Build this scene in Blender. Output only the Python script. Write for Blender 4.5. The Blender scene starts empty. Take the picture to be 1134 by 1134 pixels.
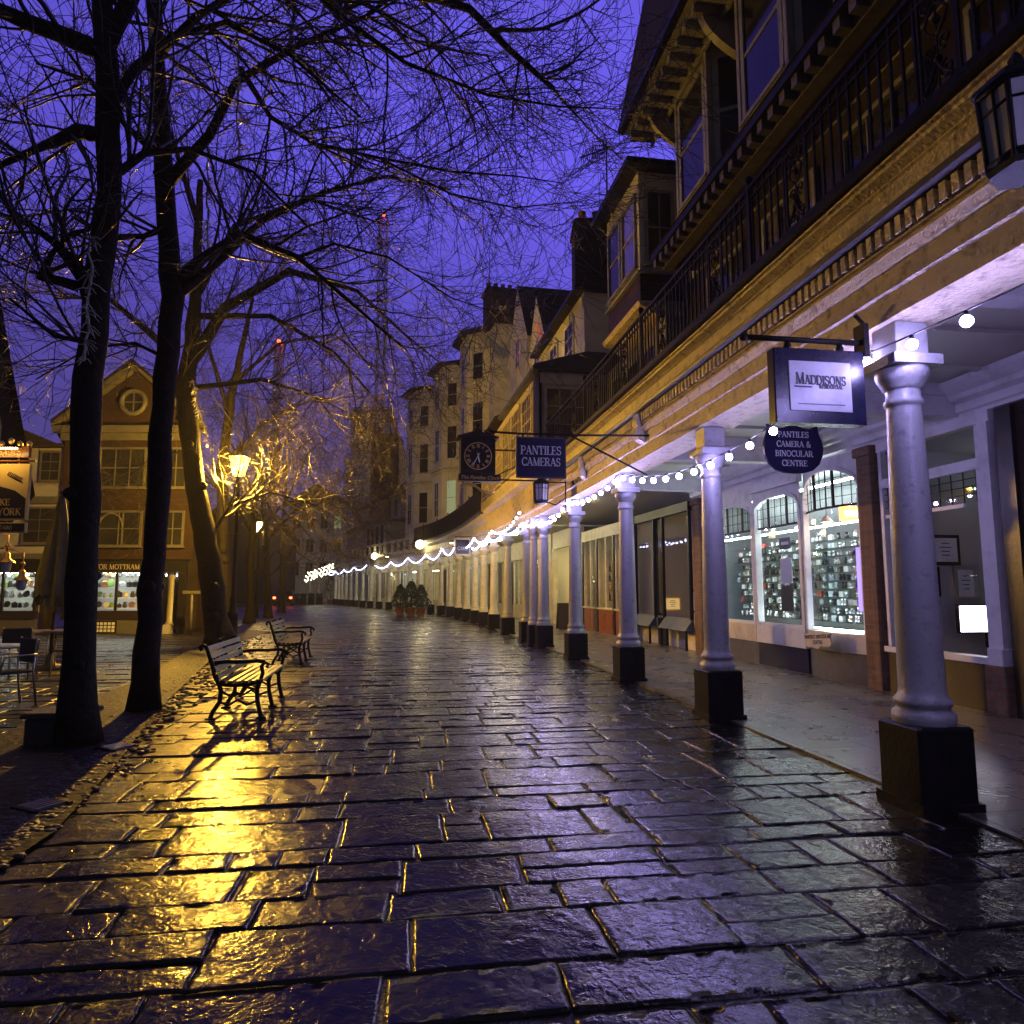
import bpy, math, random
from mathutils import Vector, Matrix, noise
R = math.radians
rnd = random.Random(7)
scene = bpy.context.scene
COL = scene.collection

# ------------------------------------------------------------------ camera
F_PX, HZ, CAMZ = 763.0, 86.0, 1.5
TH = math.atan(HZ / F_PX)
cam_d = bpy.data.cameras.new('camera'); cam = bpy.data.objects.new('camera', cam_d); COL.objects.link(cam)
cam.location = (0, 0, CAMZ); cam.rotation_euler = (math.pi / 2 + TH, 0, 0)
cam_d.sensor_width = 36; cam_d.lens = 36 * F_PX / 1134; cam_d.clip_end = 3000; cam_d.clip_start = 0.05
scene.camera = cam

def at(px, py, Y):
    u = (px - 567) / F_PX; v = (567 - py) / F_PX
    den = math.cos(TH) - v * math.sin(TH)
    return Vector((u / den * Y, Y, CAMZ + (math.sin(TH) + v * math.cos(TH)) / den * Y))
def gnd(px, py, z=0.0):
    p = at(px, py, 1.0); k = (z - CAMZ) / (p.z - CAMZ)
    return Vector((p.x * k, k, z))

# ------------------------------------------------------------------ facade curve
CP = [(4.95, -8), (4.2, -3.5), (3.43, 1.6), (2.91, 5.0), (2.43, 8.3), (1.93, 11.6), (1.38, 15.1), (0.70, 19), (-0.15, 23.5), (-1.15, 29),
      (-2.45, 35), (-4.5, 42), (-8.0, 50), (-12.9, 59.5), (-17.9, 70.4), (-22, 80)]
def _dense():
    out = []
    for i in range(len(CP) - 1):
        p0 = Vector(CP[max(i - 1, 0)]); p1 = Vector(CP[i]); p2 = Vector(CP[i + 1]); p3 = Vector(CP[min(i + 2, len(CP) - 1)])
        for k in range(16):
            t = k / 16
            out.append(0.5 * ((2 * p1) + (-p0 + p2) * t + (2 * p0 - 5 * p1 + 4 * p2 - p3) * t * t + (-p0 + 3 * p1 - 3 * p2 + p3) * t ** 3))
    out.append(Vector(CP[-1])); return out
DC = _dense(); DS = [0.0]
for i in range(1, len(DC)): DS.append(DS[-1] + (DC[i] - DC[i - 1]).length)
_s0 = next(DS[i] + (5.0 - DC[i].y) / (DC[i + 1].y - DC[i].y) * (DS[i + 1] - DS[i]) for i in range(len(DC) - 1) if DC[i].y <= 5.0 <= DC[i + 1].y)
DS = [s - _s0 for s in DS]
import bisect
def C(s):
    i = min(max(bisect.bisect_right(DS, s) - 1, 0), len(DS) - 2)
    t = (s - DS[i]) / (DS[i + 1] - DS[i])
    p = DC[i].lerp(DC[i + 1], t)
    a = (DC[min(i + 2, len(DC) - 1)] - DC[max(i - 1, 0)]).normalized()
    return p, a
def W(s, b, z):                     # along, outward to the street, up
    p, a = C(s); return Vector((p.x - a.y * b, p.y + a.x * b, z))
def sY(Y):
    for i in range(len(DC) - 1):
        if DC[i].y <= Y <= DC[i + 1].y: return DS[i] + (Y - DC[i].y) / (DC[i + 1].y - DC[i].y) * (DS[i + 1] - DS[i])
def Wm(v): return W(v[0], v[1], v[2])
def fmap(p0, p1):                   # a facade face from p0=(s,b) to p1; local x along, y outward, z up
    dx, db = p1[0] - p0[0], p1[1] - p0[1]; L = math.hypot(dx, db); dx /= L; db /= L
    return (lambda v: W(p0[0] + dx * v[0] - db * v[1], p0[1] + db * v[0] + dx * v[1], v[2])), L
def fr(s, b=0, z=0):                # matrix: X along, Y outward, Z up
    p, a = C(s); o = W(s, b, z)
    return Matrix(((a.x, -a.y, 0, o.x), (a.y, a.x, 0, o.y), (0, 0, 1, o.z), (0, 0, 0, 1)))

# ------------------------------------------------------------------ objects
WM = {}
def tag(o, label=None, cat=None, group=None, kind=None):
    for k, v in (('label', label), ('category', cat), ('group', group), ('kind', kind)):
        if v: o[k] = v
    return o
def empty(name, loc, label=None, cat=None, group=None, rz=0):
    o = bpy.data.objects.new(name, None); COL.objects.link(o)
    o.location = loc; o.rotation_euler = (0, 0, rz); o.empty_display_size = .2
    WM[o.name] = Matrix.Translation(Vector(loc)) @ Matrix.Rotation(rz, 4, 'Z')
    return tag(o, label, cat, group)
def children(o): return [c for c in COL.objects if c.parent == o]
KIDS = {}
def copy_tree(o, parent=None, label=None, loc=None, rz=None):
    c = o.copy(); COL.objects.link(c); c.parent = parent
    if label: c['label'] = label
    if loc is not None: c.location = loc
    if rz is not None: c.rotation_euler = (0, 0, rz)
    for ch in KIDS.get(o.name, []): copy_tree(ch, c)
    return c

class MB:
    def __init__(s, mp=None): s.v = []; s.f = []; s.sm = []; s.mp = mp; s.mi = []; s.cm = 0
    def add(s, vs, fs, smooth=False):
        n = len(s.v)
        s.v += [Vector(s.mp(v)) if s.mp else Vector(v) for v in vs]
        for f in fs: s.f.append([i + n for i in f]); s.sm.append(smooth); s.mi.append(s.cm)
        return s
    def box(s, x0, x1, y0, y1, z0, z1):
        vs = [(x0, y0, z0), (x1, y0, z0), (x1, y1, z0), (x0, y1, z0), (x0, y0, z1), (x1, y0, z1), (x1, y1, z1), (x0, y1, z1)]
        return s.add(vs, [(0, 3, 2, 1), (4, 5, 6, 7), (0, 1, 5, 4), (1, 2, 6, 5), (2, 3, 7, 6), (3, 0, 4, 7)])
    def bbox(s, x0, x1, y0, y1, z0, z1, c=.01):     # chamfered vertical + top edges
        def ring(d, z): return [(x0 + d, y0 + c * 0 + d, z), (x1 - d, y0 + d, z), (x1 - d, y1 - d, z), (x0 + d, y1 - d, z)]
        def ch(z, d=0):
            return [(x0 + c + d, y0 + d, z), (x1 - c - d, y0 + d, z), (x1 - d, y0 + c + d, z), (x1 - d, y1 - c - d, z), (x1 - c - d, y1 - d, z), (x0 + c + d, y1 - d, z), (x0 + d, y1 - c - d, z), (x0 + d, y0 + c + d, z)]
        vs = ch(z0) + ch(z1 - c) + ch(z1, c)
        fs = [tuple(range(7, -1, -1)), tuple(range(16, 24))]
        for k in (0, 8):
            for i in range(8): fs.append((k + i, k + (i + 1) % 8, k + 8 + (i + 1) % 8, k + 8 + i))
        return s.add(vs, fs)
    def quad(s, a, b, c, d): return s.add([a, b, c, d], [(0, 1, 2, 3)])
    def prism(s, poly, ax, h0, h1):    # poly of 2D points, extruded along ax (0 x, 1 y, 2 z)
        def mk(p, h): return [(h, p[0], p[1]), (p[0], h, p[1]), (p[0], p[1], h)][ax]
        n = len(poly); vs = [mk(p, h0) for p in poly] + [mk(p, h1) for p in poly]
        fs = [tuple(range(n - 1, -1, -1)), tuple(range(n, 2 * n))] + [(i, (i + 1) % n, n + (i + 1) % n, n + i) for i in range(n)]
        if ax == 1: fs = [tuple(reversed(f)) for f in fs]
        return s.add(vs, fs)
    def lathe(s, prof, cx=0, cy=0, n=24, smooth=True, cap=True):
        vs = []; fs = []
        for r, z in prof:
            for i in range(n): t = 2 * math.pi * i / n; vs.append((cx + r * math.cos(t), cy + r * math.sin(t), z))
        for k in range(len(prof) - 1):
            for i in range(n): fs.append((k * n + i, k * n + (i + 1) % n, (k + 1) * n + (i + 1) % n, (k + 1) * n + i))
        s.add(vs, fs, smooth)
        if cap:
            s.add(vs[:n], [tuple(range(n - 1, -1, -1))]); s.add(vs[-n:], [tuple(range(n))])
        return s
    def tube(s, pts, rad, n=6, smooth=True, closed=False):
        pts = [Vector(p) for p in pts]; m = len(pts)
        if not hasattr(rad, '__len__'): rad = [rad] * m
        vs = []; fs = []
        ref = Vector((0, 0, 1))
        for i in range(m):
            a = pts[(i - 1) % m] if (i > 0 or closed) else pts[0]; b = pts[(i + 1) % m] if (i < m - 1 or closed) else pts[-1]
            d = (b - a)
            d = d.normalized() if d.length > 1e-9 else Vector((0, 0, 1))
            if i == 0: u = d.orthogonal().normalized()
            else:
                u = u - d * u.dot(d); u = u.normalized() if u.length > 1e-6 else d.orthogonal().normalized()
            w = d.cross(u)
            for k in range(n):
                t = 2 * math.pi * k / n; vs.append(pts[i] + (u * math.cos(t) + w * math.sin(t)) * rad[i])
        for i in range(m if closed else m - 1):
            j = (i + 1) % m
            for k in range(n): fs.append((i * n + k, i * n + (k + 1) % n, j * n + (k + 1) % n, j * n + k))
        if not closed:
            fs.append(tuple(range(n - 1, -1, -1))); fs.append(tuple(range((m - 1) * n, m * n)))
        return s.add(vs, fs, smooth)
    def ball(s, c, r, n=10, m=6, sz=1.0):
        c = Vector(c); prof = [(max(r * math.sin(math.pi * k / m), r * .02), -r * sz * math.cos(math.pi * k / m)) for k in range(m + 1)]
        vs = []; fs = []
        for q, z in prof:
            for i in range(n): t = 2 * math.pi * i / n; vs.append((c.x + q * math.cos(t), c.y + q * math.sin(t), c.z + z))
        for k in range(m):
            for i in range(n): fs.append((k * n + i, k * n + (i + 1) % n, (k + 1) * n + (i + 1) % n, (k + 1) * n + i))
        return s.add(vs, fs, True)
    def sweep(s, prof, ss, caps=True):  # closed profile of (b,z) along facade distances ss (self.mp must be None)
        n = len(prof); vs = []; fs = []
        for q in ss:
            for b, z in prof: vs.append(W(q, b, z))
        for i in range(len(ss) - 1):
            for k in range(n): fs.append((i * n + k, (i + 1) * n + k, (i + 1) * n + (k + 1) % n, i * n + (k + 1) % n))
        if caps: fs += [tuple(range(n)), tuple(range(len(vs) - 1, len(vs) - n - 1, -1))]
        s.v_off = len(s.v); return s.add(vs, fs)
    def build(s, name, mat, parent=None, label=None, cat=None, group=None, kind=None):
        if parent is not None: M = WM[parent.name]
        else:
            xs = [v.x for v in s.v]; ys = [v.y for v in s.v]; zs = [v.z for v in s.v]
            M = Matrix.Translation(((min(xs) + max(xs)) / 2, (min(ys) + max(ys)) / 2, min(zs)))
        Mi = M.inverted()
        me = bpy.data.meshes.new(name); me.from_pydata([Mi @ v for v in s.v], [], s.f)
        me.polygons.foreach_set('use_smooth', s.sm)
        mats = mat if isinstance(mat, (list, tuple)) else [mat]
        for m in mats: me.materials.append(m)
        if len(mats) > 1: me.polygons.foreach_set('material_index', s.mi)
        me.update()
        o = bpy.data.objects.new(name, me); COL.objects.link(o)
        WM[o.name] = M
        if parent is not None: o.parent = parent; KIDS.setdefault(parent.name, []).append(o)
        else: o.location = M.translation
        return tag(o, label, cat, group, kind)

def frange(a, b, st):
    n = max(1, int(math.ceil((b - a) / st))); return [a + (b - a) * i / n for i in range(n + 1)]
def mmap(M): return lambda v: M @ Vector(v)

# ------------------------------------------------------------------ materials
def mat_new(name):
    m = bpy.data.materials.new(name); m.use_nodes = True; nt = m.node_tree; nt.nodes.clear()
    out = nt.nodes.new('ShaderNodeOutputMaterial'); return m, nt, out
class NT:
    def __init__(s, nt): s.nt = nt
    def n(s, t, **kw):
        o = s.nt.nodes.new('ShaderNode' + t)
        for k, v in kw.items():
            if k in o.inputs: o.inputs[k].default_value = v
            else: setattr(o, k, v)
        return o
    def l(s, a, b): s.nt.links.new(a, b)
def pmat(name, col, rough=.6, col2=None, nscale=3.0, namt=.5, bump=0.0, bscale=30.0, metal=0.0, spec=.5, ramp=(.4, .65), rvar=0.0, kind=None, coat=0.0):
    m, nt, out = mat_new(name); N = NT(nt)
    p = N.n('BsdfPrincipled'); p.inputs['Roughness'].default_value = rough; p.inputs['Metallic'].default_value = metal
    p.inputs['Specular IOR Level'].default_value = spec; p.inputs['Coat Weight'].default_value = coat
    c = tuple(col) + (1,); p.inputs['Base Color'].default_value = c
    N.l(p.outputs[0], out.inputs[0])
    tc = N.n('TexCoord')
    geo = N.n('NewGeometry')
    pos = geo.outputs['Position']
    if col2 is not None:
        ns = N.n('TexNoise', Scale=nscale, Detail=6.0, Roughness=.65); N.l(pos, ns.inputs['Vector'])
        mr = N.n('MapRange'); mr.inputs[1].default_value = ramp[0]; mr.inputs[2].default_value = ramp[1]; N.l(ns.outputs['Fac'], mr.inputs[0])
        mx = N.n('Mix', data_type='RGBA'); mx.inputs[6].default_value = c; mx.inputs[7].default_value = tuple(col2) + (1,)
        mm = N.n('Math', operation='MULTIPLY'); mm.inputs[1].default_value = namt; N.l(mr.outputs[0], mm.inputs[0])
        N.l(mm.outputs[0], mx.inputs[0]); N.l(mx.outputs[2], p.inputs['Base Color'])
        if rvar:
            ma = N.n('Math', operation='MULTIPLY_ADD'); ma.inputs[1].default_value = rvar; ma.inputs[2].default_value = rough
            N.l(mr.outputs[0], ma.inputs[0]); N.l(ma.outputs[0], p.inputs['Roughness'])
    if bump:
        nb = N.n('TexNoise', Scale=bscale, Detail=5.0); N.l(pos, nb.inputs['Vector'])
        bp = N.n('Bump', Strength=bump, Distance=.02); N.l(nb.outputs['Fac'], bp.inputs['Height']); N.l(bp.outputs[0], p.inputs['Normal'])
    return m
def wallcoords(N, sx=1.0, sz=1.0):
    geo = N.n('NewGeometry'); sp = N.n('SeparateXYZ'); N.l(geo.outputs['Position'], sp.inputs[0])
    ad = N.n('Math', operation='ADD'); N.l(sp.outputs[0], ad.inputs[0]); N.l(sp.outputs[1], ad.inputs[1])
    cb = N.n('CombineXYZ'); N.l(ad.outputs[0], cb.inputs[0]); N.l(sp.outputs[2], cb.inputs[1]); return cb.outputs[0], sp
def brickmat(name, c1, c2, mortar, w=.225, h=.075, rough=.8, bump=.6, ms=.012):
    m, nt, out = mat_new(name); N = NT(nt); vec, _ = wallcoords(N)
    br = N.n('TexBrick'); br.inputs['Color1'].default_value = c1 + (1,); br.inputs['Color2'].default_value = c2 + (1,); br.inputs['Mortar'].default_value = mortar + (1,)
    br.inputs['Scale'].default_value = 1; br.inputs['Mortar Size'].default_value = ms; br.inputs['Brick Width'].default_value = w; br.inputs['Row Height'].default_value = h
    N.l(vec, br.inputs['Vector'])
    ns = N.n('TexNoise', Scale=4.0, Detail=5.0); mx = N.n('Mix', data_type='RGBA', blend_type='MULTIPLY'); mx.inputs[0].default_value = .6
    cr = N.n('ValToRGB'); cr.color_ramp.elements[0].color = (.45, .45, .45, 1); cr.color_ramp.elements[1].color = (1.2, 1.2, 1.2, 1); cr.color_ramp.elements[0].position = .3; cr.color_ramp.elements[1].position = .7
    N.l(ns.outputs['Fac'], cr.inputs[0]); N.l(br.outputs['Color'], mx.inputs[6]); N.l(cr.outputs[0], mx.inputs[7])
    p = N.n('BsdfPrincipled', Roughness=rough); p.inputs['Specular IOR Level'].default_value = .25; N.l(mx.outputs[2], p.inputs['Base Color'])
    bp = N.n('Bump', Strength=bump, Distance=.01); bp.invert = True; N.l(br.outputs['Fac'], bp.inputs['Height']); N.l(bp.outputs[0], p.inputs['Normal'])
    N.l(p.outputs[0], out.inputs[0]); return m
def boardmat(name, col, pitch=.16, rough=.55, dirt=(.25, .22, .18), vert=False):
    m, nt, out = mat_new(name); N = NT(nt); vec, sp = wallcoords(N)
    if vert:
        s2 = N.n('SeparateXYZ'); N.l(vec, s2.inputs[0]); src = s2.outputs[0]
    else: src = sp.outputs[2]
    dv = N.n('Math', operation='DIVIDE'); dv.inputs[1].default_value = pitch; N.l(src, dv.inputs[0])
    frc = N.n('Math', operation='FRACT'); N.l(dv.outputs[0], frc.inputs[0])
    if vert:
        pg = N.n('Math', operation='GREATER_THAN'); pg.inputs[1].default_value = .08; N.l(frc.outputs[0], pg.inputs[0]); hh = pg.outputs[0]
    else:
        sb = N.n('Math', operation='SUBTRACT'); sb.inputs[0].default_value = 1; N.l(frc.outputs[0], sb.inputs[1]); hh = sb.outputs[0]
    bp = N.n('Bump', Strength=.9, Distance=.03); N.l(hh, bp.inputs['Height'])
    ns = N.n('TexNoise', Scale=2.5, Detail=6.0, Roughness=.7); mx = N.n('Mix', data_type='RGBA'); mx.inputs[6].default_value = tuple(col) + (1,); mx.inputs[7].default_value = dirt + (1,)
    mr = N.n('MapRange'); mr.inputs[1].default_value = .5; mr.inputs[2].default_value = .8; mr.inputs[4].default_value = .6; N.l(ns.outputs['Fac'], mr.inputs[0]); N.l(mr.outputs[0], mx.inputs[0])
    p = N.n('BsdfPrincipled', Roughness=rough); N.l(mx.outputs[2], p.inputs['Base Color']); N.l(bp.outputs[0], p.inputs['Normal']); N.l(p.outputs[0], out.inputs[0])
    return m
def emat(name, col, st):
    m, nt, out = mat_new(name); N = NT(nt); e = N.n('Emission'); e.inputs[0].default_value = tuple(col) + (1,); e.inputs[1].default_value = st; N.l(e.outputs[0], out.inputs[0]); return m
def glassmat(name, tint=(1, 1, 1), rough=.02, gl=1.0):
    m, nt, out = mat_new(name); N = NT(nt); t = N.n('BsdfTransparent'); t.inputs[0].default_value = tint + (1,)
    g = N.n('BsdfGlossy'); g.inputs['Roughness'].default_value = rough
    geo = N.n('NewGeometry'); ns = N.n('TexNoise', Scale=1.3); N.l(geo.outputs['Position'], ns.inputs['Vector'])
    bp = N.n('Bump', Strength=.03, Distance=.03); N.l(ns.outputs['Fac'], bp.inputs['Height']); N.l(bp.outputs[0], g.inputs['Normal'])
    dt = N.n('VectorMath', operation='DOT_PRODUCT'); N.l(geo.outputs['Incoming'], dt.inputs[0]); N.l(geo.outputs['Normal'], dt.inputs[1])
    ab = N.n('Math', operation='ABSOLUTE'); N.l(dt.outputs['Value'], ab.inputs[0]); om = N.n('Math', operation='SUBTRACT'); om.inputs[0].default_value = 1; N.l(ab.outputs[0], om.inputs[1])
    pw = N.n('Math', operation='POWER'); pw.inputs[1].default_value = 5; N.l(om.outputs[0], pw.inputs[0]); ml = N.n('Math', operation='MULTIPLY_ADD'); ml.inputs[1].default_value = .9 * gl; ml.inputs[2].default_value = .07 * gl; N.l(pw.outputs[0], ml.inputs[0])
    mx = N.n('MixShader'); N.l(ml.outputs[0], mx.inputs[0]); N.l(t.outputs[0], mx.inputs[1]); N.l(g.outputs[0], mx.inputs[2]); N.l(mx.outputs[0], out.inputs[0]); return m
def litglass(name, col, st):      # a lamp's frosted pane: lets its lamp's light through and glows
    m, nt, out = mat_new(name); N = NT(nt); t = N.n('BsdfTransparent'); e = N.n('Emission'); e.inputs[0].default_value = col + (1,); e.inputs[1].default_value = st
    a = N.n('AddShader'); N.l(t.outputs[0], a.inputs[0]); N.l(e.outputs[0], a.inputs[1]); N.l(a.outputs[0], out.inputs[0]); return m

M = {}
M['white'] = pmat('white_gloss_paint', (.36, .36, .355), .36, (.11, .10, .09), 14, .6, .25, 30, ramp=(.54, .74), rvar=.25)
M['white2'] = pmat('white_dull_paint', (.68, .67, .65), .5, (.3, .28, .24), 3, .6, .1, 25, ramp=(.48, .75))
M['cream'] = pmat('cream_flaking_paint', (.72, .62, .42), .3, (.16, .11, .06), 9, .85, .9, 34, ramp=(.52, .72), rvar=.3)
M['cream2'] = pmat('cream_paint', (.6, .55, .42), .5, (.3, .25, .17), 3, .6, .15, 25)
M['ceil'] = boardmat('cream_ceiling_boards', (.62, .6, .5), .6, .5)
M['hoodwood'] = pmat('shade_toned_bracket_wood', (.13, .12, .11), .5, (.06, .055, .05), 5, .7, .15, 25)  # upper woodwork darkened again; the shade on the hood is put into the colour
M['glowpicture'] = emat('self_lit_gallery_picture', (1, .62, .22), .7)  # print glows by itself in place of lamplight falling on it
M['upperwhite'] = pmat('shade_toned_upper_woodwork', (.27, .27, .27), .5, (.13, .12, .1), 4, .7, .12, 25, ramp=(.45, .75))  # shaded copy of the white paint; the upper storeys' dimness is in the colour
M['stucco'] = pmat('painted_stucco', (.62, .62, .63), .7, (.2, .19, .18), 1.2, .6, .2, 20, ramp=(.45, .75))
M['stuccofar'] = boardmat('pale_weatherboard_far', (.68, .66, .66), .5, .8, (.2, .18, .17))
M['blackpaint'] = pmat('black_gloss_paint', (.010, .010, .010), .42, (.02, .018, .016), 8, .6, .3, 30, spec=.1)
M['iron'] = pmat('wet_black_iron', (.010, .010, .010), .45, (.025, .02, .016), 20, .7, .3, 90, spec=.12)
M['lead'] = pmat('lead_sheet', (.06, .06, .065), .45, (.03, .03, .03), 4, .6, .2, 15)
M['roof'] = brickmat('dark_clay_tiles', (.035, .025, .022), (.02, .016, .015), (.006, .006, .006), .17, .11, .85, 1.0, .012)
M['tilehang'] = brickmat('tile_hanging', (.06, .03, .022), (.035, .02, .016), (.008, .007, .006), .17, .11, .6, 1.0, .012)
M['brick'] = brickmat('red_brick', (.045, .018, .010), (.028, .012, .007), (.028, .024, .018))
M['brickdark'] = brickmat('sooty_brick', (.05, .03, .022), (.03, .02, .016), (.03, .027, .024))
M['brickyellow'] = brickmat('buff_brick', (.24, .12, .05), (.15, .075, .034), (.14, .12, .09))
M['wb'] = boardmat('white_weatherboard', (.6, .6, .6), .17)
M['wbdull'] = boardmat('dull_weatherboard', (.34, .34, .34), .2)
M['navy'] = pmat('navy_paint', (.006, .006, .03), .25, (.02, .018, .05), 8, .5)
M['navysign'] = pmat('navy_sign_paint', (.012, .010, .05), .4, (.014, .012, .04), 8, .5, spec=.3)
M['greyriser'] = pmat('grey_painted_render', (.08, .08, .09), .6, (.04, .04, .04), 6, .6, .2, 30)
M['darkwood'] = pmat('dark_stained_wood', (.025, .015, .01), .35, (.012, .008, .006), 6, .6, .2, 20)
M['redwood'] = pmat('varnished_red_wood', (.24, .075, .025), .3, (.12, .035, .012), 9, .7, .2, 25)
M['bench'] = pmat('wet_bench_slats', (.05, .038, .024), .32, (.022, .016, .01), 9, .7, .25, 40)
M['bark'] = pmat('wet_bark', (.018, .014, .011), .65, (.008, .006, .005), 10, .8, 1.0, 16, spec=.12)
M['twig'] = pmat('wet_twigs', (.03, .023, .017), .42)
M['glass'] = glassmat('shop_window_glass')
M['darkpane'] = pmat('dark_window_pane', (.012, .012, .014), .07, (.03, .03, .03), 1.5, .6, .03, 2, spec=.2)
M['curtpane'] = pmat('curtained_window_pane', (.12, .11, .1), .08, (.04, .04, .04), 4, .8, .03, 2, coat=.6)
M['gold'] = pmat('gold_leaf', (.8, .55, .18), .3, metal=.8)
M['shadewhite'] = pmat('shade_toned_white_woodwork', (.11, .107, .10), .55, (.08, .075, .065), 4, .6, .1, 25)  # darker copy of the dull white, with the left shops' shade painted in
M['goldpaint'] = pmat('gold_lettering_paint', (.62, .44, .14), .45)
M['letterwhite'] = pmat('white_lettering', (.75, .75, .75), .5)
M['letterblack'] = pmat('black_lettering', (.02, .02, .03), .5)
M['signwhite'] = pmat('white_sign_face', (.7, .7, .74), .3, (.5, .5, .52), 12, .5)
M['soil'] = pmat('wet_soil', (.008, .006, .005), .6, (.016, .012, .008), 12, .8, 1.0, 14, spec=.2)
M['leaf'] = pmat('dark_evergreen_leaves', (.03, .055, .02), .4, (.015, .03, .012), 10, .6)
M['terracotta'] = pmat('terracotta', (.25, .1, .05), .7, (.12, .06, .03), 10, .5)
M['canvas'] = pmat('green_umbrella_canvas', (.1, .105, .06), .8, (.05, .055, .03), 6, .6, .2, 40)
M['wallin'] = pmat('shop_inner_wall', (.42, .42, .4), .8)
M['slatwall'] = boardmat('dark_display_backing', (.13, .14, .14), .1, .5, (.08, .08, .08))
M['wallin2'] = pmat('shop_inner_wall_cream', (.55, .5, .36), .8)
M['shelf'] = glassmat('glass_shelf', (.85, .95, .9))
M['dirtyplanter'] = pmat('dark_wet_stone', (.03, .028, .025), .5, (.015, .014, .013), 6, .7, .6, 20)
M['mast'] = pmat('pale_painted_steel', (.7, .6, .62), .6)
M['alu'] = pmat('brushed_aluminium', (.4, .4, .4), .3, metal=1.0)
M['tinsel'] = pmat('frosted_plastic_icicles', (.45, .45, .45), .3)
M['bulb'] = emat('festoon_bulb_glow', (.45, .38, 1.0), 230)
M['bulbfar'] = emat('festoon_bulb_glow_far', (.55, .58, 1.0), 30)
M['warmglobe'] = emat('warm_globe_glow', (1, .8, .36), 26)
M['lampglow'] = litglass('sodium_lamp_glass', (1.0, .52, .06), 6)
M['lampglow2'] = litglass('sodium_lamp_glass_pale', (1.0, .78, .4), 5)
M['archlamp'] = emat('arcade_lamp_glow', (1, .86, .45), 110)
M['redglow'] = emat('red_lamp_glow', (1, .07, .02), 22)
M['screen'] = emat('lit_screen', (.80, .82, 1.0), 9)
M['neon'] = emat('orange_neon', (1, .26, .05), 9)
M['neonwhite'] = emat('warm_white_lightbox', (1, .85, .6), 9)
M['tubelight'] = emat('cool_shop_tube', (.82, .97, 1.0), 40)
M['tubewarm'] = emat('warm_shop_tube', (1, .9, .5), 30)
M['violet'] = emat('violet_display', (.25, .16, 1), 3)
M['litcurtain'] = emat('lit_room_blind', (.75, .8, .4), .35)
M['redneon'] = emat('red_strip_glow', (1, .12, .05), .7)
LP1, LP2, EXPO, SKY, HAZE = 6300, 800, 0.0, 1.92, 0.001
M['warmbulbs'] = emat('warm_cafe_bulbs', (1, .95, .6), 30)
# ------------------------------------------------------------------ serif lettering (strokes with thick and thin weights)
def arc(cx, cy, rx, ry, a0, a1, n=14): return [(cx + rx * math.cos(R(a0 + (a1 - a0) * i / n)), cy + ry * math.sin(R(a0 + (a1 - a0) * i / n))) for i in range(n + 1)]
TK, TN = .15, .065
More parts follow.
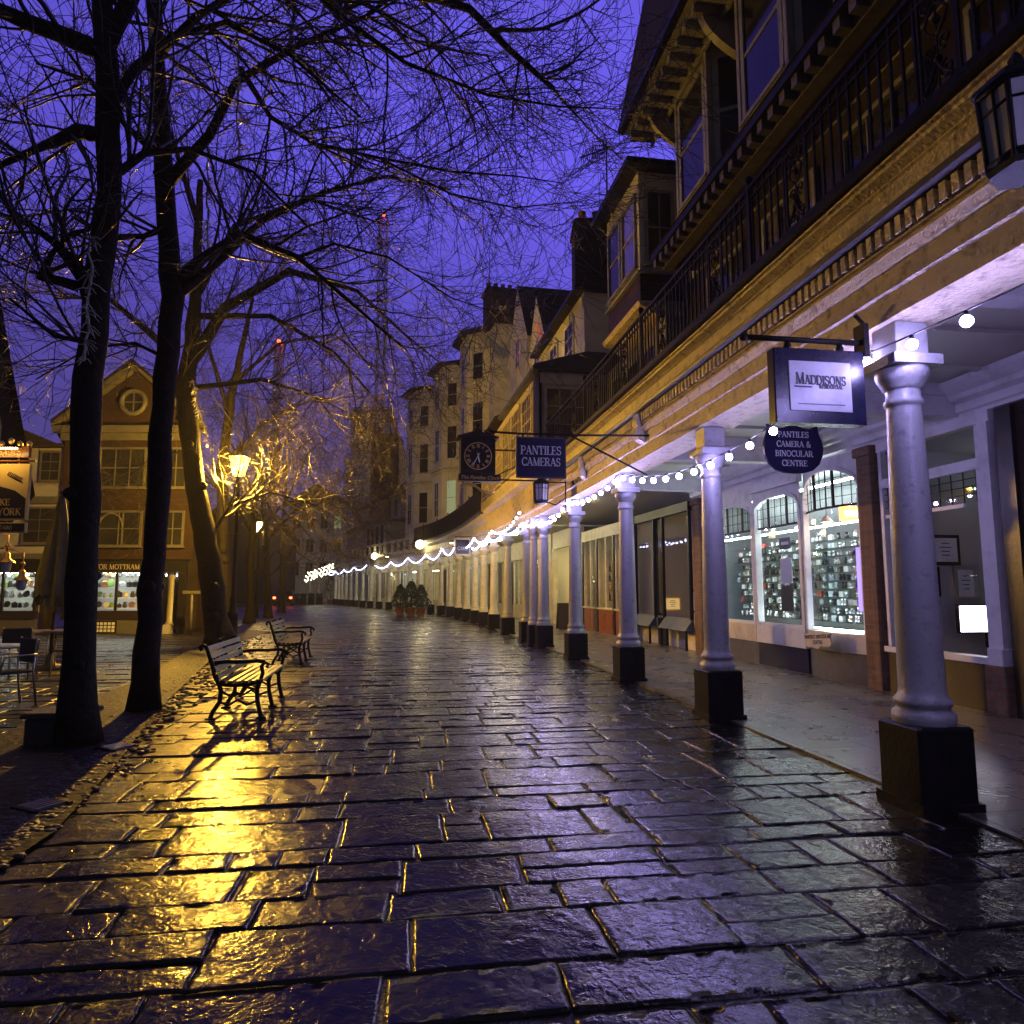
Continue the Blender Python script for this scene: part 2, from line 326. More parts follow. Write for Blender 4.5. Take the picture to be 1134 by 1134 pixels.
# letter: (advance, [(points, weight, serif at start, serif at end)])
def _L():
    S = lambda *p: list(p)
    return {
     'A': (.82, [(S((.08, 0), (.39, 1)), TN, 1, 0), (S((.38, 1), (.72, 0)), TK, 0, 1), (S((.2, .33), (.6, .33)), TN, 0, 0)]),
     'B': (.72, [(S((.15, 0), (.15, 1)), TK, 1, 1), (S((.15, .965)) + arc(.34, .74, .22, .225, 90, -90) + S((.15, .515)), TN * 1.35, 0, 0), (S((.15, .515)) + arc(.37, .275, .26, .24, 90, -90) + S((.15, .035)), TN * 1.5, 0, 0)]),
     'C': (.78, [(arc(.45, .5, .35, .48, 42, 318, 22), TK * .85, 0, 0), (S((.73, .98), (.73, .68)), TN, 0, 0), (S((.72, .12), (.72, .3)), TN, 0, 0)]),
     'D': (.84, [(S((.15, 0), (.15, 1)), TK, 1, 1), (S((.15, .965)) + arc(.36, .5, .38, .465, 90, -90, 18) + S((.15, .035)), TK * .75, 0, 0)]),
     'E': (.68, [(S((.15, 0), (.15, 1)), TK, 1, 1), (S((.15, .965), (.6, .965), (.6, .78)), TN, 0, 0), (S((.15, .52), (.46, .52)), TN, 0, 0), (S((.46, .62), (.46, .42)), TN, 0, 0), (S((.15, .035), (.62, .035), (.64, .24)), TN, 0, 0)]),
     'F': (.64, [(S((.15, 0), (.15, 1)), TK, 1, 1), (S((.15, .965), (.58, .965), (.58, .76)), TN, 0, 0), (S((.15, .5), (.46, .5)), TN, 0, 0)]),
     'G': (.84, [(arc(.45, .5, .35, .48, 42, 325, 22), TK * .85, 0, 0), (S((.73, .98), (.73, .68)), TN, 0, 0), (S((.72, .05), (.72, .42)), TK * .8, 0, 1)]),
     'H': (.9, [(S((.17, 0), (.17, 1)), TK, 1, 1), (S((.73, 0), (.73, 1)), TK, 1, 1), (S((.17, .51), (.73, .51)), TN, 0, 0)]),
     'I': (.38, [(S((.19, 0), (.19, 1)), TK, 1, 1)]),
     'K': (.82, [(S((.16, 0), (.16, 1)), TK, 1, 1), (S((.16, .38), (.64, 1)), TN, 0, 1), (S((.34, .58), (.7, 0)), TK, 0, 1)]),
     'L': (.66, [(S((.15, 0), (.15, 1)), TK, 1, 1), (S((.15, .035), (.6, .035), (.63, .28)), TN, 0, 0)]),
     'M': (1.02, [(S((.14, 0), (.17, 1)), TN, 1, 0), (S((.15, 1), (.5, .02)), TK, 0, 0), (S((.5, .02), (.84, 1)), TN, 0, 0), (S((.85, 0), (.83, 1)), TK, 1, 0)]),
     'N': (.88, [(S((.15, 0), (.15, 1)), TN, 1, 1), (S((.15, 1), (.72, 0)), TK, 0, 0), (S((.72, 0), (.72, 1)), TN, 0, 1)]),
     'O': (.88, [(arc(.44, .5, .35, .48, 0, 360, 28), TK * .8, 0, 0)]),
     'P': (.7, [(S((.15, 0), (.15, 1)), TK, 1, 1), (S((.15, .965)) + arc(.36, .71, .25, .255, 90, -90) + S((.15, .455)), TN * 1.5, 0, 0)]),
     'R': (.8, [(S((.15, 0), (.15, 1)), TK, 1, 1), (S((.15, .965)) + arc(.36, .735, .24, .23, 90, -90) + S((.15, .505)), TN * 1.5, 0, 0), (S((.38, .5), (.7, 0)), TK, 0, 1)]),
     'S': (.64, [(arc(.32, .74, .215, .235, 20, 250, 12) + arc(.32, .265, .235, .24, 90, -160, 14), TK * .72, 0, 0), (S((.54, .97), (.54, .72)), TN, 0, 0), (S((.08, .04), (.08, .3)), TN, 0, 0)]),
     'T': (.76, [(S((.38, 0), (.38, .97)), TK, 1, 0), (S((.06, .72), (.07, .965), (.69, .965), (.7, .72)), TN, 0, 0)]),
     'U': (.86, [(S((.16, 1), (.16, .3)) + arc(.44, .3, .28, .28, 180, 360, 12)[1:] + S((.72, 1)), TK * .75, 1, 1)]),
     'V': (.82, [(S((.1, 1), (.42, 0)), TK, 1, 0), (S((.42, 0), (.72, 1)), TN, 0, 1)]),
     'X': (.82, [(S((.12, 1), (.7, 0)), TK, 1, 1), (S((.1, 0), (.68, 1)), TN, 1, 1)]),
     'Y': (.82, [(S((.09, 1), (.41, .48), (.41, 0)), TK * .9, 1, 1), (S((.41, .48), (.72, 1)), TN, 0, 1)]),
     '&': (.9, [(S((.8, .5), (.72, .45)) + arc(.4, .25, .3, .23, 10, -180, 12) + S((.13, .4), (.5, .72)) + arc(.36, .8, .15, .17, -20, 190, 10) + S((.25, .6), (.78, 0)), TN * 1.7, 0, 0)]),
     ' ': (.4, []),
    }
LET = _L()
def text_w(t, sc=1.0): return sum(LET[c][0] for c in t) * sc
def letters(mb, t, h, x0, z0, y=0.0, dep=.004, w=1.0, align='c', small=None):
    """lay the string t on the local xz plane facing +y=-... (x right, z up); caps height h"""
    hs = [h if (small is None or i == 0 or t[i - 1] == ' ') else h * small for i in range(len(t))]
    tot = sum(LET[c][0] * q for c, q in zip(t, hs)) * w
    x = x0 - (tot / 2 if align == 'c' else 0)
    for c, q in zip(t, hs):
        adv, st = LET[c]
        def P(p): return (x + p[0] * q * w, z0 + p[1] * q)
        for pts, wt, a, b in st:
            k = wt * h * .5 * (.5 + .5 * q / h)
            pp = [Vector(P(p)) for p in pts]
            n = len(pp); L_, R_ = [], []
            for i in range(n):
                d = (pp[min(i + 1, n - 1)] - pp[max(i - 1, 0)]).normalized(); nr = Vector((-d.y, d.x))
                if 0 < i < n - 1:
                    d1 = (pp[i] - pp[i - 1]).normalized(); cs = max(.45, abs(nr.dot(Vector((-d1.y, d1.x))))); 
                else: cs = 1
                L_.append(pp[i] + nr * k / cs); R_.append(pp[i] - nr * k / cs)
            vs = []; fs = []
            for i in range(n):
                vs += [(L_[i].x, y, L_[i].y), (R_[i].x, y, R_[i].y), (L_[i].x, y + dep, L_[i].y), (R_[i].x, y + dep, R_[i].y)]
            for i in range(n - 1):
                a0, b0 = i * 4, i * 4 + 4
                fs += [(a0, a0 + 1, b0 + 1, b0), (a0 + 2, b0 + 2, b0 + 3, a0 + 3), (a0, b0, b0 + 2, a0 + 2), (a0 + 1, a0 + 3, b0 + 3, b0 + 1)]
            mb.add(vs, fs)
            e = TN * h * .42
            for flag, p in ((a, pp[0]), (b, pp[-1])):
                if flag:
                    lo = p.y < z0 + q * .5; zc = z0 + e if lo else z0 + q - e
                    ww = k + h * .095
                    mb.box(p.x - ww, p.x + ww, min(y, y + dep), max(y, y + dep), zc - e, zc + e)
        x += adv * q * w
    return tot
def fonttext(mb, t, size, Mx, shear=0.0, extrude=.002, align='CENTER', off=0.0):
    cu = bpy.data.curves.new('lettering', 'FONT'); cu.body = t; cu.size = size; cu.shear = shear; cu.extrude = extrude; cu.align_x = align; cu.offset = off
    ob = bpy.data.objects.new('lettering_tmp', cu); COL.objects.link(ob)
    me = bpy.data.meshes.new_from_object(ob.evaluated_get(bpy.context.evaluated_depsgraph_get()))
    vs = [Mx @ v.co for v in me.vertices]; fs = [tuple(p.vertices) for p in me.polygons]
    bpy.data.objects.remove(ob); bpy.data.curves.remove(cu); bpy.data.meshes.remove(me)
    mb.add(vs, fs)

# ------------------------------------------------------------------ shared builders
def window(parent, mp, x0, x1, z0, z1, cols=2, rows=2, fm=None, pm=None, y=0.0, fw=.07, bw=.022, dep=.05, sill=True, name='window', arch=False):
    """frame + bars standing proud of plane y (outward +y), its pane a sub-part"""
    fm = fm or M['white2']; pm = pm or M['darkpane']
    mb = MB(mp)
    mb.box(x0, x1, y + .005, y + dep, z1 - fw, z1); mb.box(x0, x1, y + .005, y + dep, z0, z0 + fw * .8)
    mb.box(x0, x0 + fw, y + .007, y + dep - .003, z0 + fw * .8, z1 - fw); mb.box(x1 - fw, x1, y + .007, y + dep - .003, z0 + fw * .8, z1 - fw)
    xi0, xi1, zi0, zi1 = x0 + fw, x1 - fw, z0 + fw * .8, z1 - fw
    for i in range(1, cols): xx = xi0 + (xi1 - xi0) * i / cols; mb.box(xx - bw / 2, xx + bw / 2, y + .012, y + dep - .015, zi0, zi1)
    for j in range(1, rows):
        zz = zi0 + (zi1 - zi0) * j / rows; k = bw * (1.6 if rows == 2 or j * 2 == rows else 1) / 2
        for i in range(cols):
            xa = xi0 + (xi1 - xi0) * i / cols + (bw / 2 if i else 0); xb = xi0 + (xi1 - xi0) * (i + 1) / cols - (bw / 2 if i < cols - 1 else 0)
            mb.box(xa, xb, y + .012, y + dep - .015, zz - k, zz + k)
    if sill: mb.box(x0 - .04, x1 + .04, y + .004, y + dep + .05, z0 - .05, z0 - .002)
    f = mb.build(name, fm, parent)
    pb = MB(mp); pb.box(xi0 - .005, xi1 + .005, y + .009, y + .02, zi0 - .005, zi1 + .005)
    pb.build('pane', pm, f)
    return f

# ------------------------------------------------------------------ world
w = bpy.data.worlds.new('World'); scene.world = w; w.use_nodes = True
nt = w.node_tree; nt.nodes.clear(); N = NT(nt)
wo = N.n('OutputWorld'); bg = N.n('Background'); N.l(bg.outputs[0], wo.inputs[0])
tc = N.n('TexCoord'); sp = N.n('SeparateXYZ'); N.l(tc.outputs['Generated'], sp.inputs[0])
cr = N.n('ValToRGB'); el = cr.color_ramp.elements
el[0].position = 0.0; el[0].color = (.05, .035, .09, 1); el[1].position = 1; el[1].color = (.03, .025, .17, 1)
for ps, c in ((.10, (.052, .038, .14)), (.2, (.05, .036, .21)), (.36, (.066, .048, .36)), (.55, (.088, .066, .52)), (.72, (.075, .057, .42))):
    e = el.new(ps); e.color = c + (1,)
N.l(sp.outputs[2], cr.inputs[0])
# the afterglow lies ahead; the sky behind the street is dimmer and greyer
mr = N.n('MapRange'); mr.interpolation_type = 'SMOOTHSTEP'; mr.inputs[1].default_value = .22; mr.inputs[2].default_value = .62; N.l(sp.outputs[1], mr.inputs[0])
mx = N.n('Mix', data_type='RGBA'); mx.inputs[6].default_value = (.027, .027, .044, 1); N.l(mr.outputs[0], mx.inputs[0]); N.l(cr.outputs[0], mx.inputs[7])
# cloud mottling
ns = N.n('TexNoise', Scale=2.2, Detail=5.0, Roughness=.6); N.l(tc.outputs['Generated'], ns.inputs['Vector'])
m2 = N.n('MapRange'); m2.inputs[1].default_value = .3; m2.inputs[2].default_value = .7; m2.inputs[3].default_value = .86; m2.inputs[4].default_value = 1.12; N.l(ns.outputs['Fac'], m2.inputs[0])
mm = N.n('Mix', data_type='RGBA', blend_type='MULTIPLY'); mm.inputs[0].default_value = 1; N.l(mx.outputs[2], mm.inputs[6]); N.l(m2.outputs[0], mm.inputs[7])
sk = N.n('TexSky', sky_type='NISHITA', sun_disc=False, sun_elevation=R(-4), sun_rotation=R(-20))
ad = N.n('Mix', data_type='RGBA', blend_type='ADD'); ad.inputs[0].default_value = .08; N.l(mm.outputs[2], ad.inputs[6]); N.l(sk.outputs[0], ad.inputs[7])
N.l(ad.outputs[2], bg.inputs[0]); bg.inputs[1].default_value = SKY
gx = N.n('MapRange'); gx.inputs[1].default_value = -.55; gx.inputs[2].default_value = .1; gx.inputs[3].default_value = .66; gx.inputs[4].default_value = 1.0; N.l(sp.outputs[0], gx.inputs[0])
gm = N.n('Mix', data_type='RGBA', blend_type='MULTIPLY'); gm.inputs[0].default_value = 1; N.l(ad.outputs[2], gm.inputs[6]); N.l(gx.outputs[0], gm.inputs[7]); N.l(gm.outputs[2], bg.inputs[0])

def point(name, loc, power, col, r=.08):
    d = bpy.data.lights.new(name, 'POINT'); d.energy = power; d.color = col; d.shadow_soft_size = r
    o = bpy.data.objects.new(name, d); COL.objects.link(o); o.location = loc; return o

# ------------------------------------------------------------------ ground
def slabmat():
    m, nt, out = mat_new('wet_york_stone'); N = NT(nt)
    geo = N.n('NewGeometry'); at_ = N.n('Attribute'); at_.attribute_name = 'slab'
    sep = N.n('SeparateColor'); N.l(at_.outputs['Color'], sep.inputs[0])
    # per-slab offset so the grain never runs over a joint
    cb = N.n('VectorMath', operation='SCALE'); N.l(at_.outputs['Color'], cb.inputs[0]); cb.inputs[3].default_value = 37.0
    va = N.n('VectorMath', operation='ADD'); N.l(geo.outputs['Position'], va.inputs[0]); N.l(cb.outputs[0], va.inputs[1])
    n1 = N.n('TexNoise', Scale=3.0, Detail=8.0, Roughness=.65); N.l(va.outputs[0], n1.inputs['Vector'])
    n2 = N.n('TexNoise', Scale=22.0, Detail=8.0, Roughness=.75); N.l(va.outputs[0], n2.inputs['Vector'])
    n3 = N.n('TexNoise', Scale=7.0, Detail=5.0, Roughness=.6, Distortion=1.2); N.l(va.outputs[0], n3.inputs['Vector'])
    n4 = N.n('TexVoronoi', Scale=80.0); N.l(va.outputs[0], n4.inputs['Vector'])
    cr = N.n('ValToRGB'); cr.color_ramp.elements[0].color = (.0025, .0024, .0023, 1); cr.color_ramp.elements[0].position = .3
    cr.color_ramp.elements[1].color = (.020, .017, .014, 1); cr.color_ramp.elements[1].position = .75
    N.l(n1.outputs['Fac'], cr.inputs[0])
    tm = N.n('MapRange'); tm.inputs[3].default_value = .5; tm.inputs[4].default_value = 1.35; N.l(sep.outputs[0], tm.inputs[0])
    mc = N.n('Mix', data_type='RGBA', blend_type='MULTIPLY'); mc.inputs[0].default_value = 1; N.l(cr.outputs[0], mc.inputs[6]); N.l(tm.outputs[0], mc.inputs[7])
    p = N.n('BsdfPrincipled'); p.inputs['Specular IOR Level'].default_value = .30; N.l(mc.outputs[2], p.inputs['Base Color'])
    # wet film in the hollows, drier on the rough crowns; each slab a little different
    r1 = N.n('MapRange'); r1.inputs[1].default_value = .32; r1.inputs[2].default_value = .68; r1.inputs[3].default_value = .07; r1.inputs[4].default_value = .28; N.l(n3.outputs['Fac'], r1.inputs[0])
    r2 = N.n('Math', operation='MULTIPLY_ADD'); r2.inputs[1].default_value = .10; N.l(sep.outputs[1], r2.inputs[0]); N.l(r1.outputs[0], r2.inputs[2])
    N.l(r2.outputs[0], p.inputs['Roughness'])
    # riven stone: thin cleaved terraces with sharp lips, ripples and grit
    nt_ = N.n('TexNoise', Scale=4.2, Detail=4.0, Roughness=.6, Distortion=.8); N.l(va.outputs[0], nt_.inputs['Vector'])
    t1 = N.n('Math', operation='MULTIPLY'); t1.inputs[1].default_value = 8.0; N.l(nt_.outputs['Fac'], t1.inputs[0])
    fl_ = N.n('Math', operation='FLOOR'); N.l(t1.outputs[0], fl_.inputs[0]); fc = N.n('Math', operation='FRACT'); N.l(t1.outputs[0], fc.inputs[0])
    ss = N.n('MapRange'); ss.interpolation_type = 'SMOOTHSTEP'; ss.inputs[1].default_value = .72; ss.inputs[2].default_value = 1.0; N.l(fc.outputs[0], ss.inputs[0])
    te = N.n('Math', operation='ADD'); N.l(fl_.outputs[0], te.inputs[0]); N.l(ss.outputs[0], te.inputs[1])
    nr = N.n('TexNoise', Scale=15.0, Detail=2.5, Roughness=.55, Distortion=.6); N.l(va.outputs[0], nr.inputs['Vector'])
    ng = N.n('TexNoise', Scale=48.0, Detail=2.0, Roughness=.5); N.l(va.outputs[0], ng.inputs['Vector'])
    h0 = N.n('Math', operation='MULTIPLY'); h0.inputs[1].default_value = .10; N.l(te.outputs[0], h0.inputs[0])
    h1 = N.n('Math', operation='MULTIPLY_ADD'); h1.inputs[1].default_value = .55; N.l(nr.outputs['Fac'], h1.inputs[0]); N.l(h0.outputs[0], h1.inputs[2])
    h2 = N.n('Math', operation='MULTIPLY_ADD'); h2.inputs[1].default_value = .16; N.l(ng.outputs['Fac'], h2.inputs[0]); N.l(h1.outputs[0], h2.inputs[2])
    bp = N.n('Bump', Strength=.75, Distance=.013); N.l(h2.outputs[0], bp.inputs['Height']); N.l(bp.outputs[0], p.inputs['Normal'])
    N.l(p.outputs[0], out.inputs[0]); return m
M['slab'] = slabmat()
M['joint'] = pmat('wet_joint_grit', (.012, .011, .009), .35, (.03, .026, .018), 30, .8, .5, 60)
M['walk'] = pmat('arcade_floor_stone', (.12, .1, .075), .2, (.05, .042, .033), 2.2, .9, .12, 9, rvar=.2, ramp=(.35, .7))
M['asphalt'] = pmat('wet_asphalt', (.03, .03, .03), .35, (.02, .02, .02), 2, .8, .3, 50)

g = MB(); g.quad((-125, -70, -.045), (125, -70, -.045), (125, 315, -.045), (-125, 315, -.045)); g.build('ground', M['asphalt'], kind='structure')

AX = Vector((-.152, 1)).normalized(); OUT = Vector((-AX.y, AX.x)); O0 = Vector((2.91, 5.0))
def street(a, b, z): return Vector((O0.x + AX.x * a + OUT.x * b, O0.y + AX.y * a + OUT.y * b, z))
def curve_b(a, b):
    q = street(a, b, 0); s = min(max(sY(min(max(q.y, -7.9), 79)), DS[0]), DS[-1]); p, t = C(s)
    d = Vector((q.x, q.y)) - p; return d.x * -t.y + d.y * t.x
def paving():
    r = random.Random(11); V = []; Fc = []; cols = []
    a = -6.6
    while a < 78:
        dep = r.choice((.24, .3, .34, .4, .46, .54)) * (1 if a < 30 else 1.25)
        b = -1.7 + r.uniform(0, .5) if a < 8 else -1.2 + r.uniform(0, .5)
        wob = r.uniform(-.03, .03)
        bmax = 17 if a < 40 else 24
        while b < bmax:
            wd = min(max(r.gauss(.6, .24), .26), 1.25)
            if a > 30: wd *= 1.4
            a0, a1, b0, b1 = a, a + dep, b, b + wd
            am, bm = (a0 + a1) / 2, (b0 + b1) / 2
            b += wd
            q = street(am, bm, 0)
            if q.y < -1.2 or abs(q.x) > max(1.0, q.y) * .95 + 2.0: continue
            if curve_b(am, bm) < (-.15 if q.y > 6.5 else -2.4): continue
            near = q.y < 8; mid = q.y < 18
            splits = [(a0, a1)]
            if r.random() < .28 and dep > .39: m_ = a0 + dep * r.uniform(.4, .6); splits = [(a0, m_), (m_, a1)]
            for (c0, c1) in splits:
                n1 = 9 if near else (4 if mid else 1); n2 = max(2, int(n1 * wd / dep)) if n1 > 1 else 1
                gap = r.uniform(.003, .009)
                ta = r.gauss(0, .008); tb = r.gauss(0, .006); zb = r.gauss(0, .003)
                col = (r.random(), r.random() + (1.3 if bm > 5.2 else 0), r.random(), 1)
                # outline wobble of each corner
                cw = [(r.uniform(-.012, .012), r.uniform(-.016, .016)) for _ in range(4)]
                us = [0, .002 / (c1 - c0), .02 / (c1 - c0), *[.06 + .88 * i / max(1, n1 - 1) for i in range(n1)], 1 - .02 / (c1 - c0), 1 - .002 / (c1 - c0), 1]
                vs_ = [0, .002 / wd, .02 / wd, *[.06 + .88 * i / max(1, n2 - 1) for i in range(n2)], 1 - .02 / wd, 1 - .002 / wd, 1]
                us = sorted(us); vs_ = sorted(vs_)
                base = len(V); nu, nv = len(us), len(vs_)
                for iu, u in enumerate(us):
                    for iv, v in enumerate(vs_):
                        ea = c0 + gap + (c1 - c0 - 2 * gap) * u; eb = b0 + gap + (wd - 2 * gap) * v
                        ea += wob * (bm) * .25
                        k = [(1 - u) * (1 - v), u * (1 - v), u * v, (1 - u) * v]
                        ea += sum(k[i] * cw[i][0] for i in range(4)) * .7; eb += sum(k[i] * cw[i][1] for i in range(4)) * .7
                        edge = min(iu, nu - 1 - iu, iv, nv - 1 - iv)
                        z = zb + ta * (ea - am) + tb * (eb - bm)
                        if edge == 0: z -= .014
                        elif mid:
                            if edge == 1: z -= .001
                            z += (noise.noise(Vector((ea * 2.6, eb * 2.6, col[2] * 90))) * .005 + noise.noise(Vector((ea * 7, eb * 7, col[1] * 90))) * .0028) if near else noise.noise(Vector((ea * 2.6, eb * 2.6, col[2] * 90))) * .006
                            wq = noise.noise(Vector((ea * 11, eb * 11, 4))) * .012 + noise.noise(Vector((ea * 31, eb * 31, 9))) * .005
                            if edge <= 2: ea += wq * (c1 > c0); eb += noise.noise(Vector((ea * 11, eb * 11, 14))) * .012
                            if edge == 1: z -= .0035 * max(0, noise.noise(Vector((ea * 14, eb * 14, 7))) + .35) * 1.6
                        V.append(street(ea, eb, min(z, .012))); cols.append(col)
                for iu in range(nu - 1):
                    for iv in range(nv - 1):
                        i0 = base + iu * nv + iv; Fc.append((i0, i0 + nv, i0 + nv + 1, i0 + 1)[::-1])
        a += dep
    me = bpy.data.meshes.new('paving'); me.from_pydata(V, [], Fc); me.polygons.foreach_set('use_smooth', [True] * len(Fc))
    ca = me.color_attributes.new('slab', 'FLOAT_COLOR', 'POINT'); ca.data.foreach_set('color', [x for c in cols for x in c])
    me.materials.append(M['slab']); me.update()
    # faces up
    if me.polygons[0].normal.z < 0: me.flip_normals()
    o = bpy.data.objects.new('paving', me); COL.objects.link(o); o['kind'] = 'structure'
paving()
jb = MB(); jb.quad(street(-8, -3, -.013), street(95, -3, -.013), street(95, 40, -.013), street(-8, 40, -.013)); jb.build('paving_bed', M['joint'], kind='structure')
# smooth stone floor under the arcade, with its dark kerb edge
fl = MB(); SS = frange(-10, sY(78), 1.0)
ss1 = [s for s in SS if s >= 1.6]
for i, s in enumerate(SS[:-1]):
    o_ = -.02 if s >= -.4 else -.02
    fl.add([W(s, o_, .022), W(SS[i + 1], o_, .022), W(SS[i + 1], -6.5, .022), W(s, -6.5, .022), W(s, o_, -.04), W(SS[i + 1], o_, -.04)], [(3, 2, 1, 0), (0, 1, 5, 4)])
def walkmat():
    m, nt, out = mat_new('arcade_paving'); N = NT(nt); geo = N.n('NewGeometry')
    mp = N.n('Mapping'); mp.inputs['Rotation'].default_value = (0, 0, R(-8.6 + 90)); N.l(geo.outputs['Position'], mp.inputs['Vector'])
    br = N.n('TexBrick'); br.inputs['Scale'].default_value = 1; br.inputs['Brick Width'].default_value = .95; br.inputs['Row Height'].default_value = .62; br.inputs['Mortar Size'].default_value = .011
    br.inputs['Color1'].default_value = (.17, .15, .12, 1); br.inputs['Color2'].default_value = (.12, .105, .09, 1); br.inputs['Mortar'].default_value = (.008, .007, .006, 1); N.l(mp.outputs[0], br.inputs['Vector'])
    ns = N.n('TexNoise', Scale=2.0, Detail=7.0, Roughness=.65); N.l(geo.outputs['Position'], ns.inputs['Vector'])
    mx = N.n('Mix', data_type='RGBA', blend_type='MULTIPLY'); mx.inputs[0].default_value = .8; N.l(br.outputs['Color'], mx.inputs[6])
    cr = N.n('ValToRGB'); cr.color_ramp.elements[0].position = .3; cr.color_ramp.elements[0].color = (.7, .68, .65, 1); cr.color_ramp.elements[1].position = .7; cr.color_ramp.elements[1].color = (1.12, 1.1, 1.05, 1)
    N.l(ns.outputs['Fac'], cr.inputs[0]); N.l(cr.outputs[0], mx.inputs[7])
    p = N.n('BsdfPrincipled'); p.inputs['Specular IOR Level'].default_value = .3; N.l(mx.outputs[2], p.inputs['Base Color'])
    mr = N.n('MapRange'); mr.inputs[1].default_value = .3; mr.inputs[2].default_value = .7; mr.inputs[3].default_value = .24; mr.inputs[4].default_value = .34; N.l(ns.outputs['Fac'], mr.inputs[0]); N.l(mr.outputs[0], p.inputs['Roughness'])
    n2 = N.n('TexNoise', Scale=18.0, Detail=4.0); N.l(geo.outputs['Position'], n2.inputs['Vector'])
    su = N.n('Math', operation='SUBTRACT'); N.l(n2.outputs['Fac'], su.inputs[0]); N.l(br.outputs['Fac'], su.inputs[1])
    bp = N.n('Bump', Strength=.5, Distance=.008); N.l(su.outputs[0], bp.inputs['Height']); N.l(bp.outputs[0], p.inputs['Normal'])
    N.l(p.outputs[0], out.inputs[0]); return m
fl.build('arcade_floor', walkmat(), kind='structure')
# ------------------------------------------------------------------ colonnades
def add_column(parent, s, b=0.0, k=.87, seg=28, wm='white'):
    Mx = fr(s, b); mp = mmap(Mx)
    r0, r1 = .172 * k, .135 * k
    mb = MB(mp)
    prof = [(r0 * 1.32, .57), (r0 * 1.36, .60), (r0 * 1.34, .645), (r0 * 1.14, .665), (r0 * 1.12, .685), (r0 * 1.24, .70), (r0 * 1.25, .73), (r0 * 1.08, .755), (r0, .80)]
    for i in range(1, 10): t = i / 9; prof.append((r0 + (r1 - r0) * t ** 1.5, .80 + 2.03 * t))
    prof += [(r1 * 1.0, 2.845), (r1 * 1.14, 2.855), (r1 * 1.14, 2.885), (r1 * 1.0, 2.90), (r1 * 1.0, 2.965)]
    mb.lathe(prof, n=seg)
    col = mb.build('column', M[wm], parent)
    cb = MB(mp); cb.lathe([(r1 * 1.02, 2.965), (r1 * 1.2, 2.985), (r1 * 1.22, 3.005), (r1 * 1.34, 3.02), (r1 * 1.5, 3.06), (r1 * 1.56, 3.105), (r1 * 1.5, 3.125)], n=seg)
    a = .225 * k; cb.bbox(-a, a, -a, a, 3.126, 3.205, .008); cb.bbox(-.15 * k, .15 * k, -.15 * k, .15 * k, 3.205, 3.458, .006)
    cb.build('capital', M[wm], col)
    pb = MB(mp); p = .245 * k; pb.bbox(-p, p, -p, p, .0, .572, .018); pb.box(-p - .02, p + .02, -p - .02, p + .02, -.02, .07)
    pb.build('pedestal', M['blackpaint'], col)
    return col
def colonnade(name, label, Ys, group=None):
    s = sY(Ys[0][0] if isinstance(Ys[0], tuple) else Ys[0]); e = empty(name, W(s, 0, 0), label, 'colonnade', group)
    for i, Y in enumerate(Ys):
        if isinstance(Y, tuple): add_column(e, sY(Y[0]), Y[1], Y[2])
        else: add_column(e, sY(Y), seg=28 if Y < 20 else 14, wm='white' if Y < 25 else 'white2')  # far columns take the paler white in place of stronger light on them
    return e
SA, SB, SC, SD = sY(16.9), sY(27.2), sY(46.2), sY(71)
cA = colonnade('colonnade', 'ornate cream entablature with iron balcony on thick white columns, hanging solicitor and camera signs', [1.6, 5.0, 8.3, 11.6, 15.1])
cB = colonnade('colonnade', 'gold lit arcade stretch with ribbed fascia and paired first columns beyond the iron balcony', [(18.35, -.02, .86), (18.75, .16, .7), 20.4, 23.5, 26.6])
cC = colonnade('colonnade', 'curving cream arcade row behind the small white framed cake sign', [29.2, 31.6, 34, 36.4, 38.8, 41.2, 43.6, 45.8])
cD = colonnade('colonnade', 'far pale arcade row with white panelled parapet and two warm globe lamps', [48.2, 50.4, 52.6, 54.8, 57, 59.2, 61.4, 63.4, 65.4, 67.2, 69, 70.6])
sA = frange(-9.5, SA, .6); sB = frange(SA + .01, SB, .6); sC = frange(SB + .01, SC, .8); sD = frange(SC + .01, SD, 1.0)
# near: the ornate entablature
mb = MB(); mb.sweep([(-.27, 3.46), (.19, 3.46), (.19, 3.64), (.215, 3.655), (.215, 3.80), (.235, 3.815), (.255, 3.86), (.27, 3.885), (.24, 3.895), (.24, 3.93), (.265, 3.94), (.265, 3.955), (.225, 3.96), (.225, 4.10), (-.27, 4.10)], sA); mb.build('entablature', M['cream'], cA)
mb = MB(); mb.sweep([(-.2, 4.103), (.30, 4.103), (.335, 4.125), (.34, 4.17), (.31, 4.2), (.25, 4.215), (-.2, 4.215)], sA); mb.build('lead_hood', M['lead'], cA)
mb = MB(); mb.sweep([(-.2, 4.218), (.225, 4.218), (.225, 4.40), (.245, 4.415), (.245, 4.425), (.275, 4.445), (.31, 4.465), (.315, 4.49), (.34, 4.5), (.345, 4.515), (-.2, 4.515)], sA); mb.build('cornice', M['cream'], cA)
mb = MB(Wm)
q = -8.5
while q < SA - .1:
    mb.box(q, q + .055, .227, .29, 3.967, 4.092); q += .102
mb.build('dentil_course', M['cream'], cA)
mb = MB(); mb.sweep([(-6.2, 4.52), (.38, 4.52), (.40, 4.54), (.40, 4.61), (.36, 4.63), (-6.2, 4.63)], sA); mb.build('balcony_floor', M['blackpaint'], cA)
mb = MB(); mb.sweep([(-6.2, 4.14), (-.275, 4.14), (-.275, 4.2), (-6.2, 4.2)], sA); mb.build('ceiling', M['ceil'], cA)
for Y in (1.6, 5.0, 8.3, 11.6, 15.1):
    mb = MB(Wm); s = sY(Y); mb.box(s - .11, s + .11, -3.35, -.285, 3.72, 4.138); mb.box(s - .15, s + .15, -3.35, -.287, 3.98, 4.136); mb.build('ceiling_beam', M['white2'], cA)
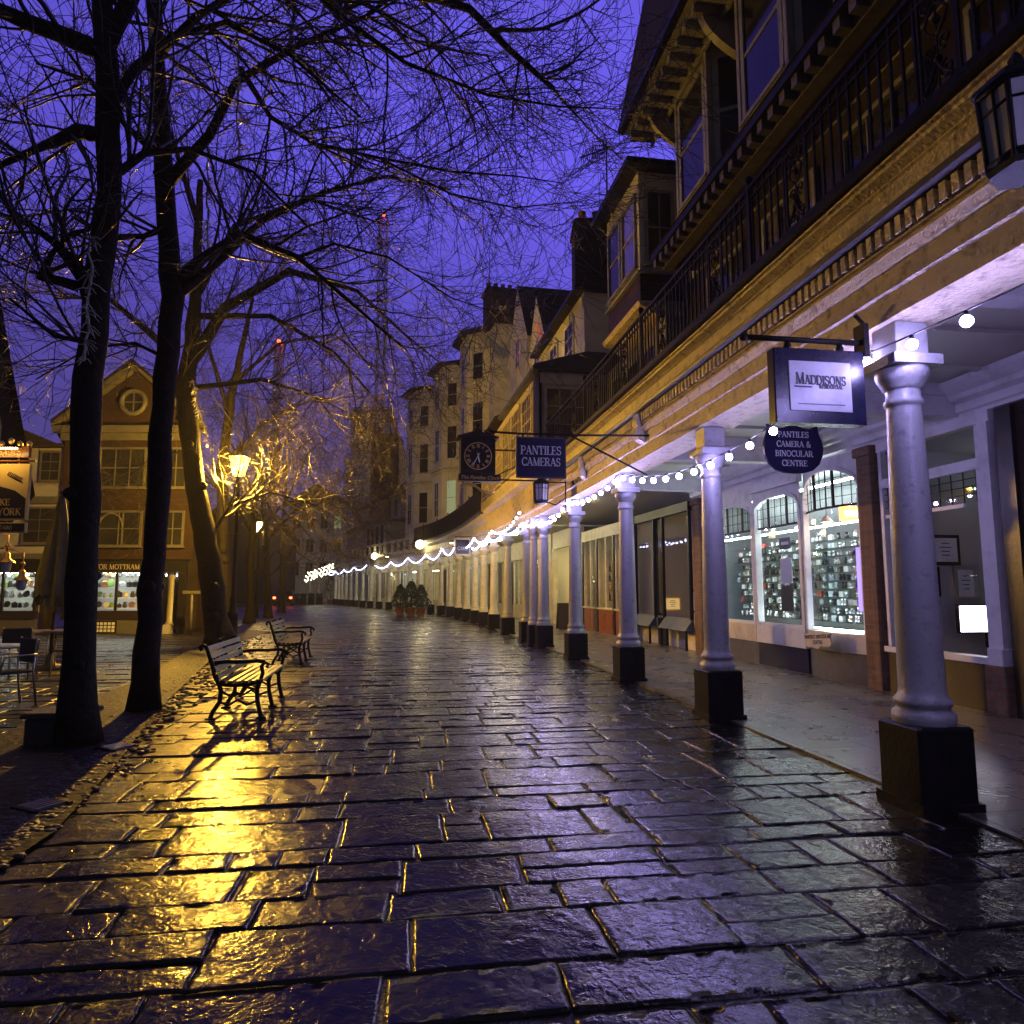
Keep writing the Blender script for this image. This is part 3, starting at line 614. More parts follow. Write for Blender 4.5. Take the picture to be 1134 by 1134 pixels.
# thin ceiling battens
mb = MB(Wm)
for Y in frange(-2, 16, 1.1): s = sY(Y); mb.box(s - .03, s + .03, -3.35, -.29, 4.09, 4.137)
mb.build('ceiling_batten', M['ceil'], cA)
# scrolled console brackets on the fascia
for Y in (6.6, 10.1, 13.4):
    s = sY(Y); mb = MB(Wm)
    pr = [(.255, 4.62), (.27, 4.62)] 
    mb.prism([(.22, 3.66), (.30, 3.70), (.36, 3.80), (.32, 3.90), (.35, 4.0), (.33, 4.09), (.23, 4.09)], 0, s - .09, s + .09)
    if Y < 7: continue
    mb.build('console_bracket', M['cream'], cA)
# iron railing
def railing(parent, s0, s1, b, z0, z1, pitch=.118, panel=1.66, rad=.0095, scroll=True):
    mb = MB(Wm)
    for a0, a1 in zip(frange(s0, s1, .6)[:-1], frange(s0, s1, .6)[1:]):
        mb.box(a0, a1, b - .022, b + .022, z1 - .035, z1); mb.box(a0, a1, b - .015, b + .015, z0 + .06, z0 + .09); mb.box(a0, a1, b - .012, b + .012, z1 - .14, z1 - .12)
    q = s0 + .05; pans = []; nx = s0 + panel * .5
    while q < s1:
        if scroll and abs(q - nx) < .17:
            pans.append(nx); q = nx + .19; nx += panel; continue
        mb.box(q - rad, q + rad, b - rad, b + rad, z0, z1 - .035); q += pitch
    k = s0
    while k <= s1:
        mb.box(k - .022, k + .022, b - .024, b + .024, z0, z1 + .03); mb.ball((k, b, z1 + .07), .042, 8, 6, 1.25); k += panel * 2
    r = mb.build('balcony_railing', M['iron'], parent)
    for c in pans:
        sb = MB(Wm); h = z1 - z0
        for sg in (-1, 1):
            sb.box(c + sg * .15 - .01, c + sg * .15 + .01, b - .01, b + .01, z0, z1 - .03)
            def spiral(cx, cz, r0, a0, turns, dirn): return [(cx + r0 * (1 - .8 * i / 22) * math.cos(R(a0 + dirn * 360 * turns * i / 22)), b, cz + r0 * (1 - .8 * i / 22) * math.sin(R(a0 + dirn * 360 * turns * i / 22))) for i in range(23)]
            sb.tube(spiral(c + sg * .07, z0 + h * .2, .065, 90, 1.4, sg), .010, 5); sb.tube(spiral(c + sg * .065, z0 + h * .42, .055, 270, 1.3, -sg), .009, 5)
            sb.tube(spiral(c + sg * .07, z0 + h * .8, .06, 270, 1.4, sg), .009, 5)
            sb.tube([(c + sg * x_, b, z0 + h * z_) for x_, z_ in ((.0, .5), (.07, .56), (.1, .63), (.06, .7), (0, .74))], .010, 5)
            sb.tube([(c + sg * x_, b + .012, z0 + h * z_) for x_, z_ in ((.0, .04), (.09, .07), (.12, .13), (.05, .2), (0, .3))], .012, 5)
        sb.ball((c, b, z0 + h * .32), .028, 8, 5); sb.ball((c, b, z0 + h * .62), .03, 8, 5)
        sb.tube([(c, b, z0), (c, b, z1 - .03)], .008, 5)
        sb.build('scroll_panel', M['iron'], r)
    return r
railing(cA, -5, SA - .15, .27, 4.63, 5.56)
mb = MB(Wm); mb.box(SA - .2, SA - .17, -2.2, .27, 5.52, 5.56); mb.box(SA - .2, SA - .17, -2.2, .27, 4.68, 4.72)
q = -2.1
while q < .25: mb.box(SA - .195, SA - .175, q, q + .02, 4.63, 5.52); q += .12
mb.build('railing_return', M['iron'], cA)
# fascia lettering near the far end of the ornate stretch
def mirror_face(s0, s1, b):       # face seen from the street: reading direction runs towards the viewer's right = decreasing s
    p0, p1 = W(s0, b, 0), W(s1, b, 0)
    d = (p0 - p1).normalized(); n = Vector((d.y, -d.x, 0))
    return lambda v: p1 + d * v[0] + n * v[1] + Vector((0, 0, v[2]))
mb = MB(mirror_face(sY(13.2), sY(14.9), .217)); letters(mb, 'THE PANTILES', .105, .85, 3.675, dep=.006)
mb.build('fascia_text', M['letterblack'], cA)
# ribbed stretch
mb = MB(); mb.sweep([(-.27, 3.46), (.18, 3.46), (.18, 3.6), (.22, 3.62), (.23, 3.67), (.16, 3.69), (.16, 4.40), (.22, 4.43), (.34, 4.5), (.36, 4.56), (.36, 4.62), (-.27, 4.62)], sB); mb.build('entablature', M['cream'], cB)
mb = MB(Wm); q = SA + .1
while q < SB: mb.box(q, q + .1, .162, .19, 3.70, 4.39); q += .19
mb.build('ribbed_frieze', M['cream'], cB)
mb = MB(); mb.sweep([(-6, 4.14), (-.275, 4.14), (-.275, 4.2), (-6, 4.2)], sB); mb.build('ceiling', M['ceil'], cB)
mb = MB(); mb.sweep([(-.27, 3.46), (.15, 3.46), (.15, 3.8), (.2, 3.83), (.2, 4.2), (.26, 4.24), (.38, 4.34), (.42, 4.42), (.42, 4.48), (-.27, 4.48)], sC); mb.build('entablature', M['cream2'], cC)
mb = MB(); mb.sweep([(-6, 4.05), (-.275, 4.05), (-.275, 4.12), (-6, 4.12)], sC); mb.build('ceiling', M['ceil'], cC)
mb = MB(); mb.sweep([(-4, 4.483), (.5, 4.483), (.5, 4.57), (-4, 4.57)], sC); mb.build('balcony_floor', M['lead'], cC)
railing(cC, SB + .3, SC - .2, .42, 4.57, 5.55, .15, 1.7, .014, False)
mb = MB(); mb.sweep([(-.27, 3.46), (.12, 3.46), (.12, 3.85), (.3, 3.9), (.34, 4.02), (.12, 4.05), (-.27, 4.05)], sD); mb.build('entablature', M['cream2'], cD)
mb = MB(); mb.sweep([(-6, 4.055), (.0, 4.055), (.0, 4.12), (-6, 4.12)], sD); mb.build('ceiling', M['ceil'], cD)
mb = MB(); mb.sweep([(.0, 4.06), (.16, 4.06), (.16, 4.28), (.0, 4.28)], sD); mb.sweep([(.0, 4.98), (.2, 4.98), (.2, 5.14), (.0, 5.14)], sD)
o_ = mb.build('parapet', M['white2'], cD); q = SC + .1
while q < SD: mp = MB(Wm); mp.box(q, q + .28, .02, .17, 4.282, 4.978); mp.build('parapet_post', M['white2'], o_); q += 1.5

# warm lamps under the far ceilings
for par, ys, zc in ((cB, (20, 23.5, 26.5), 4.13), (cC, (30, 33.5, 37, 40.5, 44), 4.04), (cD, (49, 53, 57, 61, 65, 69), 4.05)):
    for Y in ys:
        c_ = W(sY(Y), -1.5, zc); mb = MB(); mb.lathe([(.10, c_.z - .14), (.14, c_.z - .10), (.14, c_.z - .04), (.1, c_.z)], c_.x, c_.y, 12); mb.build('ceiling_lamp', M['archlamp'], par)
# ------------------------------------------------------------------ festoon lights
bulb_me = None
def festoon(anchors, label, n_per_m=2.15, b=.165, far=False, group='festoon light strings along the arcade', rb=.038, mat=None, pts=None):
    """anchors: list of (Y, z, sag to the next)"""
    if pts is None:
        pts = []
        for (Y0, z0, sg), (Y1, z1, _) in zip(anchors[:-1], anchors[1:]):
            s0, s1 = sY(Y0), sY(Y1); n = max(6, int((s1 - s0) * 6))
            for i in range(n):
                t = i / n; pts.append(W(s0 + (s1 - s0) * t, b, z0 + (z1 - z0) * t - sg * 4 * t * (1 - t)))
        pts.append(W(sY(anchors[-1][0]), b, anchors[-1][1]))
    e = empty('festoon_string', pts[0], label, 'string lights', group)
    mb = MB(); mb.tube(pts, .007, 5)
    # bulbs at even distances
    acc = 0; step = 1 / n_per_m; nxt = step * .5; spots = []
    for p, q in zip(pts[:-1], pts[1:]):
        L = (q - p).length
        while nxt <= acc + L: spots.append(p.lerp(q, (nxt - acc) / L)); nxt += step
        acc += L
    for p in spots: mb.tube([p, p - Vector((0, 0, .045))], [.014, .016], 6)
    mb.build('cable', M['blackpaint'], e)
    bb = MB(); bb.ball((0, 0, 0), rb, 10, 7)
    if far: bb = MB(); bb.ball((0, 0, 0), rb, 6, 4)
    me = None
    for p in spots:
        if me is None:
            o = bb.build('bulb', mat or M['bulb']); me = o.data; o.location = (0, 0, 0)
            me.transform(Matrix.Translation((0, 0, -rb)))
        else: o = bpy.data.objects.new('bulb', me); COL.objects.link(o)
        o.parent = e; o.location = p - Vector((0, 0, .045 + rb * .6)) - e.location
    return e
festoon([(-1.2, 3.45, .14), (5.2, 3.30, .35), (11.35, 3.42, 0)], 'nearest sagging string of white bulbs, passing in front of the closest column capitals', 2.1)
festoon([(11.45, 3.42, .13), (15.1, 3.46, .2), (18.4, 3.36, .08), (20.3, 3.5, .0)], 'string of white bulbs dipping under the twin lettered camera sign and black lantern', 2.3)
festoon([(20.4, 3.5, .16), (23.5, 3.5, .16), (26.6, 3.5, .12), (29.2, 3.48, .12), (31.6, 3.46, .0)], 'string of white bulbs along the ribbed gold fascia, reaching to the cake sign', 2.6, far=True, mat=M['bulbfar'])
festoon([(19.0, 3.75, .3), (24.2, 3.62, .3), (29.0, 3.72, .2), (33, 3.6, 0)], 'second string of white bulbs, hung just above the one on the ribbed fascia', 2.2, b=.46, far=True, mat=M['bulbfar'])
festoon([(35.5, 3.9, .5), (39.6, 3.95, .5), (43.6, 3.8, .45), (47.6, 3.75, .4), (51.4, 3.6, .35), (55, 3.5, 0)], 'looping string of white bulbs between the cake sign and the potted shrubs', 3.0, b=.34, far=True, rb=.03, mat=M['bulbfar'])
festoon([(57, 3.6, .35), (61, 3.55, .35), (65, 3.45, .35), (69, 3.4, .3), (73, 3.3, 0)], 'farthest string of white bulbs along the end of the arcade', 2.4, b=.34, far=True, rb=.03, mat=M['bulbfar'])

# ------------------------------------------------------------------ shop fronts under the arcade
sY_line = sY
def sY(Y): return sY_line(Y - .51)      # the shop line stands back from the columns

def shop(label, Y): return empty('shop_front', W(sY(Y), -3.4, 0), label, 'shop front')
def B(mp=Wm): return MB(mp)
def tube_light(parent, s0, s1, b, z, m='tubelight', h=.03):
    mb = B(); mb.box(s0, s1, b - .03, b + .03, z, z + h); return mb.build('shop_light', M[m], parent)
def pane(parent, s0, s1, b, z0, z1, mat='glass', name='pane'):
    mb = B(); mb.quad((s0, b, z0), (s1, b, z0), (s1, b, z1), (s0, b, z1)); return mb.build(name, M[mat], parent)
def room(parent, s0, s1, b0, b1, z0, z1, mat='wallin', floor='darkwood'):
    mb = B(); mb.add([(s0, b0, z0), (s1, b0, z0), (s1, b1, z0), (s0, b1, z0), (s0, b0, z1), (s1, b0, z1), (s1, b1, z1), (s0, b1, z1)], [(0, 4, 7, 3), (1, 2, 6, 5), (2, 3, 7, 6), (4, 5, 6, 7), (0, 3, 2, 1)])
    return mb.build('inner_room', M[mat], parent)
# cornice and frieze over the near shops
cor = empty('shop_cornice', W(sY(9), -3.4, 0), 'white moulded cornice and frieze running over the near shop windows under the arcade', 'cornice')
mb = MB(); mb.sweep([(-3.6, 3.70), (-3.36, 3.70), (-3.34, 3.74), (-3.30, 3.76), (-3.30, 3.86), (-3.22, 3.90), (-3.20, 3.96), (-3.12, 4.0), (-3.06, 4.06), (-3.05, 4.12), (-3.6, 4.12)], frange(sY(2), sY(16.9), .8)); mb.build('moulding', M['white2'], cor)
# --- office with the lit screen
s1a, s1b = sY(8.28), sY(10.3)
so = shop('white framed office window with certificates on a grey wall and a lit screen', 9.2)
mb = B(); mb.box(s1a, s1b, -3.5, -3.36, .025, .60); mb.build('stall_riser', M['darkwood'], so)
mb = B(); mb.box(s1a + .18, s1b, -3.5, -3.30, .602, .68); mb.box(s1a + .18, s1b, -3.47, -3.37, 3.0, 3.14); mb.box(s1a, s1b, -3.46, -3.35, 3.56, 3.7)
mb.box(s1a + .02, s1a + .16, -3.49, -3.34, .8, 3.56); mb.box(s1a + .20, s1a + .27, -3.46, -3.38, .682, 2.998); mb.box(s1a + .165, s1a + .235, -3.45, -3.36, 3.142, 3.558)
mb.box(s1b - .07, s1b - .002, -3.46, -3.37, .682, 2.998); mb.box(s1b - .07, s1b - .002, -3.46, -3.37, 3.142, 3.558); mb.box(s1a + .5, s1b - .07, -3.43, -3.39, 2.55, 2.60)
mb.build('frame', M['white2'], so)
mb = B(); mb.bbox(s1a - .02, s1a + .2, -3.52, -3.28, .602, .8, .01); mb.build('pilaster_cap', M['white2'], so)
mb = B(); mb.bbox(s1a - .06, s1a + .24, -3.55, -3.26, .025, .6, .015); mb.build('pilaster_base', M['brickyellow'], so)
pane(so, s1a + .27, s1b - .07, -3.42, .682, 2.55); pane(so, s1a + .27, s1b - .07, -3.42, 2.6, 2.998, 'shelf', 'transom_pane'); pane(so, s1a + .235, s1b - .07, -3.42, 3.142, 3.558, 'glass', 'sign_pane')
mb = B()
for i in range(9): x = s1a + .3 + i * .2; mb.box(x, x + .012, -3.415, -3.405, 2.6, 3.0)
for z in (2.7, 2.8, 2.9): mb.box(s1a + .27, s1b - .07, -3.414, -3.406, z, z + .01)
mb.build('leaded_bars', M['blackpaint'], so)
room(so, s1a - .8, s1b + .06, -3.51, -6.6, .02, 3.62, 'wallin')
mb = B(); mb.box(s1b - .8, s1b - .2, -4.9, -4.8, 3.0, 3.03); mb.build('ceiling_light', emat('dim_office_light', (.8, .85, 1), 3.0), so)
def framed(label, s, b, z, wd, ht, inner='signwhite', frame='blackpaint', face=-1, group=None):
    """picture hung on a wall that looks back down the street (face -1) or to the street (face 1)"""
    e = empty('framed_print', W(s, b, z), label, 'picture', group)
    if face < 0:
        f = B(); f.box(s - .035, s, b - wd / 2, b + wd / 2, z - ht / 2, z + ht / 2); f.build('frame', M[frame], e)
        p = B(); p.box(s - .039, s - .0355, b - wd / 2 + .05, b + wd / 2 - .05, z - ht / 2 + .05, z + ht / 2 - .05); q = p.build('print', M[inner], e)
        t = B()
        for k in range(4): zz = z + ht * (.2 - .13 * k); ww = wd * (.14 if k != 1 else .2); t.box(s - .0415, s - .0395, b - ww, b + ww, zz, zz + .014)
        t.build('printed_lines', M['letterblack'], e)
    else:
        f = B(); f.box(s - wd / 2, s + wd / 2, b, b + .035, z - ht / 2, z + ht / 2); f.build('frame', M[frame], e)
        p = B(); p.box(s - wd / 2 + .05, s + wd / 2 - .05, b + .0355, b + .039, z - ht / 2 + .05, z + ht / 2 - .05); p.build('print', M[inner], e)
    return e
framed('black framed certificate hung highest on the grey office wall', s1b + .05, -4.43, 2.10, .50, .46)
framed('black framed certificate half behind the thick column, lower on the grey wall', s1b + .05, -4.08, 1.62, .46, .44)
framed('thin grey framed certificate beside the black ones, above the lit screen', s1b + .05, -4.74, 1.60, .36, .50, frame='alu')
framed('small framed card standing on the sill below the certificates', s1b + .05, -4.1, .92, .2, .26, frame='alu')
e = empty('screen', W(s1b - .1, -4.93, .86), 'glowing white screen in the office window above the dark stall riser', 'screen')
mb = B(); mb.box(s1b - .16, s1b - .1, -5.30, -4.42, .86, 1.28); mb.build('housing', M['blackpaint'], e)
mb = B(); mb.box(s1b - .164, s1b - .161, -5.28, -4.44, .88, 1.26); mb.build('display', M['screen'], e)
mb = B(); mb.box(s1b - .15, s1b - .11, -4.98, -4.88, .65, .858); mb.build('stand', M['blackpaint'], e)
# dark wall nearer than the office
wl = empty('brick_wall', W(sY(6), -3.4, 0), 'dark brick wall with timber door frame at the right edge beside the office window', 'wall')
mb = B(); mb.box(sY(2), s1a - .07, -3.6, -3.42, .02, 3.7); mb.build('wall', M['brick'], wl)
mb = B(); mb.box(s1a - .3, s1a - .08, -3.62, -3.36, .021, 3.68); mb.build('post', M['darkwood'], wl)
def pier(Y0, Y1, label):
    mb = B(); mb.bbox(sY(Y0), sY(Y1), -3.55, -3.28, .02, 3.55, .012)
    e = empty('brick_pier', W(sY(Y0), -3.3, 0), label, 'brick pier'); mb.build('shaft', M['brickyellow'], e)
    c = B(); c.bbox(sY(Y0) - .04, sY(Y1) + .04, -3.57, -3.24, 3.552, 3.695, .02); c.build('capping', M['brickyellow'], e)
pier(10.36, 10.68, 'slim buff brick pier between the office and the camera shop')
pier(16.4, 16.8, 'buff brick pier at the far end of the camera shop, beside the second column')
# --- camera shop
sc_ = shop('camera shop with leaded arched windows, white frames and glittering shelves of binoculars', 12)
a0, a1, a2, a3 = sY(10.75), sY(12.35), sY(14.05), sY(16.38)
def bow(t, k=.16): return -3.40 + k * math.sin(math.pi * t)
def bowed(parent, s0, s1, z0, z1, mat, name, k=.16, th=.12, n=10, proud=0.0):
    mb = B()
    for i in range(n):
        t0, t1 = i / n, (i + 1) / n; x0, x1 = s0 + (s1 - s0) * t0, s0 + (s1 - s0) * t1
        b0, b1 = bow(t0, k) + proud, bow(t1, k) + proud
        if th == 0: mb.quad((x0, b0, z0), (x1, b1, z0), (x1, b1, z1), (x0, b0, z1))
        else: mb.add([(x0, b0, z0), (x1, b1, z0), (x1, b1, z1), (x0, b0, z1), (x0, b0 - th, z0), (x1, b1 - th, z0), (x1, b1 - th, z1), (x0, b0 - th, z1)], [(0, 3, 2, 1), (3, 7, 6, 2), (0, 1, 5, 4), (4, 5, 6, 7)])
    return mb.build(name, M[mat], parent)
bowed(sc_, a0, a1, .02, .50, 'greyriser', 'stall_riser', th=.1, proud=-.02); bowed(sc_, a0, a1, .502, .80, 'cream2', 'sill_board', proud=.02); bowed(sc_, a0, a1, .802, 3.3, 'glass', 'pane', th=0, proud=-.05)
def arch_head(parent, s0, s1, zs, zc, ztop, k=.0, proud=.0, mat='white2'):
    """white board above a flat segmental arch: springing zs, crown zc"""
    mb = B(); n = 14
    for i in range(n):
        t0, t1 = i / n, (i + 1) / n; x0, x1 = s0 + (s1 - s0) * t0, s0 + (s1 - s0) * t1
        z0, z1 = [zs + (zc - zs) * (1 - (2 * t - 1) ** 2) ** .5 if abs(2 * t - 1) < 1 else zs for t in (t0, t1)]
        b0, b1 = bow(t0, k) + proud, bow(t1, k) + proud
        mb.add([(x0, b0, z0), (x1, b1, z1), (x1, b1, ztop), (x0, b0, ztop), (x0, b0 - .09, z0), (x1, b1 - .09, z1)], [(0, 3, 2, 1), (0, 1, 5, 4)])
        mb.add([(x0, b0 + .03, z0 - .01), (x1, b1 + .03, z1 - .01), (x1, b1 + .03, z1 + .06), (x0, b0 + .03, z0 + .06), (x0, b0, z0 + .06), (x1, b1, z1 + .06), (x0, b0, z0 - .01), (x1, b1, z1 - .01)], [(0, 3, 2, 1), (3, 4, 5, 2), (0, 1, 7, 6)])
    return mb.build('arched_head', M[mat], parent)
arch_head(sc_, a0, a1, 3.05, 3.5, 3.70, .16, -.02)
def leads(parent, s0, s1, z0, z1, k=0.0, proud=-.03, dx=.16, dz=.16, thick=()):
    mb = B(); n = max(2, int((s1 - s0) / dx))
    for i in range(n + 1):
        t = i / n; x = s0 + (s1 - s0) * t; b = bow(t, k) + proud; r = .022 if i in thick else .005
        mb.box(x - r, x + r, b - .006, b + .006 + (.02 if i in thick else 0), z0, z1)
    z = z0
    while z <= z1 + .001:
        r = .02 if z == z0 else .005
        for i in range(n):
            t0, t1 = i / n, (i + 1) / n; x0, x1 = s0 + (s1 - s0) * t0, s0 + (s1 - s0) * t1; b0, b1 = bow(t0, k) + proud, bow(t1, k) + proud
            mb.add([(x0, b0, z - r), (x1, b1, z - r), (x1, b1, z + r), (x0, b0, z + r)], [(0, 3, 2, 1)])
        z += dz
    return mb.build('leaded_light', M['blackpaint'], parent)
leads(sc_, a0 + .03, a1 - .03, 2.86, 3.5, .16, thick=(3, 6))
for x in (a0, a1 - .06): mb = B(); mb.box(x, x + .06, -3.47, -3.36, .80, 3.1); mb.build('mullion', M['white2'], sc_)
# crooked plaque on the bowed sill
e = empty('name_plaque', W((a0 + a1) / 2, -3.06, .5), 'cream plaque with wavy edge hung crooked on the bowed sill of the camera shop', 'plaque')
pm_ = mirror_face((a0 + a1) / 2 - .4, (a0 + a1) / 2 + .4, -3.065); tilt = Matrix.Rotation(R(-5), 4, 'Y')
def ptilt(v): q = tilt @ Vector((v[0] - .4, v[1], v[2] - .68)); return pm_((q.x + .4, q.y, q.z + .68))
mb = MB(ptilt); mb.prism([(.03, .60), (.1, .56), (.32, .58), (.4, .53), (.48, .58), (.7, .56), (.77, .60), (.75, .72), (.78, .78), (.6, .81), (.4, .80), (.2, .81), (.02, .78), (.05, .72)], 1, .0, .02); mb.build('board', M['cream2'], e)
mb = MB(ptilt); letters(mb, 'PANTILES BINOCULAR', .062, .4, .70, y=.021, w=.92); letters(mb, 'CENTRE', .062, .4, .61, y=.021); mb.build('lettering', M['letterblack'], e)
# centre flat window and left window
for (p, q, base, sill, nm) in ((a1 + .02, a2, 'navy', 'white2', 1), (a2 + .02, a3, 'greyriser', 'cream2', 2)):
    mb = B(); mb.box(p, q, -3.5, -3.38, .02, .46); mb.build('stall_riser', M[base], sc_)
    mb = B(); mb.box(p, q, -3.5, -3.34, .462, .80); mb.build('sill_board', M[sill], sc_)
    pane(sc_, p + .07, q - .07, -3.43, .802, 3.3)
    mb = B(); mb.box(p, p + .08, -3.47, -3.34, .802, 3.25); mb.box(q - .08, q, -3.47, -3.34, .802, 3.25); mb.box(p + .08, q - .08, -3.46, -3.38, .802, .86)
    if nm == 1: mb.box(p - .03, q + .03, -3.4, -3.28, 3.45, 3.62)
    mb.build('mullion', M['white2'], sc_)
    arch_head(sc_, p, q, 3.0, 3.3, 3.70, 0, .04); leads(sc_, p + .08, q - .08, 2.72, 3.3, 0, -.01, .2, .19, thick=(2, 5))
room(sc_, a0 + .02, a3, -3.52, -4.6, .78, 3.69, 'slatwall')
mb = B(); mb.box(a0 + .02, a3, -5.0, -3.53, .70, .775); mb.build('window_floor', M['wallin'], sc_)
tube_light(sc_, a0 + .3, a3 - .3, -3.72, 2.62, 'tubelight', .025); tube_light(sc_, a0 + .3, a3 - .3, -3.66, .81, 'tubelight', .02); tube_light(sc_, a0 + .5, a3 - .3, -4.3, 3.5, 'tubelight')
for z in [.93 + .148 * i for i in range(11)]:
    mb = B(); mb.box(a0 + .25, a3 - .2, -4.3, -4.0, z - .012, z - .004); mb.build('display_shelf', M['shelf'], sc_)
# goods
def proto_binoc():
    mb = MB()
    for x in (-.035, .035):
        mb.lathe([(.02, 0), (.033, .005), (.033, .045), (.022, .07), (.018, .1), (.024, .104), (.024, .12)], x, 0, 10)
    mb.box(-.02, .02, -.012, .012, .05, .085); return mb
def proto_lens():
    mb = MB(); mb.lathe([(.034, 0), (.036, .004), (.036, .03), (.032, .034), (.032, .06), (.04, .066), (.04, .1), (.03, .1), (.012, .085)], 0, 0, 12); return mb
def proto_box():
    mb = MB(); mb.bbox(-.05, .05, -.035, .035, 0, .1, .006); mb.box(-.035, .035, .0355, .037, .02, .08); return mb
def proto_camera():
    mb = MB(); mb.bbox(-.06, .06, -.022, .022, 0, .075, .008); mb.bbox(-.02, .02, -.02, .02, .0755, .095, .005)
    M0 = Matrix.Translation((0, .02, .037)) @ Matrix.Rotation(-math.pi / 2, 4, 'X'); k = MB(mmap(M0)); k.lathe([(.03, 0), (.03, .03), (.026, .05), (.012, .045)], 0, 0, 12)
    mb.v += k.v if False else []; n = len(mb.v); mb.v += k.v
    for f, s_ in zip(k.f, k.sm): mb.f.append([i + n for i in f]); mb.sm.append(s_); mb.mi.append(0)
    return mb
M['goodsblack'] = pmat('black_rubber_goods', (.02, .02, .022), .35); M['goodssilver'] = pmat('silver_goods', (.55, .56, .58), .25, metal=.6); M['goodswhite'] = pmat('white_card_goods', (.7, .72, .74), .5)
M['goodsred'] = pmat('red_card_goods', (.4, .05, .03), .5); M['goodsgreen'] = pmat('green_goods', (.16, .3, .05), .5); M['goodscopper'] = pmat('copper_goods', (.5, .22, .08), .3, metal=.6)
PM = {}
def goods(kind, fn, mat, loc, rz, label, cat, group, sc=1.0):
    key = (kind, mat)
    if key not in PM:
        o = fn().build(kind, M[mat]); o.data.transform(Matrix.Translation(o.location)); PM[key] = o.data; 
    else: o = bpy.data.objects.new(kind, PM[key]); COL.objects.link(o)
    o.location = loc; o.rotation_euler = (0, 0, rz); o.scale = (sc,) * 3
    return tag(o, label, cat, group)
rg = random.Random(5)
for i in range(11):
    z = .93 + .148 * i; x = a0 + .3
    while x < a3 - .3:
        k = rg.random(); p = W(x, -4.15 + rg.uniform(-.05, .07), z - .002); rz = math.pi / 2 + R(8.6) + rg.uniform(-.5, .5)
        blk = x < a0 + 1.7
        if k < .38: goods('binoculars', proto_binoc, rg.choice(('goodsblack', 'goodssilver', 'goodssilver')), p, rz, 'pair of binoculars standing on a glass shelf in the camera shop window', 'binoculars', 'goods on the camera shop shelves')
        elif k < .62: goods('camera_lens', proto_lens, rg.choice(('goodsblack', 'goodssilver')), p, rz, 'short camera lens standing on a glass shelf in the camera shop window', 'lens', 'goods on the camera shop shelves')
        elif k < .82: goods('price_box', proto_box, rg.choice(('goodswhite', 'goodswhite', 'goodswhite', 'goodssilver', 'goodsred')), p, rz, 'small carton on a glass shelf in the camera shop window', 'box', 'goods on the camera shop shelves')
        else: goods('camera', proto_camera, rg.choice(('goodsblack', 'goodssilver')), p, rz, 'compact camera on a glass shelf in the camera shop window', 'camera', 'goods on the camera shop shelves')
        x += rg.uniform(.135, .215)
# glowing signs in the window
e = empty('neon_sign', W(a0 + .2, -3.75, 2.6), 'glowing orange strip sign high in the camera shop window', 'sign')
s_ = a0 + .62
mb = B(); mb.box(s_ - .045, s_ - .01, -3.93, -3.42, 2.64, 2.88); mb.build('box', M['neon'], e)
mb = B(); mb.box(s_ - .052, s_ - .047, -3.85, -3.5, 2.71, 2.80); mb.build('lit_centre', M['neonwhite'], e)
e = empty('lightbox', W(a0 + .1, -3.9, 2.6), 'small cream lightbox next to the orange sign', 'sign'); mb = B(); mb.bbox(a0 + .40, a0 + .46, -4.2, -3.96, 2.58, 2.92, .01); mb.build('body', M['neonwhite'], e)
e = empty('pendant_lamp', W(a1 - .35, -3.6, 2.6), 'small warm pendant lamp hanging behind the bowed window', 'lamp')
mb = MB(mmap(fr(a1 - .35, -3.62))); mb.lathe([(.02, 2.80), (.1, 2.70), (.11, 2.68)], n=12); mb.build('shade', M['cream2'], e); mb = MB(mmap(fr(a1 - .35, -3.62))); mb.ball((0, 0, 2.65), .055, 10, 6); mb.build('bulb', M['warmglobe'], e)
mb = MB(mmap(fr(a1 - .35, -3.62))); mb.tube([(0, 0, 2.8), (0, 0, 3.6)], .006, 5); mb.build('cord', M['blackpaint'], e)
e = empty('display_banner', W(a0 + .62, -3.75, .9), 'tall violet lit banner standing among the shelves in the bowed window', 'banner'); mb = B(); mb.box(a0 + .66, a0 + .69, -3.98, -3.74, 1.15, 2.2); mb.build('panel', M['violet'], e)
mb = B(); mb.box(a0 + .67, a0 + .68, -3.87, -3.85, .78, 1.148); mb.build('foot', M['alu'], e)
e = empty('window_card', W(a1 + .5, -3.5, 2.4), 'small navy card hung in the middle window of the camera shop', 'card')
mb = MB(mirror_face(a1 + .72, a1 + 1.1, -3.55)); mb.box(0, .38, -.01, 0, 2.28, 2.5); mb.build('board', M['navysign'], e); mb = MB(mirror_face(a1 + .72, a1 + 1.1, -3.55)); letters(mb, 'LENS', .1, .19, 2.34, y=.001) if False else mb.box(.06, .32, .001, .003, 2.36, 2.42); mb.build('printed_band', M['letterwhite'], e)
e = empty('poster', W(a1 + .6, -3.5, 1), 'tall black and white poster in the middle window of the camera shop', 'poster'); mb = MB(mirror_face(a1 + .62, a1 + 1.02, -3.5)); mb.box(0, .4, -.008, 0, 1.62, 2.1); mb.build('upper_sheet', M['goodswhite'], e); mb = MB(mirror_face(a1 + .62, a1 + 1.02, -3.5)); mb.box(0, .4, -.008, 0, 1.1, 1.58); mb.build('lower_sheet', M['goodsblack'], e)
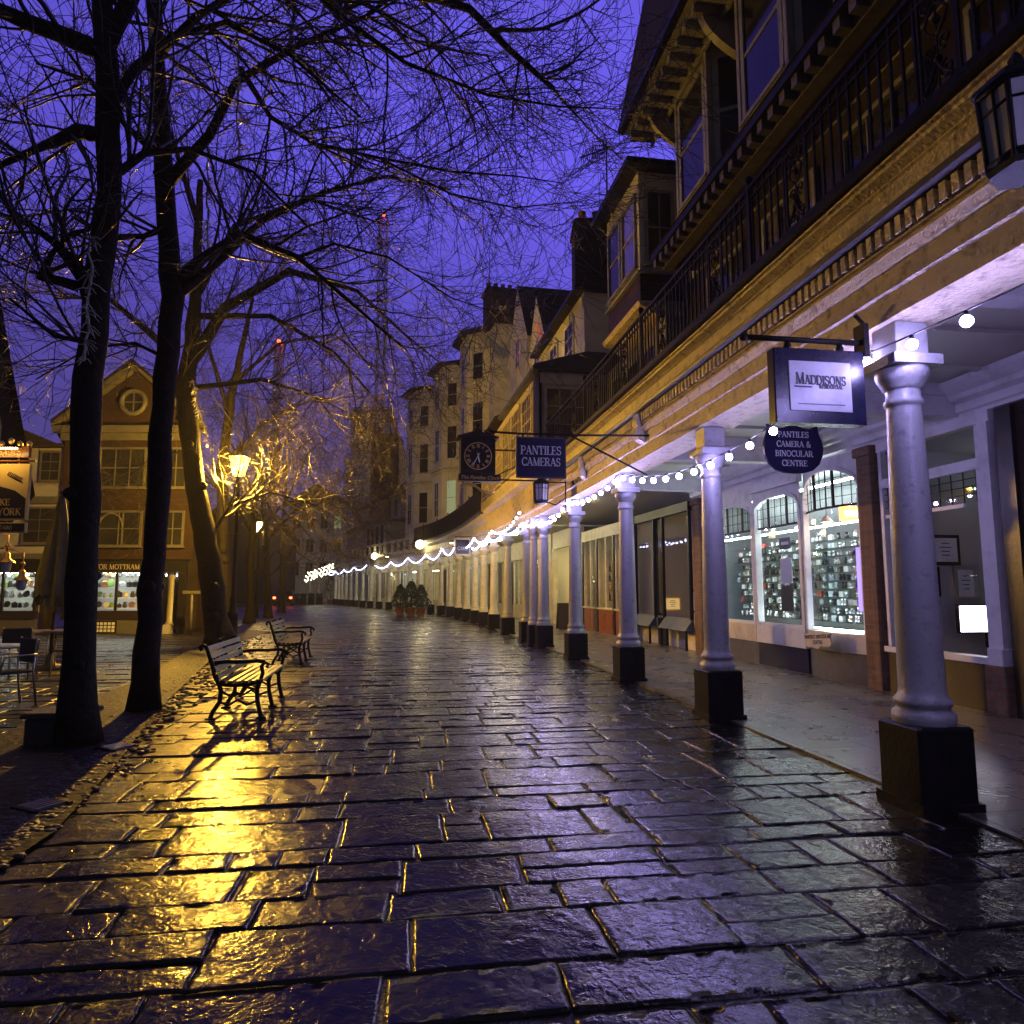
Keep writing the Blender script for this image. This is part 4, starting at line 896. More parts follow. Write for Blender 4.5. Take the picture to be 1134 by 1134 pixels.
# alarm box
e = empty('alarm_box', W(sY(11.3), -3.2, 3.9), 'white alarm box with dark hexagon on the cornice above the bowed window', 'alarm box')
am = mirror_face(sY(11.15), sY(11.45), -3.05); mb = MB(am); mb.prism([(0, 3.72), (.3, 3.72), (.33, 3.8), (.3, 4.02), (0, 4.02), (-.03, 3.8)], 1, 0, .1); mb.build('case', M['white2'], e)
mb = MB(am); mb.prism([(.03, 3.88), (.09, 3.80), (.21, 3.80), (.27, 3.88), (.21, 3.96), (.09, 3.96)], 1, .101, .104); mb.build('emblem', M['navysign'], e); mb = MB(am); mb.box(.09, .21, .1045, .106, 3.865, 3.895); mb.build('emblem_bar', M['letterwhite'], e)
# --- dark gallery
b0, b1 = sY(16.85), sY(20.6)
sg = shop('dark gallery window with black glazing bars, sloping grey boards and lit pictures', 18)
mid = (b0 + b1) / 2 + .1
mb = B()
for x in (b0 + .02, mid - .3, mid + .3, b1 - .08): mb.box(x, x + .06, -3.3, -3.22, .75, 3.45)
mb.box(b0, b1, -3.36, -3.2, 3.452, 3.68); mb.box(mid - .25, mid + .3, -3.6, -3.3, .02, .74); mb.build('frame', M['blackpaint'], sg)
pane(sg, b0 + .05, mid - .3, -3.27, .8, 3.45); pane(sg, mid + .36, b1 - .08, -3.27, .8, 3.45); pane(sg, mid - .24, mid + .3, -3.29, .8, 3.45, 'darkpane', 'door_pane')
for x0, x1 in ((b0, mid - .3), (mid + .36, b1 - .02)):
    mb = B(); mb.add([(x0, -3.05, .5), (x1, -3.05, .5), (x1, -3.28, .8), (x0, -3.28, .8), (x0, -3.3, .5), (x1, -3.3, .5)], [(3, 2, 1, 0), (0, 1, 5, 4), (0, 4, 3), (1, 2, 5)]); mb.build('sloping_board', M['greyriser'], sg)
    mb = B(); mb.box(x0, x1, -3.6, -3.35, .02, .498); mb.build('stall_riser', M['cream2'], sg)
    mb = B(); mb.box(x0 + .05, x0 + .1, -3.14, -3.09, .02, .5); mb.box(x1 - .1, x1 - .05, -3.14, -3.09, .02, .5); mb.build('bracket', M['blackpaint'], sg)
room(sg, b0, b1, -3.62, -5.0, .5, 3.69, 'wallin2')
tube_light(sg, b0 + .5, b0 + .8, -4.7, 1.0, 'tubewarm', .03)
mb = B(); mb.box(b0 + .6, b0 + .7, -4.6, -4.5, 3.3, 3.33); mb.build('spot_light', M['tubewarm'], sg)
framed('gold framed picture low in the dark gallery, nearest the brick pier', b0 + .8, -4.0, 1.12, .5, .5, 'goodscopper', 'gold'); framed('black framed picture leaning in the middle of the dark gallery', b0 + 1.3, -4.1, 1.2, .6, .6, 'signwhite', 'blackpaint'); framed('small warmly glowing picture in the far pane of the dark gallery', mid + .9, -4.0, 1.1, .5, .4, 'glowpicture', 'gold')
mb = B(); mb.box(b1 + .02, b1 + .2, -3.4, -3.15, .02, 3.68); mb.box(b1 - .0, b1 + .22, -3.42, -3.12, .75, .9); mb.box(b1, b1 + .22, -3.42, -3.1, 3.3, 3.45); mb.build('white_pilaster', M['cream2'], sg)
# --- wooden panelled shop
c0, c1 = sY(20.95), sY(26.4)
sw = shop('shop with varnished red wood panels under tall white mullioned windows', 23)
n = 3; st = (c1 - c0) / n
for i in range(n):
    x0 = c0 + st * i + .08; x1 = c0 + st * (i + 1) - .12
    mb = B(); mb.box(x0, x1, -3.5, -3.34, .02, .82)
    for k in range(2): p = x0 + (x1 - x0) * (k / 2) + .08; q = x0 + (x1 - x0) * ((k + 1) / 2) - .08; mb.bbox(p, q, -3.36, -3.32, .16, .7, .01)
    mb.build('stall_riser', M['redwood'], sw)
    mb = B(); mb.box(x0 - .03, x1 + .03, -3.5, -3.28, .822, .88); mb.box(x0, x0 + .08, -3.45, -3.35, .882, 3.3); mb.box(x1 - .08, x1, -3.45, -3.35, .882, 3.3); mb.box((x0 + x1) / 2 - .05, (x0 + x1) / 2 + .05, -3.45, -3.36, .882, 3.3); mb.box(x0 - .1, x1 + .12, -3.5, -3.3, 3.302, 3.68); mb.build('frame', M['cream2'], sw)
    pane(sw, x0 + .08, x1 - .08, -3.4, .882, 3.3)
    mb = B(); mb.box(x1 + .02, x1 + .16, -3.48, -3.3, .02, 3.3); mb.build('door_post', M['darkwood'], sw)
    mb = B()
    for z in (1.1, 1.45, 1.8, 2.15): mb.box(x0 + .2, x1 - .5, -4.3, -4.0, z, z + .03)
    mb.build('shelf', M['darkwood'], sw)
room(sw, c0, c1, -3.52, -5.2, .4, 3.69, 'wallin2'); tube_light(sw, c0 + 1, c0 + 1.5, -4.8, 3.1, 'tubewarm'); tube_light(sw, c0 + 3.6, c0 + 4.2, -4.8, 3.1, 'tubewarm')
for i in range(26):
    x = c0 + .4 + rg.random() * 4.6
    goods('bottle', lambda: MB().lathe([(.04, 0), (.04, .16), (.015, .22), (.015, .29)], 0, 0, 10), rg.choice(('goodsblack', 'goodsgreen', 'goodscopper')), W(x, -4.15, rg.choice((1.13, 1.48, 1.83, 2.18))), 0, 'bottle on a dark shelf in the wood panelled shop', 'bottle', 'bottles in the wood panelled shop')
# --- bright shop with open door
d0, d1 = sY(26.7), sY(31)
sbx = shop('brightly lit yellow shop with open doorway and displays, behind the paired columns', 28)
room(sbx, d0, d1, -3.4, -6.2, .02, 3.5, 'wallin2'); mb = B(); mb.box(d0, d1, -3.5, -3.34, 3.3, 4.04); mb.box(d0, d0 + .3, -3.5, -3.3, .02, 3.298); mb.box(d1 - .3, d1, -3.5, -3.3, .02, 3.298); mb.build('surround', M['cream2'], sbx)
tube_light(sbx, d0 + .4, d1 - .4, -4.2, 3.2, 'tubewarm'); tube_light(sbx, d0 + .4, d1 - .4, -5.4, 3.2, 'tubewarm')
mb = B(); mb.box(d0 + 1.6, d0 + 1.75, -3.48, -3.36, .02, 3.298); mb.build('door_post', M['white2'], sbx)
for i in range(30):
    goods('price_box', proto_box, rg.choice(('goodsred', 'goodswhite', 'goodsblack', 'goodsgreen')), W(d0 + .5 + rg.random() * 3.2, -5.9, .8 + .3 * rg.randrange(6)), rg.random(), 'carton shelved in the bright yellow shop', 'box', 'goods in the bright yellow shop', 1.7)
mb = B()
for k in range(6): mb.box(d0 + .4, d1 - .4, -6.05, -5.7, .76 + .3 * k, .795 + .3 * k)
mb.build('shelf', M['wallin2'], sbx)
# A-frame board outside it
e = empty('sandwich_board', W(sY(26.3), -2.6, 0), 'dark sandwich board standing by the bright shop doorway', 'sign board')
mb = MB(mmap(fr(sY(26.3), -2.6))); mb.add([(-.25, -.3, .03), (-.25, .3, .03), (-.02, .3, 1.0), (-.02, -.3, 1.0), (-.22, -.3, .03), (-.22, .3, .03), (.01, .3, 1.0), (.01, -.3, 1.0)], [(0, 1, 2, 3), (4, 7, 6, 5), (0, 3, 7, 4), (1, 5, 6, 2), (3, 2, 6, 7), (0, 4, 5, 1)]); mb.build('front_panel', M['darkwood'], e)
mb = MB(mmap(fr(sY(26.3), -2.6))); mb.add([(.25, -.3, .03), (.25, .3, .03), (.03, .3, 1.0), (.03, -.3, 1.0), (.22, -.3, .03), (.22, .3, .03), (.012, .3, .99), (.012, -.3, .99)], [(0, 3, 2, 1), (4, 5, 6, 7), (0, 4, 7, 3), (1, 2, 6, 5), (3, 7, 6, 2), (0, 1, 5, 4)]); mb.build('rear_panel', M['darkwood'], e)
# --- the remaining lit fronts to the end of the arcade
DS_ = ['cream shop front with dim warm window between the bright shop and the potted shrubs', 'warm lit shop window behind the slim columns past the cake sign', 'dark shop front with tall glazed doors behind the curving columns', 'cream shop front with a lit doorway near the potted shrubs', 'pale lit shop front behind the potted shrubs', 'dim shop front under the first warm globe lamp', 'warm shop front under the second warm globe lamp', 'pale lit shop front near the end of the arcade', 'dark shop front at the end of the arcade', 'last lit shop front where the arcade ends']
edges = [31.1, 35, 39, 43, 47, 51, 55.5, 60, 64, 68, 72]
for i in range(10):
    x0, x1 = sY(edges[i]), sY(edges[i + 1]); sh = shop(DS_[i], (edges[i] + edges[i + 1]) / 2)
    lit = i not in (2, 8)
    mb = B(); mb.box(x0, x0 + .5, -3.6, -3.3, .02, 4.04); mb.box(x0 + .5, x1, -3.6, -3.3, 3.1, 4.04); mb.box(x0 + .5, x1 - .9, -3.6, -3.3, .02, .7); mb.build('surround', M['cream2'], sh)
    mb = B()
    for k in range(4): x = x0 + .5 + (x1 - x0 - 1.4) * k / 3; mb.box(x, x + .07, -3.45, -3.36, .702, 3.098)
    mb.build('mullion', M['white2'], sh); pane(sh, x0 + .5, x1 - .9, -3.42, .702, 3.098)
    room(sh, x0 + .02, x1, -3.62, -5.4, .02, 3.4, 'wallin2')
    mb = B(); mb.box(x1 - .88, x1 - .02, -3.5, -3.42, .02, 3.0); mb.build('door', M['darkwood'], sh)
    if lit: tube_light(sh, x0 + .7, x1 - .5, -4.4, 3.0, 'tubewarm' if i % 3 else 'tubelight')
sY = sY_line
# ------------------------------------------------------------------ the houses over the arcade
def house(name, s, label, cat='building'): return empty(name, W(s, -2, 0), label, cat)
def boxb(parent, name, mat, s0, s1, b0, b1, z0, z1, step=None):
    if step is None: mb = B(); mb.box(s0, s1, b0, b1, z0, z1)
    else: mb = MB(); mb.sweep([(b0, z0), (b1, z0), (b1, z1), (b0, z1)], frange(s0, s1, step))
    return mb.build(name, M[mat], parent)
# --- house with canted bays nearest the camera
def sY(Y): return sY_line(Y - .23)

h1 = house('bay_windowed_house', sY(8), 'tall nearest house with canted white bay windows, bracketed eaves and steep dark tiled roof')
e0, e1 = sY(-3), sY(13.9)
boxb(h1, 'wall', 'wbdull', e0, e1, -6, -2.2, 4.635, 11.3)
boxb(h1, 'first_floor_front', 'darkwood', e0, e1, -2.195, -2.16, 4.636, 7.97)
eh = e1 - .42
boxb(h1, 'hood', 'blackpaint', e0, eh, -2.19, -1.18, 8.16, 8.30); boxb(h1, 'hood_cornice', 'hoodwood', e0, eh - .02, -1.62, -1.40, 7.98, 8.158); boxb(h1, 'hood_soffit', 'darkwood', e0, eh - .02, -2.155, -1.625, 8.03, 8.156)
q = sY(5)
while q < eh - .13: mb = B(); mb.box(q, q + .13, -1.398, -1.22, 8.0, 8.155); mb.build('hood_bracket', M['hoodwood'], h1); q += .3
mb = B(); mb.prism([(-1.16, 8.302), (-2.2, 8.7), (-2.2, 8.302)], 0, e0, eh); mb.build('hood_roof', M['tilehang'], h1)
# tall first-floor windows behind the railing
Y = 3.0
while Y < 13:
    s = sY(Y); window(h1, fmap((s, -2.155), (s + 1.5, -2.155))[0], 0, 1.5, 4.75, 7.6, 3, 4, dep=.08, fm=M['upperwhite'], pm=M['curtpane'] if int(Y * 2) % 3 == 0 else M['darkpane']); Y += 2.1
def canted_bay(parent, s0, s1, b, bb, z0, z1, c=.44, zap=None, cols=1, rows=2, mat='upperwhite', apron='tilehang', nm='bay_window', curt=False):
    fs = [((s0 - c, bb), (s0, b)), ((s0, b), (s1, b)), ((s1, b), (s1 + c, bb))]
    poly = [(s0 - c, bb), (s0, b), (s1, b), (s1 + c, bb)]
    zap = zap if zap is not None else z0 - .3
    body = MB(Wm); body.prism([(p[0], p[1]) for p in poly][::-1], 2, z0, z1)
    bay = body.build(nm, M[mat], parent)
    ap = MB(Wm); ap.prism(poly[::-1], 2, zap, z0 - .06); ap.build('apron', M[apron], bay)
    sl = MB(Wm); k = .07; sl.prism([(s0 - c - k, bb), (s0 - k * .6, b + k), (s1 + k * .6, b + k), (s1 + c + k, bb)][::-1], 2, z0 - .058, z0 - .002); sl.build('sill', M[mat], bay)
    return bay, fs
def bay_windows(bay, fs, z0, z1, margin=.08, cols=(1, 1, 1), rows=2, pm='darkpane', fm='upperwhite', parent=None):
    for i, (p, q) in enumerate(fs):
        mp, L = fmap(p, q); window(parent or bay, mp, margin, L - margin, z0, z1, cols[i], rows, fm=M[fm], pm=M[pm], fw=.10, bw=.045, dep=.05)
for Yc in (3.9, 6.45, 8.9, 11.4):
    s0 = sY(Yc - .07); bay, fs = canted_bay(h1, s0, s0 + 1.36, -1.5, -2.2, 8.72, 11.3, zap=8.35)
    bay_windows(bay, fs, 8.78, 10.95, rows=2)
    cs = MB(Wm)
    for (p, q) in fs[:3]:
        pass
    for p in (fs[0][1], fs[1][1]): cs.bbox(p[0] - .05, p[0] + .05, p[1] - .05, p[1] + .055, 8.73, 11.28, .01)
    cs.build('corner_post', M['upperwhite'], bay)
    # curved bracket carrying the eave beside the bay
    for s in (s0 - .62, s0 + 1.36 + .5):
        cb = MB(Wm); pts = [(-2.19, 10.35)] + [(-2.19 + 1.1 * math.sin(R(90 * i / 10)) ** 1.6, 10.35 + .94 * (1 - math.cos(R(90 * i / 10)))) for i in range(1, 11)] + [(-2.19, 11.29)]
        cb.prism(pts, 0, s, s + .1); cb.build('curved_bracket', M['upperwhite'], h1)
# ledge with little bars between the bays
mb = B(); mb.box(sY(9.9), sY(11.2), -1.58, -1.46, 8.66, 8.72); mb.box(sY(9.9), sY(11.2), -1.58, -1.46, 8.36, 8.40)
q = sY(9.95)
while q < sY(11.1): mb.box(q, q + .05, -1.55, -1.5, 8.402, 8.658); q += .11
mb.build('ledge_balustrade', M['upperwhite'], h1)
boxb(h1, 'soffit', 'upperwhite', e0, e1 + .12, -2.19, -.86, 11.302, 11.37)
q = sY(6)
while q < e1: mb = B(); mb.bbox(q, q + .15, -1.42, -.95, 11.14, 11.30, .01); mb.build('eave_bracket', M['upperwhite'], h1); q += .36
boxb(h1, 'bracket_rail', 'upperwhite', e0, e1 + .1, -1.48, -1.43, 11.05, 11.299)
boxb(h1, 'gutter', 'blackpaint', e0, e1 + .16, -.855, -.72, 11.32, 11.45)
mb = B(); mb.prism([(-.74, 11.452), (-1.62, 15.8), (-6.5, 15.8), (-6.5, 11.452)], 0, e0, sY(14.07)); mb.build('roof', M['roof'], h1)
# --- house with the boxed corner bay
h2 = house('boxed_bay_house', sY(15.5), 'white house with boxed upper bay on a dark base above a gold lit cornice')
f0, f1 = sY(14.45), sY(16.7)
boxb(h2, 'wall', 'wbdull', sY(13.95), sY(18.4), -6, -2.3, 4.6, 10.8)
boxb(h2, 'lower_wall', 'upperwhite', sY(14.2), sY(18.3), -2.29, -1.75, 4.635, 7.35)
mb = MB(); mb.sweep([(-2.2, 7.36), (-1.6, 7.36), (-1.5, 7.42), (-1.4, 7.5), (-1.2, 7.56), (-1.15, 7.66), (-2.2, 7.7)], frange(f0 - .25, f1 + .1, .6)); mb.build('cornice', M['cream'], h2)
boxb(h2, 'bay_base', 'tilehang', f0, f1, -2.28, -1.3, 7.702, 8.38); by = boxb(h2, 'bay', 'wb', f0, f1, -2.28, -1.3, 8.44, 10.78)
boxb(h2, 'bay_sill', 'upperwhite', f0 - .08, f1 + .05, -2.28, -1.22, 8.382, 8.438)
mp, L = fmap((f0, -2.28), (f0, -1.3)); window(by, mp, .18, L - .12, 8.6, 10.35, 2, 2, fm=M['upperwhite'], dep=.06); mp, L = fmap((f0, -1.3), (f1, -1.3)); window(by, mp, .15, L / 2 - .06, 8.6, 10.35, 1, 2, fm=M['upperwhite'], pm=M['curtpane'], dep=.06); window(by, mp, L / 2 + .06, L - .15, 8.6, 10.35, 1, 2, fm=M['upperwhite'], dep=.06)
mb = B(); mb.box(f0 - .3, f1 + .3, -3.0, -.95, 10.785, 10.92); mb.build('eave', M['blackpaint'], h2); mb = B(); mb.add([(f0 - .28, -.97, 10.922), (f1 + .28, -.97, 10.922), (f1 + .28, -4, 10.922), (f0 - .28, -4, 10.922), (f0 + .8, -2.2, 11.5), (f1 - .5, -2.2, 11.5), (f1 - .5, -4, 11.5), (f0 + .8, -4, 11.5)], [(0, 1, 5, 4), (1, 2, 6, 5), (3, 0, 4, 7), (4, 5, 6, 7)]); mb.build('roof', M['roof'], h2)
Y = 14.6
for k in range(3):
    s = sY(Y + k * 1.1); window(h2, fmap((s, -1.75), (s + .9, -1.75))[0], 0, .9, 4.9, 7.0, 2, 3, fm=M['upperwhite'], dep=.06)
# TV aerial on that roof
e = empty('tv_aerial', W(sY(17.4), -1.7, 10.9), 'thin TV aerial on a mast against the purple sky', 'aerial')
p = at(672, 200, 17.6); mb = MB(); mb.tube([(p.x, p.y, 9.8), (p.x, p.y, at(672, 155, 17.6).z)], .022, 6); mb.build('pole', M['iron'], e)
mb = MB(); zt = at(672, 166, 17.6).z
mb.tube([(p.x + .03, p.y, zt + .05), (p.x - .72, p.y + .1, zt - .16)], .022, 5)
for k in range(11):
    t = k / 11; c = Vector((p.x - .1 - .6 * t, p.y + .02 + .08 * t, zt + .02 - .17 * t)); mb.tube([c + Vector((.02, -.13, .1)), c + Vector((-.02, .13, -.1))], .013, 4)
for k in range(5): mb.tube([(p.x - .06, p.y - .02, zt + .24 - .12 * k), (p.x - .38, p.y - .02, zt + .22 - .12 * k)], .014, 4)
for xx in (-.06, -.38): mb.tube([(p.x + xx, p.y - .02, zt + .26), (p.x + xx, p.y - .02, zt - .27)], .014, 4)
mb.build('yagi', M['iron'], e)
sY = sY_line
# --- house with projecting first floor
h3 = house('weatherboard_house', sY(21), 'white weatherboard house with projecting first floor, tall gold lit windows and a brick chimney')
g0, g1, g2 = sY(18.6), sY(24.3), sY(30)
boxb(h3, 'wall', 'wb', g0, g1, -6, -1.3, 7.75, 9.95)
mb = MB(); mb.sweep([(-4, 4.63), (0.0, 4.63), (0.0, 7.55), (-4, 7.55)], frange(g0, g2, 1.2)); fl_ = mb.build('projecting_floor', M['cream2'], h3)
mb = MB(); mb.sweep([(-3, 7.553), (.2, 7.553), (.22, 7.66), (.16, 7.72), (-1.32, 8.15), (-3, 8.15)], frange(g0 - .12, g1, 1.2)); mb.build('lead_roof', M['lead'], h3)
mb = MB(); mb.sweep([(-3, 7.553), (.3, 7.553), (.34, 7.7), (.2, 7.76), (-1.32, 8.9), (-3, 8.9)], frange(g1 + .01, g2, 1.2)); mb.build('tiled_pentice', M['roof'], h3)
boxb(h3, 'black_corner', 'blackpaint', g0 - .02, g0 + .75, -.05, .03, 4.64, 7.54)
mp, L = fmap((g0, -2.1), (g0, 0)); window(h3, mp, .72, L - .12, 5.5, 7.12, 3, 3, dep=.05, pm=M['curtpane']); mb = MB(mp); mb.box(0, L, .003, .03, 7.2, 7.5); mb.build('frieze_board', M['white2'], h3)
q = g0 + .95
k = 0
while q + 1.3 < g2: window(h3, fmap((q, 0), (q + 1.4, 0))[0], 0, 1.35, 5.3, 7.3, 4, 5, fm=M['cream2'], pm=M['curtpane'], fw=.08, dep=.06, bw=.03); q += 1.75; k += 1
mp, L = fmap((g0, -1.3), (g1, -1.3)); window(h3, mp, 1.0, 2.0, 8.25, 9.6, 2, 3, dep=.06); window(h3, mp, 2.9, 3.9, 8.25, 9.6, 2, 3, dep=.06)
boxb(h3, 'eave', 'blackpaint', g0 - .15, g1 + .1, -2, -.98, 9.953, 10.05)
mb = B(); mb.prism([(-.98, 10.053), (-3.3, 12.2), (-6, 10.053)], 0, g0 - .1, g1 + .1); mb.build('roof', M['roof'], h3)
c = at(653, 300, 20.3); mb = MB(); mb.bbox(c.x - .5, c.x + .5, 19.8, 20.9, 9.5, 12.75, .03); mb.box(c.x - .55, c.x + .55, 19.74, 20.96, 12.5, 12.62); ch = mb.build('chimney', M['brickdark'], h3)
for dx in (-.22, .22):
    mb = MB(); mb.lathe([(.13, 12.75), (.11, 13.1), (.13, 13.12), (.13, 13.18)], c.x + dx, 20.3, 12); mb.build('chimney_pot', M['terracotta'], ch)
# --- twin gabled house
h4 = house('gabled_house', sY(28), 'house with two white street gables and dark slopes, a red glow under the nearer gable')
GB = -1.75
for (Ya, Yb, ez, az, nm) in ((24.9, 28.3, 10.7, 13.3, 'near'), (28.6, 32.2, 12.7, 15.4, 'far')):
    s0, s1 = sY(Ya), sY(Yb); sm = (s0 + s1) / 2
    mb = B(); mb.prism([(s0, 4.6), (s1, 4.6), (s1, ez), (sm, az), (s0, ez)][::-1], 1, -6, GB); mb.build('gable_wall', M['stucco'], h4)
    for (sa, za, sb_, zb) in ((s0 - .25, ez - .3, sm, az + .06), (sm, az + .06, s1 + .25, ez - .3)):
        mb = B(); mb.prism([(sa, za), (sb_, zb), (sb_, zb + .12), (sa, za + .12)], 1, -6.2, GB + .04); mb.build('roof', M['roof'], h4)
        mb = B(); mb.prism([(sa, za - .25), (sb_, zb - .18), (sb_, zb - .01), (sa, za - .01)], 1, GB + .003, GB + .045); mb.build('bargeboard', M['white2'], h4)
    window(h4, fmap((sm - .5, GB), (sm + .5, GB))[0], 0, 1.0, ez - 1.1, ez + .3, 2, 2, dep=.05)
s0 = sY(25.1); mb = B(); mb.add([(s0, GB + .05, 10.6), (s0 + 1.5, GB + .05, 12.1), (s0 + 1.5, GB + .05, 12.25), (s0, GB + .05, 10.75)], [(0, 1, 2, 3)]); mb.build('red_strip', M['redneon'], h4)
mb = B(); mb.box(sY(24.4), sY(25.2), -4, -1.5, 7.7, 10.3); mb.build('link_wall', M['stucco'], h4)
window(h4, fmap((sY(24.45), -1.5), (sY(25.15), -1.5))[0], 0.05, .65, 8.6, 9.9, 2, 2)
# --- stucco terrace with three bows
h5 = house('stucco_terrace', sY(44), 'tall pale stucco terrace with three canted bows, dark sash windows and dark eaves')
t0, t1 = sY(36.3), sY(54)
mb = MB(); mb.sweep([(-9, 4.1), (-1.9, 4.1), (-1.9, 16.2), (-9, 16.2)], frange(t0, t1, 1.0)); mb.build('wall', M['stucco'], h5)
for i, Yc in enumerate((39.6, 45.2, 50.8)):
    sc0 = sY(Yc); zt = 16.3 - .0 * i
    fs = [((sc0 - 2.1, -1.9), (sc0 - 1.0, -.85)), ((sc0 - 1.0, -.85), (sc0 + 1.0, -.85)), ((sc0 + 1.0, -.85), (sc0 + 2.1, -1.9))]
    poly = [(sc0 - 2.1, -1.9), (sc0 - 1.0, -.85), (sc0 + 1.0, -.85), (sc0 + 2.1, -1.9)]
    mb = MB(Wm); mb.prism(poly[::-1], 2, 4.6, zt); bow_ = mb.build('bow', M['stucco'], h5)
    for z, k in ((13.0, .12), (9.35, .2), (9.15, .12), (12.85, .07)):
        mb = MB(Wm); mb.prism([(sc0 - 2.1 - k, -1.9), (sc0 - 1.0 - k * .5, -.85 + k), (sc0 + 1.0 + k * .5, -.85 + k), (sc0 + 2.1 + k, -1.9)][::-1], 2, z, z + .14); mb.build('string_course', M['stucco'], bow_)
    for (z0, z1) in ((13.5, 15.1), (10.0, 12.2), (6.3, 8.6)):
        for j, (p, q) in enumerate(fs):
            mp, L = fmap(p, q); a, b_ = (.38, L - .38) if j != 1 else (.55, L - .55)
            window(bow_, mp, a, b_, z0, z1, 1 if j != 1 else 2, 2, fm=M['stucco'], fw=.05, dep=.05, pm=M['litcurtain'] if (i == 1 and j == 0 and z0 < 7) else M['darkpane'])
    mb = MB(Wm); k = .45; P2 = [(sc0 - 2.1 - k, -1.9), (sc0 - 1.0 - k * .5, -.85 + k), (sc0 + 1.0 + k * .5, -.85 + k), (sc0 + 2.1 + k, -1.9)]
    mb.prism(P2[::-1], 2, zt + .002, zt + .16); n0 = [(p[0], p[1], zt + .16) for p in P2]; mb.add(n0 + [(sc0, -3.2, zt + 1.1)], [(0, 1, 4), (1, 2, 4), (2, 3, 4)]); mb.build('eave_roof', M['roof'], bow_)
mb = MB(); mb.sweep([(-9, 16.21), (-1.6, 16.21), (-1.6, 16.34), (-4, 17.3), (-9, 17.3)], frange(t0 - .2, t1 + .2, 1.2)); mb.build('roof', M['roof'], h5)
mb = B(); q = sY(36.9); mb.box(q, q + 1.1, -3.4, -1.6, 16.5, 18.6); mb.box(q - .1, q + 1.2, -3.5, -1.5, 18.3, 18.45); chm = mb.build('chimney', M['brickdark'], h5)
for k in range(4):
    c_ = W(q + .55, -1.8 - .42 * k, 0); mb = MB(); mb.lathe([(.14, 18.6), (.12, 18.95), (.15, 19.0)], c_.x, c_.y, 10); mb.build('chimney_pot', M['terracotta'], chm)
mp, L = fmap((t0, -6), (t0, -1.9)); mb = MB(mp)
for k in range(14): mb.box(L - (.5 if k % 2 else .34), L - .02, .0, .05, 8.5 + k * .55, 8.5 + k * .55 + .45)
mb.build('quoins', M['stucco'], h5); window(h5, mp, L - 2.0, L - 1.1, 12.6, 14.4, 2, 2, pm=M['curtpane'])
# --- low weatherboard house with the dark chimney block
h6 = house('low_weatherboard_house', sY(59), 'low pale weatherboard house with tall dark brick chimney block beyond the stucco terrace')
u0, u1 = sY(55), sY(68)
boxb(h6, 'lower_wall', 'wbdull', u0, u1, -7, -.5, 4.12, 7.0, 1.5); boxb(h6, 'flat_roof', 'lead', u0 - .2, u1, -7, -.25, 7.003, 7.2, 1.5)
boxb(h6, 'upper_wall', 'wbdull', u0 + .8, u1, -7, -2.0, 7.2, 9.4, 1.5)
mb = MB(); mb.sweep([(-1.5, 9.3), (-1.5, 9.45), (-5.5, 12.6), (-9, 12.6), (-9, 9.3)], frange(u0 + .5, u1, 1.5)); mb.build('roof', M['roof'], h6)
mp, L = fmap((u0, -.5), (u1, -.5))
for k in range(4): x = .6 + k * 1.4; mb = MB(lambda v, u0=u0: W(u0 + v[0], -.5 + v[1], v[2])); mb.box(x, x + .7, .0, .03, 4.5, 6.7); mb.build('window', M['darkpane'], h6)
for k in range(3): x = .9 + .8 + k * 1.8; mb = MB(lambda v, u0=u0: W(u0 + v[0], -2.0 + v[1], v[2])); mb.box(x, x + .8, .0, .03, 7.7, 9.1); mb.build('window', M['darkpane'], h6)
mp, L = fmap((u0 + .8, -5.6), (u0 + .8, -2.0)); mb = MB(mp); mb.box(.9, 2.0, .0, .03, 7.5, 9.0); mb.build('window', M['darkpane'], h6)
pa, pb = at(411, 500, 60), at(441, 500, 60); mb = MB(); mb.box(pa.x, pb.x, 60, 62.2, 7, at(420, 480, 60).z); mb.box(pa.x - .1, pb.x + .1, 59.9, 62.3, at(420, 484, 60).z, at(420, 482, 60).z); ch = mb.build('chimney', M['brickdark'], h6)
for px in (415, 421, 438):
    c_ = at(px, 480, 60.6); mb = MB(); mb.lathe([(.2, c_.z), (.17, c_.z + .5), (.22, c_.z + .56)], c_.x, c_.y, 10); mb.build('chimney_pot', M['terracotta'], ch)
pa, pb = at(441, 500, 60.3), at(458, 500, 60.3); mb = MB(); mb.prism([(pa.x, 7), (pb.x, 7), (pb.x, 12.4), (pa.x + .8, 13.2), (pa.x + .5, 14.2), (pa.x, 14.8)], 1, 60.4, 62); mb.build('scrolled_gable', M['stucco'], h6)
# --- far pale block with the row of pots
h7 = empty('pale_tower_house', at(400, 650, 96), 'very tall pale block with a row of chimney pots fading into the dusk', 'building'); h7.location.z = 0; WM[h7.name] = Matrix.Translation(h7.location)
pa, pb = at(382, 500, 96), at(452, 500, 96); zt = at(400, 455, 96).z
pc, pd = at(388, 455, 96), at(434, 455, 96)
zs = at(400, 506, 96).z
mb = MB(); mb.box(pa.x, pb.x, 96, 106, 0, zs); mb.build('wall', M['stuccofar'], h7)
mb = MB(); mb.box(pc.x, pd.x, 96.5, 99, zs, zt); mb.box(pc.x - .3, pd.x + .3, 96.2, 99.3, zt - 1.0, zt - .5); ch = mb.build('chimney', M['stuccofar'], h7)
for k in range(9): xx = pc.x + .3 + (pd.x - pc.x - .6) * k / 8; mb = MB(); mb.lathe([(.3, zt), (.25, zt + .8), (.32, zt + .9)], xx, 97.5, 8); mb.build('chimney_pot', M['brickdark'], ch)
h8 = empty('far_terrace', at(350, 650, 88), 'far pale terrace with sash windows closing the street behind the lit cafe', 'building'); h8.location.z = 0; WM[h8.name] = Matrix.Translation(h8.location)
